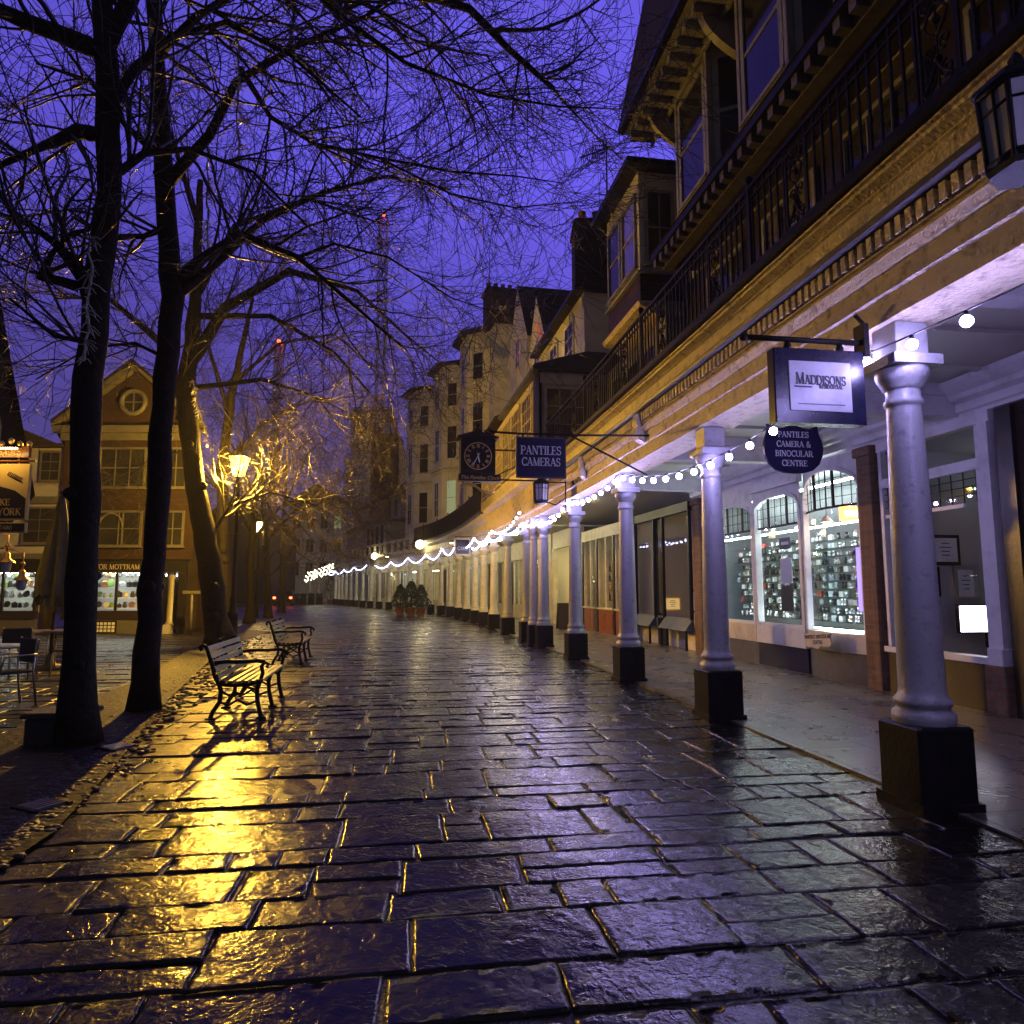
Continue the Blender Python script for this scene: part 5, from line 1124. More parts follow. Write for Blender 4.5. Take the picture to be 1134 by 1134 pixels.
pa, pb = at(322, 500, 88), at(384, 500, 88); ze = at(350, 558, 88).z
mb = MB(); mb.box(pa.x, pb.x, 88, 98, 0, ze); mb.build('wall', M['stuccofar'], h8)
mb = MB(); mb.prism([(pa.x - .4, ze), (pb.x + .4, ze), ((pa.x + pb.x) / 2, ze + 2.6)], 1, 87.6, 98); mb.build('roof', M['roof'], h8)
for r_ in range(3):
    for k in range(4):
        xx = pa.x + .7 + k * 1.75; z = 3.3 + r_ * 3.0
        if z + 1.7 < ze:
            f = MB(lambda v: (v[0], 88 - v[1], v[2])); f.box(xx - .08, xx + .98, .0, .06, z - .08, z + 1.68); fo = f.build('window', M['white2'], h8)
            f = MB(lambda v: (v[0], 88 - v[1], v[2])); f.box(xx, xx + .42, .061, .07, z, z + 1.6); f.box(xx + .48, xx + .9, .061, .07, z, z + 1.6); f.build('pane', M['darkpane'] if (r_, k) != (2, 3) else M['litcurtain'], fo)
# more houses to close the far left of the street
for (x0, x1, Y0, zt, lb) in ((-34, -26, 74, 8.5, 'dark house far beyond the street trees with a low pitched roof'), (-60, -36, 60, 10, 'wide dark house far behind the brick shop')):
    hb = empty('far_house', ((x0 + x1) / 2, Y0, 0), lb, 'building'); mb = MB(); mb.box(x0, x1, Y0, Y0 + 9, 0, zt); mb.build('wall', M['brickdark'], hb)
    mb = MB(); mb.prism([(x0 - .3, zt), (x1 + .3, zt), ((x0 + x1) / 2, zt + 3)], 1, Y0 - .4, Y0 + 9.4); mb.build('roof', M['roof'], hb)
    for k in range(3): xx = x0 + 1 + k * 2.2; mb = MB(); mb.box(xx, xx + .9, Y0 - .05, Y0, 4.3, 6); mb.build('window', M['darkpane'], hb)

# ------------------------------------------------------------------ signs, lanterns and clock on the facade
def signmap(s, b, z=0):       # x to the viewer's right (into the building), y towards the viewer, z up
    p, a = C(s); o = W(s, b, z)
    return lambda v: Vector((o.x + a.y * v[0] - a.x * v[1], o.y - a.x * v[0] - a.y * v[1], o.z + v[2]))
# solicitor sign hung from a bar at the nearest column
s = .05; e = empty('hanging_sign', W(s, .6, 2.72), 'boxed dark sign with pale panel lettered MADDISONS, hung from a bar at the nearest column', 'sign')
mp = signmap(s, .66, 2.70)
mb = MB(mp); mb.bbox(-.36, .36, -.05, .05, 0, .56, .008); mb.build('case', M['navy'], e)
mb = MB(mp); mb.bbox(-.25, .24, .05, .06, .09, .46, .003); pn = mb.build('pale_panel', M['signwhite'], e)
mb = MB(mp); letters(mb, 'MADDISONS', .088, -.004, .285, y=.0605, small=.78, w=.80); mb.box(-.215, -.075, .0605, .0635, .262, .272); mb.build('lettering', M['letterblack'], pn)
mb = MB(mp); letters(mb, 'RESIDENTIAL', .026, .075, .258, y=.0605, w=.95); 
for k in range(30): mb.box(-.19 + k * .0125, -.19 + k * .0125 + .008, .0605, .0625, .135, .142)
mb.build('small_print', M['letterblack'], pn)
mb = MB(mp); mb.tube([(-.56, 0, .64), (.40, 0, .64)], .022, 8); mb.ball((-.56, 0, .64), .032, 8, 6); mb.tube([(.40, 0, .56), (.40, 0, .80), (.34, 0, .86)], .016, 6); mb.bbox(.36, .41, -.06, .06, .52, .78, .005)
for x in (-.22, .2): mb.tube([(x, 0, .56), (x, 0, .63)], .02, 6); mb.ball((x, 0, .585), .03, 8, 5)
mb.build('bracket', M['iron'], e)
# shield sign hung inside the arcade
s = sY(8.25); e = empty('shield_sign', W(s, -1.06, 2.9), 'navy shield shaped sign hung under the arcade, lettered for the camera and binocular centre', 'sign')
mp = signmap(s, -1.06, 2.92)
half = [(x_ * 1.1, z_) for x_, z_ in [(.0, 0), (.12, .01), (.22, .045), (.30, .12), (.345, .22), (.36, .33), (.345, .42), (.315, .50), (.30, .56), (.31, .62), (.27, .60), (.2, .565), (.12, .575), (.06, .60)]]
poly = half + [(0, .605)] + [(-x, z) for x, z in half[:0:-1]]
mb = MB(mp); mb.prism(poly, 1, -.02, .02); mb.build('board', M['navysign'], e)
mb = MB(mp)
for t, z, hh in (('PANTILES', .455, .074), ('CAMERA &', .335, .074), ('BINOCULAR', .215, .074), ('CENTRE', .095, .074)): letters(mb, t, hh, .0, z, y=.021, w=1.0)
mb.build('lettering', M['letterwhite'], e)
mb = MB(mp)
for x in (-.29, .29): mb.tube([(x, 0, .6), (x, 0, .82)], .006, 5)
mb.build('hanger', M['iron'], e)
# twin-line camera sign on its long bar
s = sY(9.5); k_ = W(s, 0, 0)
e = empty('hanging_sign', W(s, 1.8, 3.0), 'navy board lettered PANTILES CAMERAS, hung from a long stayed bar', 'sign')
mp = signmap(s, 1.88, 3.0)
mb = MB(mp); mb.bbox(-.345, .345, -.02, .02, 0, .56, .004); bd = mb.build('board', M['navysign'], e)
mb = MB(mp)
for (x0, x1, z0, z1) in ((-.345, .345, .545, .56), (-.345, .345, 0, .015), (-.345, -.33, .015, .545), (.33, .345, .015, .545)): mb.box(x0, x1, .0205, .026, z0, z1)
mb.build('border', M['greyriser'], bd)
mb = MB(mp); letters(mb, 'PANTILES', .118, .0, .32, y=.021, w=.86); letters(mb, 'CAMERAS', .112, .0, .165, y=.021, w=.86); mb.build('lettering', M['letterwhite'], bd)
mb = MB(mp); mb.tube([(-.72, 0, .62), (-.3, 0, .605), (.5, 0, .61), (1.54, 0, .64)], .016, 6); mb.tube([(.42, 0, .6), (1.5, 0, .08)], .014, 6); mb.tube([(-.78, 0, .62), (-.7, 0, .66), (-.66, 0, .62), (-.7, 0, .58), (-.76, 0, .61)], .01, 5)
for x in (-.25, .25): mb.tube([(x, 0, .56), (x, 0, .61)], .012, 5)
mb.build('bracket', M['iron'], e)
def lantern(name, s, b, z, label, sc=1.0, lit=False, wall=.4):
    e = empty(name, W(s, b, z), label, 'lantern'); Mx = fr(s, b, z) @ Matrix.Scale(sc, 4); mp = mmap(Mx)
    mb = MB(mp); r = .17
    for k in range(6):
        a0, a1 = R(60 * k), R(60 * k + 60); c0, c1 = (r * math.cos(a0), r * math.sin(a0)), (r * math.cos(a1), r * math.sin(a1))
        mb.tube([(c0[0] * .88, c0[1] * .88, 0), (c0[0], c0[1], .40)], .013, 4)
        mb.tube([(c0[0] * .88, c0[1] * .88, .03), (c1[0] * .88, c1[1] * .88, .03)], .014, 4); mb.tube([(c0[0], c0[1], .39), (c1[0], c1[1], .39)], .016, 4); mb.tube([(c0[0] * .97, c0[1] * .97, .29), (c1[0] * .97, c1[1] * .97, .29)], .007, 4)
        m0 = ((c0[0] + c1[0]) / 2, (c0[1] + c1[1]) / 2); mb.tube([(m0[0] * .88, m0[1] * .88, .02), (m0[0], m0[1], .39)], .007, 4)
    mb.lathe([(.15, -.03), (.16, .0), (.05, .012)], n=6, smooth=False); mb.lathe([(.20, .40), (.19, .43), (.08, .50), (.03, .52), (.035, .56), (.01, .6)], n=6, smooth=False); mb.build('cage', M['iron'], e)
    g = MB(mp); vs = []
    for z_, k in ((.02, .85), (.39, .965)):
        for i in range(6): vs.append((r * k * math.cos(R(60 * i)), r * k * math.sin(R(60 * i)), z_))
    g.add(vs, [(i, (i + 1) % 6, 6 + (i + 1) % 6, 6 + i) for i in range(6)]); g.build('pane', M['lanternglass'], e)
    br = MB(mp); br.tube([(0, -.17, .44), (0, -wall, .44)], .015, 6); br.tube([(0, -.15, .0), (0, -wall * .6, -.06), (0, -wall, .1)], .014, 6); br.tube([(0, -wall, -.1), (0, -wall, .5)], .016, 6)
    br.build('bracket', M['iron'], e); return e
M['lanternglass'] = pmat('frosted_lantern_glass', (.5, .5, .5), .25, (.4, .4, .4), 4)
lantern('wall_lantern', sY(3.22), .72, 3.52, 'large unlit six sided lantern on the cream fascia above the office end of the arcade', 1.0, wall=.42)
lantern('wall_lantern', sY(14.9), .80, 3.38, 'unlit six sided lantern just below the navy two line camera sign', 1.0, wall=.55)
# bracket clock
s = sY(18.3); e = empty('bracket_clock', W(s, 1.75, 4.1), 'black bracket clock with gold numerals and scrolled gold foot, lettered below the dial', 'clock')
mp = signmap(s, 1.78, 4.1)
mb = MB(mp); mb.bbox(-.46, .46, -.22, .22, .42, 1.36, .01); mb.bbox(-.54, .54, -.26, .26, 1.362, 1.42, .01); mb.add([(-.5, -.24, 1.42), (.5, -.24, 1.42), (.5, .24, 1.42), (-.5, .24, 1.42), (-.16, -.08, 1.56), (.16, -.08, 1.56), (.16, .08, 1.56), (-.16, .08, 1.56)], [(0, 1, 5, 4), (1, 2, 6, 5), (2, 3, 7, 6), (3, 0, 4, 7), (4, 5, 6, 7)]); mb.lathe([(.12, 1.56), (.14, 1.6), (.05, 1.66), (.05, 1.7), (.08, 1.74), (.05, 1.79), (.015, 1.86)], n=12)
mb.bbox(-.5, .62, -.1, .1, .24, .418, .008); mb.build('case', M['blackpaint'], e)
mb = MB(mp)
mb.tube([(.355 * math.cos(R(a)), .225, .88 + .355 * math.sin(R(a))) for a in range(0, 360, 8)], .013, 5, closed=True)
NUM = ['XII', 'I', 'II', 'III', 'IIII', 'V', 'VI', 'VII', 'VIII', 'IX', 'X', 'XI']
for h_, t in enumerate(NUM):
    a = R(-30 * h_); Mr = Matrix.Translation((0, 0, .88)) @ Matrix.Rotation(-a, 4, 'Y') if False else Matrix.Translation((0, 0, .88)) @ Matrix.Rotation(R(30 * h_), 4, 'Y')
    sub = MB(lambda v, Mr=Mr: mp(Mr @ Vector(v))); letters(sub, t, .088, 0, .228, y=.222, w=.62, dep=.006)
    n = len(mb.v); mb.v += sub.v
    for f in sub.f: mb.f.append([i + n for i in f]); mb.sm.append(False); mb.mi.append(0)
mb.build('dial', M['goldpaint'], e)
def hand(deg, L, wd, nm):
    Mr = Matrix.Translation((0, 0, .88)) @ Matrix.Rotation(R(deg), 4, 'Y'); hb = MB(lambda v: mp(Mr @ Vector(v))); hb.prism([(-wd * .4, -.09), (wd * .4, -.09), (wd, L * .65), (0, L), (-wd, L * .65)], 1, .232, .238); hb.build(nm, M['letterwhite'], e)
hand(210, .30, .014, 'minute_hand'); hand(167, .2, .02, 'hour_hand')
mb = MB(mp); Mt = Matrix(((1, 0, 0, .06), (0, 0, -1, .103), (0, 1, 0, .275), (0, 0, 0, 1))); Mt = Matrix(((1, 0, 0, .06), (0, 0, 1, .103), (0, 1, 0, .285), (0, 0, 0, 1)))
fonttext(mb, 'The Pantiles Clock', .135, Mt, shear=.35, extrude=.003); mb.build('lettering', M['goldpaint'], e)
mb = MB(mp); mb.tube([(-.42, 0, .22), (-.38, 0, .14), (-.25, 0, .17), (-.05, 0, .12), (.12, 0, .0), (.3, 0, -.08), (.42, 0, -.04), (.5, 0, .06), (.47, 0, .16), (.38, 0, .19), (.30, 0, .13), (.33, 0, .06), (.39, 0, .07), (.40, 0, .11)], [.02, .03, .035, .035, .035, .03, .028, .026, .024, .022, .02, .018, .016, .014], 6); mb.build('gilt_scroll', M['gold'], e)
mb = MB(mp); mb.tube([(.46, 0, 1.1), (1.7, 0, 1.1)], .025, 6); mb.tube([(.62, 0, .3), (1.7, 0, .3)], .025, 6); mb.tube([(.5, 0, .4), (1.1, 0, .7), (1.7, 0, .9)], .018, 6); mb.bbox(1.66, 1.74, -.08, .08, .2, 1.25, .01); mb.build('bracket', M['iron'], e)
# small framed cake sign
s = sY(31.5); e = empty('hanging_sign', W(s, .6, 3.0), 'small white framed dark sign lettered CAKE beyond the clock', 'sign'); mp = signmap(s, .62, 3.05)
mb = MB(mp); mb.bbox(-.36, .36, -.03, .03, 0, .78, .006); mb.build('frame', M['white2'], e); mb = MB(mp); mb.box(-.30, .30, .0305, .036, .07, .71); bd = mb.build('panel', M['navy'], e)
mb = MB(mp); letters(mb, 'CAKE', .15, 0, .24, y=.037, w=1.0); mb.build('lettering', M['letterwhite'], bd); mb = MB(mp); mb.tube([(-.3, 0, .78), (-.3, 0, .86)], .012, 5); mb.tube([(-.36, 0, .86), (.5, 0, .86)], .015, 5); mb.build('bracket', M['iron'], e)
# globe lamps on the far arcade
for i, (px, py, Y, lb) in enumerate(((465, 603, 43.5, 'larger warm globe lamp on the arcade, nearer the cake sign'), (415, 616, 55, 'smaller warm globe lamp on the arcade, farther along'))):
    p = at(px, py, Y); e = empty('globe_lamp', p, lb, 'lamp'); mb = MB(); mb.ball(p, .27, 14, 9); mb.build('globe', M['warmglobe'], e)
    mb = MB(); mb.tube([p + Vector((0, 0, .27)), p + Vector((.1, 0, .45)), p + Vector((.75, .2, .45))], .025, 6); mb.lathe([(.12, p.z + .26), (.05, p.z + .36)], p.x, p.y, 10); mb.build('bracket', M['iron'], e)
for i, (Y, lb) in enumerate(((36.5, 'warm strip lamp under the cornice beside the cake sign'), (52, 'warm strip lamp under the white parapet'))):
    s = sY(Y); e = empty('fascia_lamp', W(s, .35, 4.0), lb, 'lamp'); mb = B(); mb.bbox(s, s + .5, .28, .4, 3.98, 4.1, .01); mb.build('housing', M['blackpaint'], e); mb = B(); mb.box(s + .03, s + .47, .29, .39, 3.955, 3.978); mb.build('tube', M['warmglobe'], e)
# ------------------------------------------------------------------ left side: brick shop, white shop, pub
YB = 24.0
bx0 = at(60, 653, YB).x
def LM(v): return Vector((bx0 + v[0] + .55 * min(0, v[1]), YB - v[1], v[2]))
hb = empty('brick_shop', LM((2.2, 0, 0)), 'narrow red brick shop with white pediment, sash windows and glowing window of crockery', 'building')
Wd = 4.7
mb = MB(LM); mb.box(0, Wd, -8, 0, 2.55, 7.2); mb.build('wall', M['brick'], hb)
mb = MB(LM); mb.prism([(-.1, 7.25), (Wd + .1, 7.25), (Wd / 2, 9.3)], 1, -8, -.05); gb = mb.build('gable', M['brick'], hb)
for (xa, za, xb, zb) in ((-.35, 7.32, Wd / 2, 9.55), (Wd / 2, 9.55, Wd + .35, 7.32)):
    mb = MB(LM); mb.prism([(xa, za), (xb, zb), (xb, zb - .34), (xa, za - .1)][::-1], 1, -.3, .3); mb.build('raking_cornice', M['shadewhite'], hb)
    mb = MB(LM); mb.prism([(xa, za + .01), (xb, zb + .01), (xb, zb + .12), (xa, za + .12)], 1, -8.2, .33); mb.build('roof', M['roof'], hb)
mb = MB(LM); mb.box(-.3, Wd + .3, .0, .3, 7.0, 7.24); mb.box(-.1, Wd + .1, .0, .12, 6.75, 6.998); mb.build('cornice', M['shadewhite'], hb)
mb = MB(LM); cx = Wd / 2; mb.tube([(cx + .42 * math.cos(R(a)), .02, 8.15 + .42 * math.sin(R(a))) for a in range(0, 360, 15)], .09, 6, closed=True); oc = mb.build('round_window', M['shadewhite'], hb)
mb = MB(LM); mb.prism([(cx + .36 * math.cos(R(a)), 8.15 + .36 * math.sin(R(a))) for a in range(0, 360, 20)], 1, -.045, .0); mb.build('pane', M['darkpane'], oc); mb = MB(LM); mb.box(cx - .02, cx + .02, .0, .03, 7.8, 8.5); mb.box(cx - .36, cx + .36, .001, .029, 8.13, 8.17); mb.build('glazing_bar', M['shadewhite'], oc)
def LMf(v): return LM(v)
window(hb, LM, 1.28, 2.95, 5.05, 6.5, 3, 2, dep=.08, fm=M['shadewhite']); window(hb, LM, 1.30, 2.93, 3.0, 4.25, 2, 2, dep=.08, fm=M['shadewhite'])
mb = MB(LM); mb.tube([(1.42 + .42 + .42 * math.cos(R(a)), .07, 3.65 + .5 * math.sin(R(a))) for a in range(0, 181, 12)], .035, 5); mb.box(1.40, 1.44, .05, .085, 3.1, 3.65); mb.box(2.24, 2.29, .05, .085, 3.05, 4.2); mb.build('arched_sash', M['shadewhite'], hb)
window(hb, LM, 3.6, 4.4, 5.05, 6.5, 2, 2, dep=.08, fm=M['shadewhite']); window(hb, LM, 3.6, 4.4, 3.0, 4.25, 2, 2, dep=.08, fm=M['shadewhite'])
# shop floor
def shopfloor(parent, mp, x0, x1, sill, top, fasc, glow, back=-2.2):
    mb = MB(mp); mb.box(x0 - .12, x1 + .12, -.05, .14, top, fasc); f = mb.build('fascia', M['blackpaint'], parent)
    mb = MB(mp); mb.box(x0 - .1, x1 + .1, -.12, .1, .0, sill * .62); mb.build('plinth', M['shadewhite'], parent); mb = MB(mp); mb.box(x0 - .1, x1 + .1, -.12, .13, sill * .622, sill); mb.build('sill_board', M['darkwood'], parent)
    mb = MB(mp); n = max(2, int((x1 - x0) / 1.1))
    for k in range(n + 1): xx = x0 + (x1 - x0) * k / n; mb.box(xx - .04, xx + .04, -.06, .06, sill + .002, top - .002)
    mb.build('mullion', M['blackpaint'], parent)
    mb = MB(mp); mb.quad((x0, 0, sill), (x1, 0, sill), (x1, 0, top), (x0, 0, top)); mb.build('pane', M['glass'], parent)
    mb = MB(mp); mb.add([(x0, -.13, sill - .1), (x1, -.13, sill - .1), (x1, back, sill - .1), (x0, back, sill - .1), (x0, -.13, top + .1), (x1, -.13, top + .1), (x1, back, top + .1), (x0, back, top + .1)], [(0, 1, 2, 3), (4, 7, 6, 5), (3, 2, 6, 7), (0, 3, 7, 4), (1, 5, 6, 2)]); mb.build('inner_room', M['wallin'], parent)
    mb = MB(mp); mb.box(x0 + .15, x1 - .15, -.55, -.5, top + .02, top + .05); mb.box(x0 + .15, x1 - .15, -1.4, -1.35, top + .02, top + .05); mb.build('shop_light', M[glow], parent)
    mb = MB(mp)
    zz = sill + .08
    while zz < top - .2: mb.box(x0 + .05, x1 - .05, -.95, -.6, zz - .02, zz); zz += .36
    mb.build('shelf', M['goodswhite'], parent); return f
M['shopglow'] = emat('bright_shop_tube', (.92, 1, .88), 42)
fa = shopfloor(hb, LM, 1.0, 3.35, .78, 2.08, 2.5, 'shopglow')
mb = MB(LM); 
for w_, x_ in (('TREVOR', .98), ('MOTTRAM', 2.05)): pass
letters(mb, 'TREVOR MOTTRAM', .17, 2.02, 2.2, y=.141, w=1.02); mb.build('lettering', M['cream2'], fa)
mb = MB(LM); mb.box(3.5, 4.6, -.1, .1, 2.09, 2.5); mb.box(3.6, 3.75, -.1, .12, .02, 2.088); mb.box(4.35, 4.6, -.1, .12, .02, 2.088); mb.build('door_surround', M['blackpaint'], hb)
mb = MB(LM); mb.lathe([(.16, .3), (.11, .4), (.11, 1.85), (.17, 1.95), (.17, 2.08)], 4.05, -.16, 14); mb.box(3.9, 4.2, -.1, .25, .0, .3); mb.build('white_pilaster', M['white'], hb)
mb = MB(LM); mb.box(3.78, 4.32, -.6, -.5, .02, 2.05); mb.build('door', M['darkwood'], hb); mb = MB(LM); mb.box(3.85, 4.25, -.3, -.25, 1.98, 2.04); mb.build('porch_light', M['shopglow'], hb)
mb = MB(LM); mb.box(1.15, 2.3, .101, .13, .02, .44); mb.build('cellar_grille', M['blackpaint'], hb); mb = MB(LM)
for i in range(8):
    for j in range(3): mb.box(1.2 + i * .135, 1.3 + i * .135, .131, .134, .06 + j * .12, .15 + j * .12)
mb.build('grille_pane', M['goodswhite'], hb)
M['potmat'] = M['goodssilver']
def proto_pot(): return MB().lathe([(.06, 0), (.09, .01), (.1, .1), (.09, .14), (.1, .15), (.04, .19), (.02, .2), (.02, .22)], 0, 0, 12)
def proto_jug(): 
    m = MB(); m.lathe([(.04, 0), (.065, .02), (.07, .09), (.045, .15), (.05, .19)], 0, 0, 12); m.tube([(.05, 0, .17), (.1, 0, .15), (.11, 0, .1), (.065, 0, .05)], .009, 5); return m
def proto_plate():
    m = MB(mmap(Matrix.Rotation(R(76), 4, 'X'))); m.lathe([(.02, 0), (.08, .004), (.115, .02), (.118, .023), (.08, .012)], 0, 0, 16); m.v = [v + Vector((0, 0, .115)) for v in m.v]; return m
for (x0, x1, lbl, mp) in ((1.1, 3.3, 'glowing window of the brick shop', LM), (-2.75, -.7, 'glowing window of the white shop', LM)):
    zz = .86
    while zz < 1.95:
        x = x0
        while x < x1:
            k = rg.random(); p = LM((x, -.78 + rg.uniform(-.1, .1), zz)); mt = rg.choice(('goodsblack', 'goodssilver', 'goodswhite', 'goodsblack', 'goodswhite', 'goodssilver', 'goodscopper', 'goodsgreen')); sc = rg.uniform(.75, 1.25)
            if k < .4: goods('pot', proto_pot, mt, p, 0, 'cooking pot on a shelf in the ' + lbl, 'pot', 'kitchenware in the left shop windows', sc)
            elif k < .7: goods('jug', proto_jug, mt, p, rg.uniform(0, 6), 'jug on a shelf in the ' + lbl, 'jug', 'kitchenware in the left shop windows', sc)
            else: goods('plate', proto_plate, mt, p, 0, 'plate stood on edge in the ' + lbl, 'plate', 'kitchenware in the left shop windows', sc)
            x += rg.uniform(.16, .28)
        zz += .36
hw = empty('white_shop', LM((-1.8, 0, 0)), 'low white shop with slate roof and lit window beside the brick shop', 'building')
mb = MB(LM); mb.box(-6, -.02, -8, -.1, 2.55, 6.5); mb.build('wall', M['wbdull'], hw); mb = MB(LM); mb.prism([(.1, 6.5), (-4, 8.2), (-6, 6.5)], 1, -8, .1); mb.prism([(-6, 6.502), (-.0, 6.502), (-.0, 6.62), (-6, 6.62)], 1, -.1, .2); mb.build('roof', M['roof'], hw)
window(hw, lambda v: LM((v[0], v[1] - .1, v[2])), -.85, -.1, 5.3, 6.4, 2, 3, dep=.06, fm=M['shadewhite']); window(hw, lambda v: LM((v[0], v[1] - .1, v[2])), -1.3, -.1, 3.1, 4.4, 2, 3, dep=.06, fm=M['shadewhite'])
mb = MB(LM); mb.box(-6, -.02, -.099, .06, 4.5, 4.75); mb.box(-6, -.02, -.099, .05, 2.56, 2.75); mb.build('string_course', M['shadewhite'], hw)
shopfloor(hw, LM, -2.9, -.62, .78, 2.08, 2.5, 'shopglow')
mb = MB(LM); mb.box(-.5, -.05, -.4, -.3, .02, 2.05); mb.build('door', M['darkwood'], hw); mb = MB(LM); mb.box(-6, -3.05, -.3, 0, 0, 2.54); mb.build('ground_wall', M['shadewhite'], hw); mb = MB(LM); mb.box(-.5, 0, -.25, .1, 2.09, 2.54); mb.build('door_head', M['blackpaint'], hw)
hd = empty('dark_side_building', LM((6, 0, 0)), 'dark lower building right of the brick shop, behind the leaning tree', 'building')
mb = MB(LM); mb.box(4.75, 6.2, -9, -2.5, 0, 3.6); mb.build('wall', M['brickdark'], hd); mb = MB(LM); mb.prism([(4.7, 3.6), (6.4, 3.6), (5.5, 4.6)], 1, -9.2, -2.3); mb.build('roof', M['roof'], hd); mb = MB(LM); mb.box(5.2, 5.9, -2.499, -2.45, .02, 2.1); mb.build('door', M['darkwood'], hd)
e = empty('notice_post', LM((5.2, .6, 0)), 'small white topped notice post right of the brick shop', 'sign'); mb = MB(LM); mb.tube([(5.25, 1, 0), (5.25, 1, 1.35)], .04, 8); mb.build('post', M['shadewhite'], e); mb = MB(LM); mb.bbox(4.95, 5.6, .93, 1.06, 1.36, 1.46, .01); mb.build('cap_board', M['shadewhite'], e); 
# --- pub gable and hanging sign at the left edge
YP = 11.2; hp = empty('pub_building', at(-20, 700, YP), 'pub gable with dark bargeboard at the left edge behind the hanging pub sign', 'building'); hp.location.z = 0; WM[hp.name] = Matrix.Translation(hp.location)
a_, b_ = at(3, 300, YP), at(48, 552, YP); top = Vector((a_.x - (b_.x - a_.x) * 1.6, YP, a_.z + (a_.z - b_.z) * 1.6))
mb = MB(); mb.prism([(top.x, top.z), (b_.x, b_.z), (b_.x - .28, b_.z), (top.x - .28, top.z)], 1, YP - .28, YP - .2); mb.build('bargeboard', M['darkwood'], hp)
mb = MB(lambda v: Vector((v[0] - .8 * (v[1] - YP + .4), v[1], v[2]))); mb.prism([(top.x + .02, top.z), (b_.x + .02, b_.z), (b_.x + .14, b_.z), (top.x + .14, top.z)], 1, YP - .4, YP + 7); mb.build('roof', M['roof'], hp)
PSH = lambda v: Vector((v[0] - .8 * (v[1] - YP), v[1], v[2]))
c0 = at(14, 600, YP); mb = MB(PSH); mb.prism([(c0.x, 3.35), (b_.x - .35, 3.35), (top.x - .3, top.z - .4), (top.x - 5, top.z - .4), (c0.x - 6, 3.35)], 1, YP + .0, YP + 5); mb.build('gable_wall', M['cream2'], hp)
mb = MB(PSH); mb.box(c0.x - 6, at(-6, 600, YP).x, YP + .2, YP + 5, 0, 3.348); mb.build('lower_wall', M['cream2'], hp)
for k in range(3):
    x = b_.x - .7 - k * .55; mb = MB(); mb.box(x - .06, x + .06, YP - .03, YP - .002, 3.36, 4.6 + 2.4 * k); mb.build('timber', M['darkwood'], hp)
YS = 10.4; e = empty('pub_sign', at(0, 590, YS), 'gold edged pub sign lettered DUKE OF YORK with cresting board above, at the left edge', 'sign')
def SM(v): return Vector((v[0], YS - v[1], v[2]))
xR = at(33, 540, YS).x; xL = xR - .92; zT, zB = at(20, 514, YS).z, at(20, 576, YS).z
mb = MB(SM); mb.bbox(xL, xR, -.03, .03, zB, zT, .006); bd = mb.build('board', M['goldpaint'], e)
mb = MB(SM); mb.prism([(xL + .03, zB + .03), (xR - .03, zB + .03), (xR - .03, zB + .33), (xR - .2, zB + .45), (xR - .46, zB + .52), (xL + .2, zB + .45), (xL + .03, zB + .33)], 1, -.034, -.031); mb.v = [SM((v.x, -(v.y - YS) if False else .034, v.z)) if False else v for v in mb.v]
mb2 = MB(SM); mb2.prism([(xL + .03, zB + .03), (xR - .03, zB + .03), (xR - .03, zB + .33), (xR - .2, zB + .45), (xR - .46, zB + .52), (xL + .2, zB + .45), (xL + .03, zB + .33)], 1, .031, .035); fl2 = mb2.build('dark_field', M['darkwood'], bd)
mb = MB(SM); letters(mb, 'DUKE', .10, xR - .42, zB + .22, y=.036); letters(mb, 'OF YORK', .108, xR - .08 - .28, zB + .07, y=.036); mb.build('lettering', M['goldpaint'], fl2)
mb = MB(SM)
for k in range(9): mb.tube([(xR - .3 + k * .025, .034, zT - .12 - k * .012), (xR - .33 + k * .025, .034, zT - .17 - k * .012), (xR - .29 + k * .025, .034, zT - .2 - k * .012)], .006, 4)
mb.build('leaf_sprig', M['darkwood'], bd)
mb = MB(SM); mb.bbox(xL, xR, -.025, .025, zB - .19, zB - .04, .005); st_ = mb.build('lower_strip', M['goldpaint'], e); mb = MB(SM); mb.box(xL + .02, xR - .02, .0255, .028, zB - .175, zB - .055); st2 = mb.build('strip_field', M['darkwood'], st_); mb = MB(SM); letters(mb, 'AREA UPSTAIRS', .06, (xL + xR) / 2 + .0, zB - .145, y=.0285, w=.95); mb.build('strip_lettering', M['goldpaint'], st2)
mb = MB(SM); mb.bbox(xL - .05, xR - .03, -.03, .03, zT + .1, zT + .28, .008); mb.tube([(xL + .2, 0, zT), (xL + .2, 0, zT + .1)], .012, 5); mb.tube([(xR - .2, 0, zT), (xR - .2, 0, zT + .1)], .012, 5); mb.tube([(xL - .8, 0, zT + .05), (xR + .05, 0, zT + .05)], .016, 6); cb_ = mb.build('cresting_board', M['redwood'], e); mb = MB(SM); letters(mb, 'FULLERS', .12, (xL + xR) / 2 + .02, zT + .13, y=.031); mb.build('crest_lettering', M['goldpaint'], cb_)
mb = MB(SM)
for k in range(5): mb.ball((xL + .3 + k * .14, 0, zT + .31 + (.05 if k == 2 else 0)), .04, 8, 5, 1.4)
mb.build('gilt_crest', M['gold'], e)
mb = MB(SM); mb.box(xL, xR, .25, .29, zT + .20, zT + .23); mb.tube([((xL + xR) / 2, .03, zT + .22), ((xL + xR) / 2, .26, zT + .24)], .012, 5); mb.build('picture_light', M['blackpaint'], e)
mb = MB(SM); mb.box(xL + .05, xR - .05, .255, .285, zT + .185, zT + .199); mb.build('picture_light_tube', emat('sign_light_tube', (1, .62, .16), 70), e)
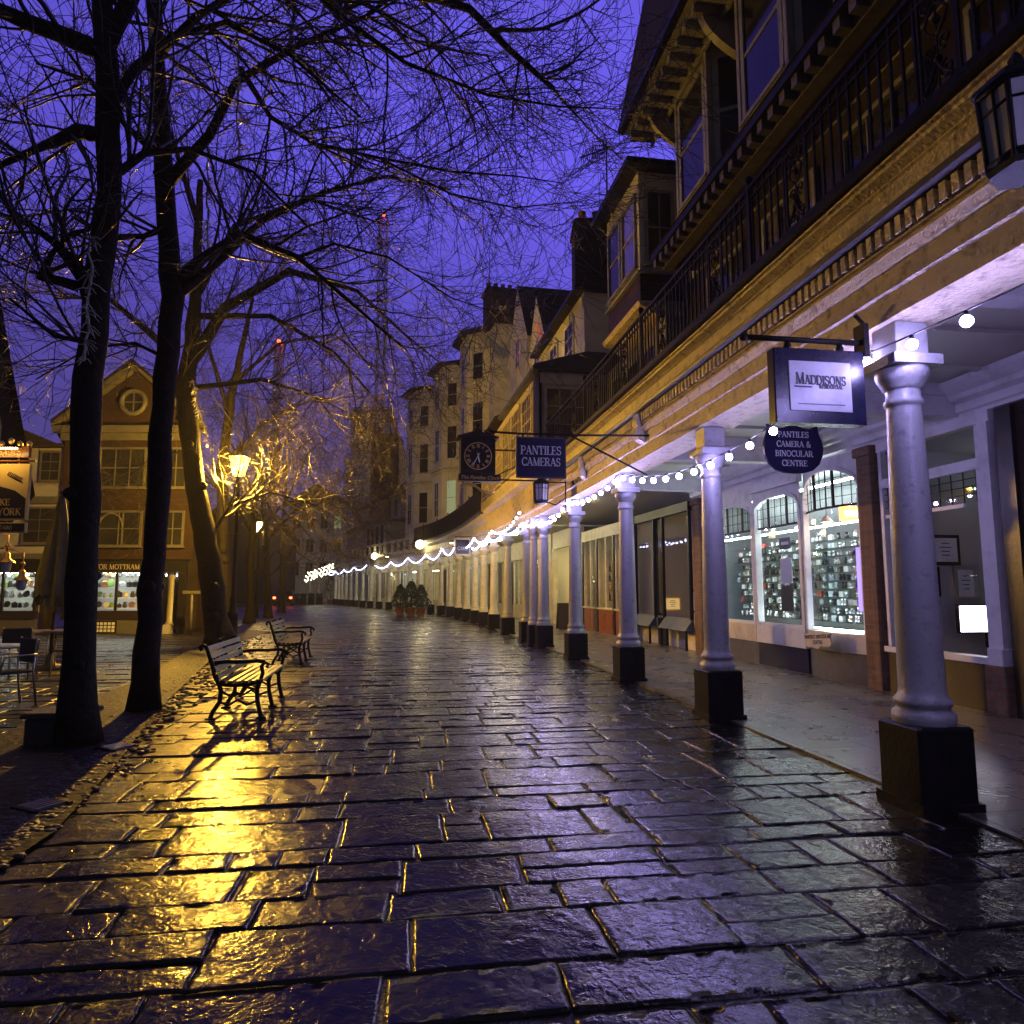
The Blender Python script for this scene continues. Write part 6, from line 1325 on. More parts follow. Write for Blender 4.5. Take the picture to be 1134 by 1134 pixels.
# small gilded pub lamps under the sign
for i, (px, py, lb) in enumerate(((24, 642, 'gilt pub lamp with wide shade under the hanging pub sign'), (7, 622, 'gilt pub lamp tucked closer to the pub wall'))):
    p = at(px, py, 10.8); e = empty('pub_lamp', p, lb, 'lamp'); mb = MB(); mb.lathe([(.02, p.z + .16), (.05, p.z + .12), (.045, p.z + .06), (.115, p.z), (.12, p.z - .012)], p.x, p.y, 14); mb.build('lamp_shade', M['gold'], e); mb = MB(); mb.lathe([(.075, p.z - .013), (.06, p.z - .14), (.03, p.z - .17)], p.x, p.y, 10); mb.build('glass', M['lanternglass'], e)
    mb = MB(); mb.tube([(p.x, p.y, p.z + .16), (p.x, p.y, p.z + .42), (p.x - .3, p.y, p.z + .5), (p.x - .8, p.y, p.z + .45)], .014, 6); mb.ball((p.x, p.y, p.z + .25), .035, 8, 6); mb.build('arm', M['gold'], e)
# --- closed parasol, tables, chairs
p = gnd(55, 741); px_, py_ = p.x, p.y; e = empty('closed_parasol', (px_, py_, 0), 'tall closed green parasol standing through a cafe table, left of the first trunk', 'parasol')
mb = MB(mmap(Matrix.Translation((px_, py_, 0)))); mb.tube([(0, 0, .05), (0, 0, 3.35)], .03, 8); mb.ball((0, 0, 3.38), .05, 8, 5); mb.build('pole', M['darkwood'], e)
vs = []; fs = []; nz = 14; na = 40
for i in range(nz + 1):
    t = i / nz
    for k in range(na):
        a = 2 * math.pi * k / na; r = (.05 + .23 * min(1, t * 1.1) ** .8) * (1 + .28 * math.cos(8 * a + 1.5 * t) * min(1, t * 1.6)); z = 3.3 - 2.0 * t + (.12 * math.cos(8 * a) * t ** 3)
        if t > .9: r *= .9
        vs.append((r * math.cos(a), r * math.sin(a), z))
for i in range(nz):
    for k in range(na): fs.append((i * na + k, (i + 1) * na + k, (i + 1) * na + (k + 1) % na, i * na + (k + 1) % na))
mb = MB(mmap(Matrix.Translation((px_, py_, 0)))); mb.add(vs, fs, True); mb.build('canopy', M['canvas'], e)
mb = MB(mmap(Matrix.Translation((px_, py_, 0))))
for k in range(6): a = k * 1.05; r = .16; x0, y0 = r * math.cos(a), r * math.sin(a); mb.add([(x0 - .05, y0, 1.4), (x0 + .05, y0 + .02, 1.4), (x0 + .045, y0, .95 + .08 * (k % 3)), (x0 - .03, y0 + .01, .9 + .08 * (k % 3))], [(0, 1, 2, 3)])
mb.build('hanging_flap', M['canvas'], e)
mb = MB(mmap(Matrix.Translation((px_, py_, 0)))); mb.lathe([(.28, 0), (.28, .06), (.1, .1), (.05, .3)], n=16); mb.build('base', M['dirtyplanter'], e)
def table(loc, label):
    e = empty('cafe_table', loc, label, 'table', 'cafe tables at the left'); mp = mmap(Matrix.Translation(loc))
    mb = MB(mp); mb.lathe([(.38, .70), (.40, .705), (.40, .73), (.385, .735)], n=24); mb.build('table_top', M['alu'], e)
    for k in range(4): a = R(45 + 90 * k); mb = MB(mp); mb.tube([(.3 * math.cos(a), .3 * math.sin(a), .70), (.36 * math.cos(a), .36 * math.sin(a), 0)], .014, 6); mb.build('leg', M['alu'], e)
    return e
table((px_, py_, 0), 'round metal cafe table with the closed parasol rising through it')
q = gnd(-14, 775); table((q.x, q.y, 0), 'round metal cafe table cut by the left edge, beside the dark chair')
def chair_proto():
    e = empty('cafe_chair', (0, 0, 0), '', 'chair', 'cafe chairs at the left')
    mb = MB(); mb.bbox(-.21, .21, -.2, .2, .43, .46, .012); mb.build('seat', M['goodsblack'], e); mb = MB(); mb.bbox(-.21, .21, -.235, -.205, .55, .86, .012); mb.build('backrest', M['goodsblack'], e)
    for x in (-.2, .2):
        mb = MB(); mb.tube([(x, .19, .43), (x, .22, 0)], .012, 6); mb.build('leg', M['alu'], e); mb = MB(); mb.tube([(x, -.22, .88), (x, -.2, .43), (x, -.26, 0)], .012, 6); mb.build('leg', M['alu'], e)
        mb = MB(); mb.tube([(x * 1.05, -.22, .66), (x * 1.15, .0, .66), (x * 1.15, .16, .64), (x, .19, .43)], .012, 6); mb.build('armrest', M['alu'], e)
    return e
ch0 = chair_proto(); q = gnd(6, 783); ch0.location = (q.x, q.y, 0); ch0.rotation_euler = (0, 0, R(150)); ch0['label'] = 'black metal cafe chair at the left edge with its back to the trees'
q = gnd(20, 752); copy_tree(ch0, None, 'black metal cafe chair tucked in behind the left edge table', (q.x, q.y, 0), R(20)); q = gnd(76, 748); copy_tree(ch0, None, 'black metal cafe chair half hidden by the first trunk near the parasol', (q.x, q.y, 0), R(100))

# ------------------------------------------------------------------ benches
def bench_proto():
    e = empty('park_bench', (0, 0, 0), '', 'bench', 'slatted park benches beside the trees')
    L = .80
    for x in (-L, 0, L):
        mb = MB()
        def T(pts, r=.024, n=6): mb.tube([(x, y, z) for y, z in pts], r, n)
        T([(.27, 0), (.25, .08), (.22, .2), (.21, .33), (.24, .41), (.19, .43)], .026); T([(-.3, 0), (-.27, .09), (-.2, .2), (-.19, .32), (-.22, .42)], .026); T([(-.22, .40), (-.05, .385), (.1, .395), (.24, .42)], .022)
        T([(-.22, .40), (-.27, .5), (-.3, .62), (-.34, .74), (-.37, .83), (-.41, .86), (-.44, .83), (-.42, .79)], .022)
        T([(.21, .2), (.1, .16), (0, .22), (-.1, .16), (-.2, .2)], .015); T([(-.19, .32), (-.08, .26), (.05, .3), (.1, .36), (.21, .33)], .014)
        mb.bbox(x - .03, x + .03, .22, .32, -.005, .02, .004); mb.bbox(x - .03, x + .03, -.35, -.24, -.005, .02, .004)
        if x != 0:
            T([(.24, .42), (.27, .52), (.25, .60), (.29, .645), (.33, .62), (.31, .585)], .022); T([(-.31, .64), (-.15, .66), (.05, .655), (.2, .665), (.29, .65)], .024)
        mb.build('end_frame' if x else 'middle_frame', M['iron'], e)
    for i in range(6): y = -.2 + i * .085; z = .425 - .012 * math.sin(math.pi * i / 5) + (.006 if i == 5 else 0); mb = MB(); mb.bbox(-L - .06, L + .06, y, y + .062, z, z + .026, .005); mb.build('seat_slat', M['bench'], e)
    for i in range(5):
        t = .08 + i * .2; y0, z0 = -.235 - .15 * t, .46 + .40 * t; Mx = Matrix.Translation((0, y0, z0)) @ Matrix.Rotation(R(-70), 4, 'X'); mb = MB(mmap(Matrix.Translation((0, y0 + .02, z0)) @ Matrix.Rotation(R(108), 4, 'X'))); mb.bbox(-L - .06, L + .06, -.031, .031, -.013, .013, .005); mb.build('back_slat', M['bench'], e)
    return e
bn = bench_proto(); bn.location = (-3.35, 9.05, .0); bn.rotation_euler = (0, 0, R(-80)); bn['label'] = 'nearest slatted bench with black iron ends, throwing its shadow over gold lit slabs'
copy_tree(bn, None, 'second slatted bench behind the first, near the lamp post', (-4.65, 14.9, .0), R(-80))

# ------------------------------------------------------------------ street lamps
def lamp(loc, label, gm, power, col, h=4.62, sc=1.0):
    x, y, _ = loc; e = empty('street_lamp', loc, label, 'street lamp', 'victorian street lamps in the row of trees'); mp = mmap(Matrix.Translation(loc))
    mb = MB(mp); mb.lathe([(.2, 0), (.2, .12), (.16, .16), (.15, .75), (.17, .8), (.11, .9), (.085, 1.1), (.08, 1.2), (.095, 1.23), (.065, 1.3), (.05, h - .35), (.07, h - .32), (.07, h - .26), (.045, h - .2), (.04, h)], n=14); mb.tube([(-.42, 0, h - .5), (.42, 0, h - .5)], .018, 6); mb.ball((-.42, 0, h - .5), .03, 8, 5); mb.ball((.42, 0, h - .5), .03, 8, 5); mb.build('post', M['iron'], e)
    mb = MB(mp); r0, r1, z0, z1 = .18, .32, h + .06, h + .64
    for k in range(4):
        a = R(45 + 90 * k); c, s_ = math.cos(a), math.sin(a); a2 = R(135 + 90 * k); c2, s2 = math.cos(a2), math.sin(a2)
        mb.tube([(r0 * c, r0 * s_, z0), (r1 * c, r1 * s_, z1)], .014, 5); mb.tube([(r0 * c, r0 * s_, z0), (r0 * c2, r0 * s2, z0)], .014, 5); mb.tube([(r1 * c, r1 * s_, z1), (r1 * c2, r1 * s2, z1)], .018, 5)
    mb.lathe([(.04, h), (.1, h + .03), (.05, h + .05)], n=10)
    vs = [(.33 * math.cos(R(45 + 90 * k)), .33 * math.sin(R(45 + 90 * k)), z1 + .01) for k in range(4)] + [(.1 * math.cos(R(45 + 90 * k)), .1 * math.sin(R(45 + 90 * k)), z1 + .22) for k in range(4)]
    mb.add(vs, [(k, (k + 1) % 4, 4 + (k + 1) % 4, 4 + k) for k in range(4)] + [(4, 5, 6, 7)]); mb.lathe([(.09, z1 + .2), (.1, z1 + .3), (.03, z1 + .34), (.03, z1 + .4), (.01, z1 + .45)], n=10); ln = mb.build('lantern', M['iron'], e)
    g = MB(mp); vs = []
    for z_, r in ((z0 + .01, r0 * .97), (z1 - .01, r1 * .97)):
        for k in range(4): a = R(45 + 90 * k); vs.append((r * math.cos(a), r * math.sin(a), z_))
    g.add(vs, [(k, (k + 1) % 4, 4 + (k + 1) % 4, 4 + k) for k in range(4)]); g.build('pane', M[gm], ln)
    point('street_lamp_light', (x, y, h + .34), power, col, .11)
    return e
q = gnd(256, 712); LAMP = lamp((q.x, q.y, 0), 'nearer and taller looking glowing gold street lamp, by the leaning tree', 'lampglow', LP1, (1.0, .53, .055), 4.72)
q = gnd(283, 684); lamp((q.x, q.y, 0), 'smaller paler street lamp glowing farther along the row', 'lampglow2', LP2, (1.0, .62, .16), 4.55)

# ------------------------------------------------------------------ trees
def tree(label, base, trunk, limbs, seed, twig_n=10, depth=3, spread=1.0, twig_r=.0045, droop=.0, tw_len=1.0, group='bare lime trees in the row on the left', sides=3, zmin=2.4):
    r = random.Random(seed)
    e = empty('bare_tree', base, label, 'tree', group)
    mb = MB()
    def knobby(pts, rad, n):
        out = []; rr = []
        for (p, q, a, b) in zip(pts[:-1], pts[1:], rad[:-1], rad[1:]):
            k = max(2, int((q - p).length / .35))
            for i in range(k):
                t = i / k; out.append(p.lerp(q, t) + Vector((r.gauss(0, a * .07), r.gauss(0, a * .07), 0))); rr.append((a + (b - a) * t) * r.uniform(.94, 1.08))
        out.append(pts[-1]); rr.append(rad[-1]); return out, rr
    tp, tr = knobby(trunk[0], trunk[1], 10)
    tr[0] *= 1.5; 
    if len(tr) > 1: tr[1] *= 1.15
    mb.tube(tp, tr, 12)
    for k_ in range(9):      # knots and pruning stubs
        i_ = r.randrange(1, max(2, len(tp) - 1)); a_ = r.uniform(0, 6.28); d_ = Vector((math.cos(a_), math.sin(a_), r.uniform(.1, .5))); c_ = tp[i_] + d_ * tr[i_] * .8; R_ = tr[i_] * r.uniform(.28, .5)
        mb.tube([c_ - d_ * R_, c_, c_ + d_ * R_ * .9, c_ + d_ * R_ * 1.3], [R_ * 1.5, R_ * 1.2, R_ * .95, R_ * .55], 7)
    mb.build('trunk', M['bark'], e)
    cb = MB(); tw = MB()
    def wander(p, d, L, r0, r1, seg, up, jit):
        pts = [p]; rad = [r0]; st = L / seg
        for i in range(seg):
            d = (d + Vector((r.gauss(0, jit), r.gauss(0, jit), r.gauss(0, jit) + up * (1 if i > 0 else .3)))).normalized(); p = p + d * st; pts.append(p); rad.append(r0 + (r1 - r0) * (i + 1) / seg)
        return pts, rad
    def grow(pts, rad, lvl):
        L = sum((b - a).length for a, b in zip(pts[:-1], pts[1:]))
        if lvl == 0: return
        n = int((twig_n if lvl == depth else (5 if lvl == 2 else 4)) * (.5 + L * (.42 if lvl == depth else .45)) * spread)
        if lvl < depth: n = min(n, 7)
        for k in range(n):
            t = r.uniform(.12, 1.0); i = min(int(t * (len(pts) - 1)), len(pts) - 2); f = t * (len(pts) - 1) - i
            p = pts[i].lerp(pts[i + 1], f); d = (pts[i + 1] - pts[i]).normalized()
            side = Vector((r.gauss(0, 1), r.gauss(0, 1), r.gauss(.15, .8))); side = (side - d * side.dot(d)); 
            if side.length < .1: continue
            dd = (d * r.uniform(.5, 1.3) + side.normalized()).normalized()
            pr = rad[i] * (1 - f) + rad[i + 1] * f
            ln = {3: r.uniform(.9, 2.3), 2: r.uniform(.5, 1.25), 1: r.uniform(.2, .65)}[lvl] * tw_len * (1.15 - .4 * t)
            r0 = {3: min(pr * .6, r.uniform(.014, .032)), 2: min(pr * .65, r.uniform(.008, .014)), 1: twig_r}[lvl]
            r0 = max(r0, twig_r)
            seg = {3: 8, 2: 6, 1: 4}[lvl]
            up = droop + r.choice((-.09, -.03, .03, .07))
            np_, nr_ = wander(p, dd, ln, r0, max(r0 * .35, twig_r * .7), seg, up, .10 if lvl == 3 else .13)
            if np_[-1].z < zmin: continue
            tw.tube(np_, nr_, 4 if lvl == 3 else sides)
            grow(np_, nr_, lvl - 1)
    for lim in limbs:
        pts, rad = lim
        lp, lr = knobby(pts, rad, 8); cb.tube(lp, lr, 7); grow(lp, lr, depth)
    c = cb.build('limbs', M['bark'], e); tw.build('crown', M['twig'], e)
    return e
def PL(*a):       # limb from picture positions with their distances
    return [at(px, py, Y) for px, py, Y in a]
q = gnd(85, 826); Y1 = q.y
tree('nearest bare tree with straight black trunk and thick high limbs, by the dark stone block', q, (PL((85, 829, Y1), (92, 600, Y1), (97, 420, Y1), (108, 320, Y1), (120, 220, Y1), (119, 110, Y1), (114, 0, Y1), (110, -160, Y1)), [.15, .138, .132, .128, .12, .115, .105, .09]), [
    (PL((118, 60, Y1), (60, 36, Y1 - .2), (0, 12, Y1 - .5), (-70, -30, Y1 - .9)), [.1, .09, .075, .05]),
    (PL((117, 50, Y1), (140, 5, Y1 + .2), (175, -70, Y1 + .3)), [.1, .09, .06]),
    (PL((112, 150, Y1), (86, 146, Y1 - .05), (42, 165, Y1 - .4), (0, 184, Y1 - .7), (-40, 210, Y1 - .9)), [.075, .085, .035, .025, .015]),
    (PL((100, 330, Y1), (92, 305, Y1), (60, 268, Y1 - .2), (20, 240, Y1 - .3), (-25, 180, Y1 - .5)), [.085, .08, .04, .03, .02]),
    (PL((88, 318, Y1), (62, 310, Y1 - .1), (45, 308, Y1 - .1), (58, 280, Y1 - .1), (80, 258, Y1 - .1), (108, 252, Y1)), [.06, .05, .045, .03, .025, .02]),
    (PL((117, 130, Y1), (150, 75, Y1 + .1), (190, 40, Y1 + .3), (250, 25, Y1 + .4), (320, 60, Y1 + .5), (400, 130, Y1 + .6)), [.06, .05, .04, .03, .02, .012]),
    (PL((113, -60, Y1), (180, -80, Y1 - .2), (300, -60, Y1 + .1), (430, -20, Y1 + .6), (520, 10, Y1 + 1), (562, 53, Y1 + 1.2), (613, 98, Y1 + 1.3)), [.09, .085, .08, .07, .05, .042, .03]),
    (PL((300, -60, Y1 + .1), (380, 20, Y1 + .4), (450, 70, Y1 + .7), (540, 105, Y1 + 1), (620, 118, Y1 + 1.1), (692, 121, Y1 + 1.2)), [.05, .035, .026, .018, .012, .006]),
    (PL((598, 90, Y1 + 1.3), (612, 68, Y1 + 1.3), (645, 44, Y1 + 1.35)), [.008, .006, .004]),
    (PL((102, 380, Y1), (60, 372, Y1 - .3), (10, 330, Y1 - .6)), [.03, .02, .012]),
    (PL((118, 200, Y1), (160, 170, Y1 + .2), (210, 165, Y1 + .5), (280, 190, Y1 + .8), (350, 260, Y1 + 1)), [.05, .04, .03, .02, .01]),
], 21, zmin=3.6)
q = gnd(158, 788); Y2 = q.y
tree('second bare tree with slim leaning trunk between the nearest tree and the bench', q, (PL((158, 791, Y2), (170, 620, Y2), (180, 450, Y2), (190, 330, Y2), (184, 220, Y2), (176, 110, Y2), (170, 0, Y2), (166, -140, Y2)), [.155, .14, .135, .14, .12, .105, .095, .07]), [
    (PL((194, 310, Y2), (225, 285, Y2), (265, 258, Y2 + .1), (330, 285, Y2 + .2), (400, 345, Y2 + .3), (445, 385, Y2 + .4)), [.1, .07, .05, .038, .024, .012]),
    (PL((186, 200, Y2), (232, 150, Y2 + .1), (262, 90, Y2 + .2), (330, 50, Y2 + .3), (405, 18, Y2 + .3), (470, -30, Y2 + .3)), [.09, .07, .055, .04, .028, .02]),
    (PL((186, 250, Y2), (160, 262, Y2), (118, 262, Y2 + .1), (80, 240, Y2 + .2)), [.05, .04, .03, .02]),
    (PL((192, 330, Y2), (230, 300, Y2 + .2), (290, 245, Y2 + .4), (360, 212, Y2 + .5), (430, 195, Y2 + .6), (500, 210, Y2 + .7)), [.085, .06, .045, .03, .02, .01]),
    (PL((266, 76, Y2 + .2), (300, 130, Y2 + .1), (350, 160, Y2), (420, 175, Y2 - .1), (500, 190, Y2 - .1), (570, 195, Y2 - .1), (625, 203, Y2 - .1)), [.045, .035, .028, .022, .016, .011, .006]),
    (PL((420, 175, Y2 - .1), (500, 215, Y2 - .2), (570, 230, Y2 - .2), (652, 222, Y2 - .2)), [.018, .014, .01, .005]),
    (PL((405, 18, Y2 + .3), (470, 50, Y2 + .3), (540, 62, Y2 + .2), (580, 130, Y2 + .1), (636, 168, Y2)), [.02, .015, .012, .008, .004]),
    (PL((184, 180, Y2), (140, 140, Y2 - .2), (100, 90, Y2 - .3), (40, 70, Y2 - .5)), [.06, .04, .03, .015]),
    (PL((174, 60, Y2), (215, 20, Y2 - .2), (280, -20, Y2 - .3), (380, -10, Y2 - .4), (470, 40, Y2 - .5), (530, 110, Y2 - .5)), [.07, .05, .04, .03, .018, .008]),
    (PL((330, 285, Y2 + .2), (370, 270, Y2 + .3), (430, 285, Y2 + .3), (500, 330, Y2 + .3), (560, 350, Y2 + .3)), [.025, .02, .015, .01, .005]),
    (PL((190, 400, Y2), (150, 380, Y2 + .3), (100, 385, Y2 + .6), (40, 420, Y2 + .9)), [.03, .022, .015, .01]),
], 22, zmin=3.4)
q = gnd(243, 716); Y3 = q.y
tree('thick leaning tree beside the glowing street lamp', q, (PL((243, 717, Y3), (232, 620, Y3), (217, 540, Y3), (206, 450, Y3), (212, 380, Y3), (218, 300, Y3), (222, 200, Y3)), [.33, .29, .26, .25, .2, .14, .08]), [
    (PL((212, 400, Y3), (250, 340, Y3 + .3), (320, 300, Y3 + .6), (395, 322, Y3 + .8), (450, 372, Y3 + .9), (500, 412, Y3 + 1)), [.2, .15, .1, .06, .035, .015]),
    (PL((208, 460, Y3), (180, 380, Y3 - .3), (120, 330, Y3 - .8), (60, 330, Y3 - 1.2)), [.16, .1, .06, .03]),
    (PL((216, 330, Y3), (260, 250, Y3 + .4), (340, 220, Y3 + .8), (430, 250, Y3 + 1)), [.12, .08, .05, .02]),
    (PL((216, 350, Y3), (300, 350, Y3 + .5), (370, 390, Y3 + .8), (440, 470, Y3 + 1)), [.1, .07, .045, .015]),
    (PL((228, 600, Y3), (255, 560, Y3 + .3), (300, 545, Y3 + .6), (350, 560, Y3 + .8)), [.06, .045, .03, .012]),
    (PL((220, 250, Y3), (190, 150, Y3), (150, 100, Y3)), [.1, .06, .03]),
    (PL((214, 430, Y3), (290, 420, Y3 + .8), (350, 440, Y3 + 1.2), (400, 500, Y3 + 1.4)), [.09, .06, .035, .012]),
], 23, twig_n=9, twig_r=.006, tw_len=1.6, zmin=2.6)
q = gnd(248, 703); Y4 = q.y + 1.5
tree('gold lit tree trunk just behind the lamp post, half hidden by the leaning tree', gnd(252, 701), (PL((250, 703, Y4), (247, 600, Y4), (246, 520, Y4), (258, 430, Y4), (280, 330, Y4)), [.24, .2, .19, .14, .06]), [
    (PL((246, 530, Y4), (290, 470, Y4), (350, 440, Y4), (410, 470, Y4)), [.1, .07, .04, .015]), (PL((254, 460, Y4), (230, 380, Y4), (200, 330, Y4)), [.1, .06, .02]),
    (PL((262, 420, Y4), (310, 380, Y4 + .5), (370, 370, Y4 + .8), (430, 420, Y4 + 1)), [.08, .06, .04, .015]), (PL((246, 560, Y4), (290, 540, Y4), (340, 570, Y4), (370, 610, Y4)), [.06, .04, .03, .01]), (PL((246, 545, Y4), (200, 500, Y4 - 1), (150, 520, Y4 - 1.5)), [.06, .04, .012]),
], 24, twig_n=4, twig_r=.0065, tw_len=1.9, zmin=2.3)
for (px, py, lean, sd, lb) in ((276, 690, 6, 25, 'slender bare tree by the farther street lamp'), (297, 684, -5, 26, 'slim bare tree right of the farther street lamp'), (312, 678, 3, 27, 'small far bare tree near the parked car')):
    q = gnd(px, py); Yt = q.y
    tree(lb, q, (PL((px, py + 1, Yt), (px + lean * .3, 620, Yt), (px + lean, 560, Yt), (px + lean * 2, 500, Yt)), [.2, .16, .13, .06]), [
        (PL((px + lean * .5, 600, Yt), (px + 35, 560, Yt), (px + 70, 555, Yt), (px + 95, 590, Yt)), [.09, .06, .04, .015]), (PL((px + lean * .5, 590, Yt), (px - 25, 540, Yt), (px - 60, 530, Yt)), [.09, .06, .015]),
        (PL((px + lean, 560, Yt), (px + 30, 500, Yt), (px + 55, 480, Yt), (px + 85, 500, Yt)), [.08, .05, .03, .012]), (PL((px + lean, 550, Yt), (px - 20, 490, Yt), (px - 30, 440, Yt)), [.07, .05, .015]), (PL((px, 640, Yt), (px + 30, 610, Yt), (px + 50, 625, Yt)), [.05, .03, .01])], sd, twig_n=3.6, twig_r=.009, tw_len=2.1, zmin=1.6, depth=3)
# icicle light garlands hanging unlit in the trees
def garland(px0, py0, px1, py1, Y, label, seed):
    r = random.Random(seed); a, b = at(px0, py0, Y), at(px1, py1, Y); e = empty('icicle_garland', a, label, 'light garland', 'unlit icicle garlands hanging in the trees')
    pts = [a.lerp(b, i / 12) + Vector((r.gauss(0, .015), r.gauss(0, .02), 0)) for i in range(13)]; mb = MB(); mb.tube(pts, .012, 5); mb.build('cable', M['tinsel'], e)
    mb = MB()
    for i in range(int((a - b).length * 46)):
        p = a.lerp(b, r.random()); d = Vector((r.gauss(0, 1), r.gauss(0, .7), r.uniform(-.9, .5))).normalized(); L = r.uniform(.06, .15); mb.tube([p, p + d * L * .5 + Vector((0, 0, -.01)), p + d * L + Vector((0, 0, -.05))], [.007, .006, .004], 4)
    mb.build('icicle', M['tinsel'], e)
garland(262, 12, 266, 188, Y2 - .6, 'pale spiky garland hanging lowest in the gap between two upper limbs', 3); garland(166, 20, 163, 165, Y1 + .6, 'pale spiky garland hanging close to the second trunk high up', 4); garland(103, 262, 94, 400, Y1 - .25, 'pale spiky garland hanging against the nearest trunk', 5); garland(231, 150, 230, 282, Y2 + .4, 'faint spiky garland right of the second trunk', 6)
garland(212, 420, 232, 497, Y3 - .5, 'gold lit garland looped below the leaning tree crown', 8)
# soil bed, kerb block, drain grates
mb = MB(); bp = [gnd(300, 700), gnd(250, 716), gnd(172, 790), gnd(128, 850), gnd(60, 925), gnd(-80, 1020), gnd(-80, 850), gnd(60, 790), gnd(140, 760), gnd(215, 718), gnd(270, 698)]
n_ = len(bp); mb.add([(p.x, p.y, .024) for p in bp], [tuple(range(n_))]); so_ = mb.build('soil_bed', M['soil'], kind='structure')
if so_.data.polygons[0].normal.z < 0: so_.data.flip_normals()
q = gnd(55, 826); mb = MB(mmap(Matrix.Translation((q.x, q.y, 0)) @ Matrix.Rotation(R(10), 4, 'Z'))); mb.bbox(-.22, .3, -.05, .35, 0, .27, .02); e = empty('stone_block', (q.x, q.y, 0), 'low dark wet stone block at the foot of the nearest tree', 'stone block'); mb.build('body', M['dirtyplanter'], e); mb = MB(mmap(Matrix.Translation((q.x, q.y, 0)) @ Matrix.Rotation(R(10), 4, 'Z'))); mb.bbox(-.25, .33, -.08, .38, .271, .32, .015); mb.build('coping', M['dirtyplanter'], e)
for (px, py, lb) in ((46, 897, 'small barred drain grate in the dark paving at the lower left'), (129, 831, 'small barred drain grate near the foot of the nearest tree')):
    q = gnd(px, py); e = empty('drain_grate', (q.x, q.y, .02), lb, 'drain grate'); mp = mmap(Matrix.Translation((q.x, q.y, .028)) @ Matrix.Rotation(R(-25), 4, 'Z')); mb = MB(mp)
    for k in range(5): mb.bbox(-.1 + k * .045, -.08 + k * .045, -.1, .1, 0, .018, .003)
    mb.build('bar', M['alu'], e); mb = MB(mp); mb.box(-.13, .13, -.13, -.102, -.01, .014); mb.box(-.13, .13, .102, .13, -.01, .014); mb.build('rim', M['iron'], e)
# cobbles set in the soil strip
rc = random.Random(12); mb = MB()
for i in range(1500):
    t = rc.random(); px = 300 - 330 * t + rc.gauss(0, 13); py = 700 + (t ** 1.15) * 260 + rc.gauss(0, 10); c = gnd(px, max(py, 690)); k = rc.uniform(.025, .05)
    if c.y < 2.5: continue
    mb.ball((c.x, c.y, .016), k * .85, 7, 4, .42)
mb.build('cobble_edging', M['dirtyplanter'], kind='stuff')
# fallen leaves under the trees and on the arcade floor
rl = random.Random(9); mb = MB()
for i in range(420):
    if i < 330: t = rl.random(); c = Vector((-3.4 - 3.2 * t + rl.gauss(0, .6), 4.5 + 14 * t + rl.gauss(0, .8), .028))
    else: s_ = rl.uniform(1, 12); c = W(s_, rl.uniform(-3.2, -.3), .03)
    a = rl.uniform(0, 6.28); L = rl.uniform(.025, .05); d = Vector((math.cos(a), math.sin(a), 0)); n = Vector((-d.y, d.x, 0)); mb.add([c - d * L, c + n * L * .5 + Vector((0, 0, .01)), c + d * L + Vector((0, 0, .008)), c - n * L * .5], [(0, 1, 2, 3)])
M['deadleaf'] = pmat('dead_leaves', (.09, .05, .02), .45, (.04, .02, .01), 14, .7); mb.build('fallen_leaves', M['deadleaf'], kind='stuff')

# ------------------------------------------------------------------ far end: potted shrubs, cafe, car, mast
def shrub(px, py, Y, h, wd, label, seed):
    r = random.Random(seed); q = gnd(px, py); q = Vector((at(px, py, Y).x, Y, 0)); e = empty('potted_shrub', q, label, 'potted shrub', 'potted shrubs in front of the far arcade')
    mb = MB(mmap(Matrix.Translation(q))); mb.lathe([(.2, 0), (.28, .4), (.31, .42), (.31, .48), (.26, .48)], n=14); mb.build('pot', M['terracotta'], e); mb = MB(mmap(Matrix.Translation(q))); mb.tube([(0, 0, .4), (0, 0, h * .6)], .04, 6); mb.build('stem', M['bark'], e)
    mb = MB(mmap(Matrix.Translation(q)))
    for i in range(900):
        t = r.random() ** .8; z = .5 + (h - .5) * t; rr = wd * (1 - t) ** .7 * (.55 + .5 * r.random()) + .04; a = r.uniform(0, 6.28); c = Vector((rr * math.cos(a), rr * math.sin(a), z + r.gauss(0, .05))); d = Vector((r.gauss(0, 1), r.gauss(0, 1), r.gauss(.3, 1))).normalized(); n = d.orthogonal().normalized(); L = r.uniform(.05, .11); mb.add([c - d * L, c + n * L * .4, c + d * L, c - n * L * .4], [(0, 1, 2, 3)])
    mb.build('foliage', M['leaf'], e)
shrub(443, 684, 41.5, 1.75, .62, 'leftmost pointed evergreen in a pot by the far arcade', 1); shrub(455, 685, 40.6, 1.95, .7, 'middle pointed evergreen in a pot by the far arcade', 2); shrub(466, 686, 39.8, 1.7, .6, 'rightmost pointed evergreen in a pot by the far arcade', 3)
shrub(366, 668, 72, 3.2, .9, 'loose evergreen in a pot beside the far lit cafe', 4)
a, b = at(337, 640, 76), at(371, 628, 74)
pts = [a.lerp(b, i / 40) + Vector((0, 0, .14 * math.sin(i * 1.3))) for i in range(41)]
for k in range(3): festoon(None, ['dense low cafe light string at the far end of the street', 'middle cafe light string at the far end of the street', 'top cafe light string at the far end of the street'][k], 3.2, far=True, rb=.055, mat=M['warmbulbs'], pts=[p + Vector((0, .5 * k, .42 * k - .3)) for p in pts], group='cafe light strings at the far end')
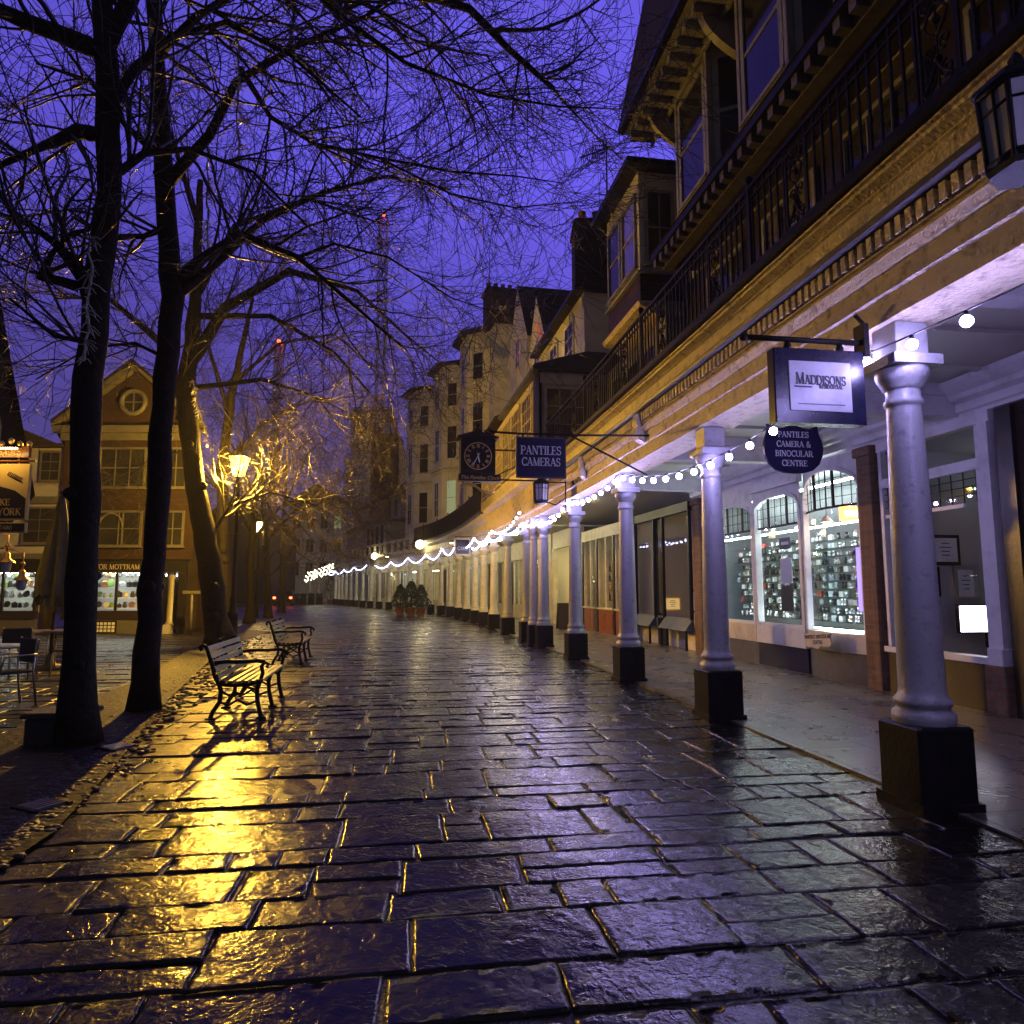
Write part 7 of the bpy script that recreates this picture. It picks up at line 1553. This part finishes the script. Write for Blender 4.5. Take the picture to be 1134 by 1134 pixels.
for k, (px, lb) in enumerate(((342, 'leftmost closed white parasol at the far cafe'), (349, 'middle closed white parasol at the far cafe'), (357, 'rightmost closed white parasol at the far cafe'))):
    q = Vector((at(px, 660, 72).x, 72 + k, 0)); e = empty('cafe_parasol', q, lb, 'parasol', 'closed white parasols at the far cafe'); mb = MB(); mb.tube([q, q + Vector((0, 0, 2.9))], .03, 6); mb.build('pole', M['darkwood'], e); mb = MB(); mb.lathe([(.24, .9), (.2, 1.2), (.12, 2.4), (.04, 2.9)], q.x, q.y, 10); mb.build('canopy', M['cream2'], e)
for k, px in enumerate((328, 336, 345, 354)):
    q = Vector((at(px, 660, 70).x, 70, 0)); e = empty('cafe_planter', q, ['planter trough at the far cafe, nearest the parked car', 'second planter trough from the parked car', 'third planter trough from the parked car', 'planter trough at the far cafe nearest the arcade'][k], 'planter', 'planter troughs at the far cafe'); mb = MB(); mb.box(q.x - .32, q.x + .32, 69.8, 70.2, 0, .7); mb.build('trough', M['darkwood'], e)
    mb = MB(); r = random.Random(k)
    for i in range(160): c = Vector((q.x + r.uniform(-.3, .3), 70 + r.uniform(-.2, .2), .7 + r.random() * .4)); d = Vector((r.gauss(0, 1), r.gauss(0, 1), r.gauss(0, 1))).normalized(); n = d.orthogonal(); mb.add([c - d * .1, c + n * .05, c + d * .1, c - n * .05], [(0, 1, 2, 3)])
    mb.build('foliage', M['leaf'], e)
qc = Vector((at(313, 660, 64).x, 64, 0)); e = empty('parked_car', qc, 'dark parked car with red tail lights lit, far down the street under the trees', 'car'); mp = mmap(Matrix.Translation(qc) @ Matrix.Rotation(R(14), 4, 'Z'))
mb = MB(mp); mb.prism([(0, .3), (4.0, .3), (4.05, .7), (3.0, .85), (2.4, 1.4), (.6, 1.42), (.1, .95), (-.05, .6)], 0, -.85, .85); mb.build('body', M['goodsblack'], e)
mb = MB(mp); mb.prism([(.16, .97), (.58, 1.38), (.54, 1.39), (.1, .98)], 0, -.68, .68); mb.build('rear_window', M['darkpane'], e)
for x in (-.72, .72): mb = MB(mp); mb.box(x - .11, x + .11, -.1, -.04, .68, .84); mb.build('tail_light', M['redglow'], e)
for x in (-.8, .8):
    for y in (.8, 3.2): mb = MB(mmap(Matrix.Translation(qc) @ Matrix.Rotation(R(14), 4, 'Z') @ Matrix.Translation((x, y, .31)) @ Matrix.Rotation(R(90), 4, 'Y'))); mb.lathe([(.3, -.1), (.31, 0), (.3, .1)], n=14); mb.build('wheel', M['goodsblack'], e)
mb = MB(mp); mb.box(-.25, .25, -.1, -.05, .5, .6); mb.build('number_plate', M['goodswhite'], e)
# lattice mast with red beacons in the distance
def mast(px, ptop, Y, wd, label, pbase=655, mx_=None):
    tp = at(px, ptop, Y); e = empty('lattice_mast', (tp.x, Y, 0), label, 'mast'); mb = MB(); h = tp.z; n = int(h / (wd * 1.1))
    for sx in (-1, 1):
        for sy in (-1, 1): mb.tube([(tp.x + sx * wd / 2, Y + sy * wd / 2, 0), (tp.x + sx * wd / 2, Y + sy * wd / 2, h)], .2, 4)
    for i in range(n):
        z0, z1 = h * i / n, h * (i + 1) / n
        for sy in (-1, 1): mb.tube([(tp.x - wd / 2, Y + sy * wd / 2, z0), (tp.x + wd / 2, Y + sy * wd / 2, z1)], .11, 4); mb.tube([(tp.x + wd / 2, Y + sy * wd / 2, z0), (tp.x - wd / 2, Y + sy * wd / 2, z1)], .11, 4)
    mb.build('lattice', M['mast'], e); mb = MB(); mb.ball((tp.x, Y, h + .5), .45, 8, 6); mb.build('beacon', M['redglow'], e); return e
mast(425, 240, 190, 2.2, 'pale lattice mast with red beacon rising behind the far roofs'); mast(309, 380, 150, 1.3, 'far mast with red beacon seen through the bare twigs above the lamp')
# ------------------------------------------------------------------ damp dusk air
def hazebox():
    m, nt, out = mat_new('damp_air'); N = NT(nt); v = N.n('VolumePrincipled'); v.inputs['Color'].default_value = (.9, .9, .95, 1); v.inputs['Density'].default_value = HAZE; v.inputs['Anisotropy'].default_value = .2
    N.l(v.outputs[0], out.inputs['Volume'])
    mb = MB(); mb.box(-130, 130, -75, 320, -1.1, 75); mb.build('haze', m, kind='stuff')
if HAZE: hazebox()
# ------------------------------------------------------------------ render settings
sun_d = bpy.data.lights.new('dusk_fill_sun', 'SUN'); sun_d.energy = 0.015; sun_d.angle = R(120); sun_d.color = (.8, .85, 1.0)  # weak sun added to fill the facade, on top of the world sky
sun_o = bpy.data.objects.new('dusk_fill_sun', sun_d); COL.objects.link(sun_o); sun_o.rotation_euler = (R(35), R(-40), 0)
scene.view_settings.view_transform = 'Standard'; scene.view_settings.look = 'None'; scene.view_settings.exposure = EXPO; scene.view_settings.gamma = 1
cy = scene.cycles
cy.use_denoising = True; cy.denoiser = 'OPENIMAGEDENOISE'
try: cy.use_light_tree = True
except Exception: pass
cy.max_bounces = 6; cy.diffuse_bounces = 2; cy.glossy_bounces = 4; cy.transmission_bounces = 4; cy.transparent_max_bounces = 12
cy.sample_clamp_indirect = 6.0; cy.sample_clamp_direct = 0; cy.blur_glossy = .3; cy.caustics_reflective = False; cy.caustics_refractive = False
scene.render.engine = 'CYCLES'
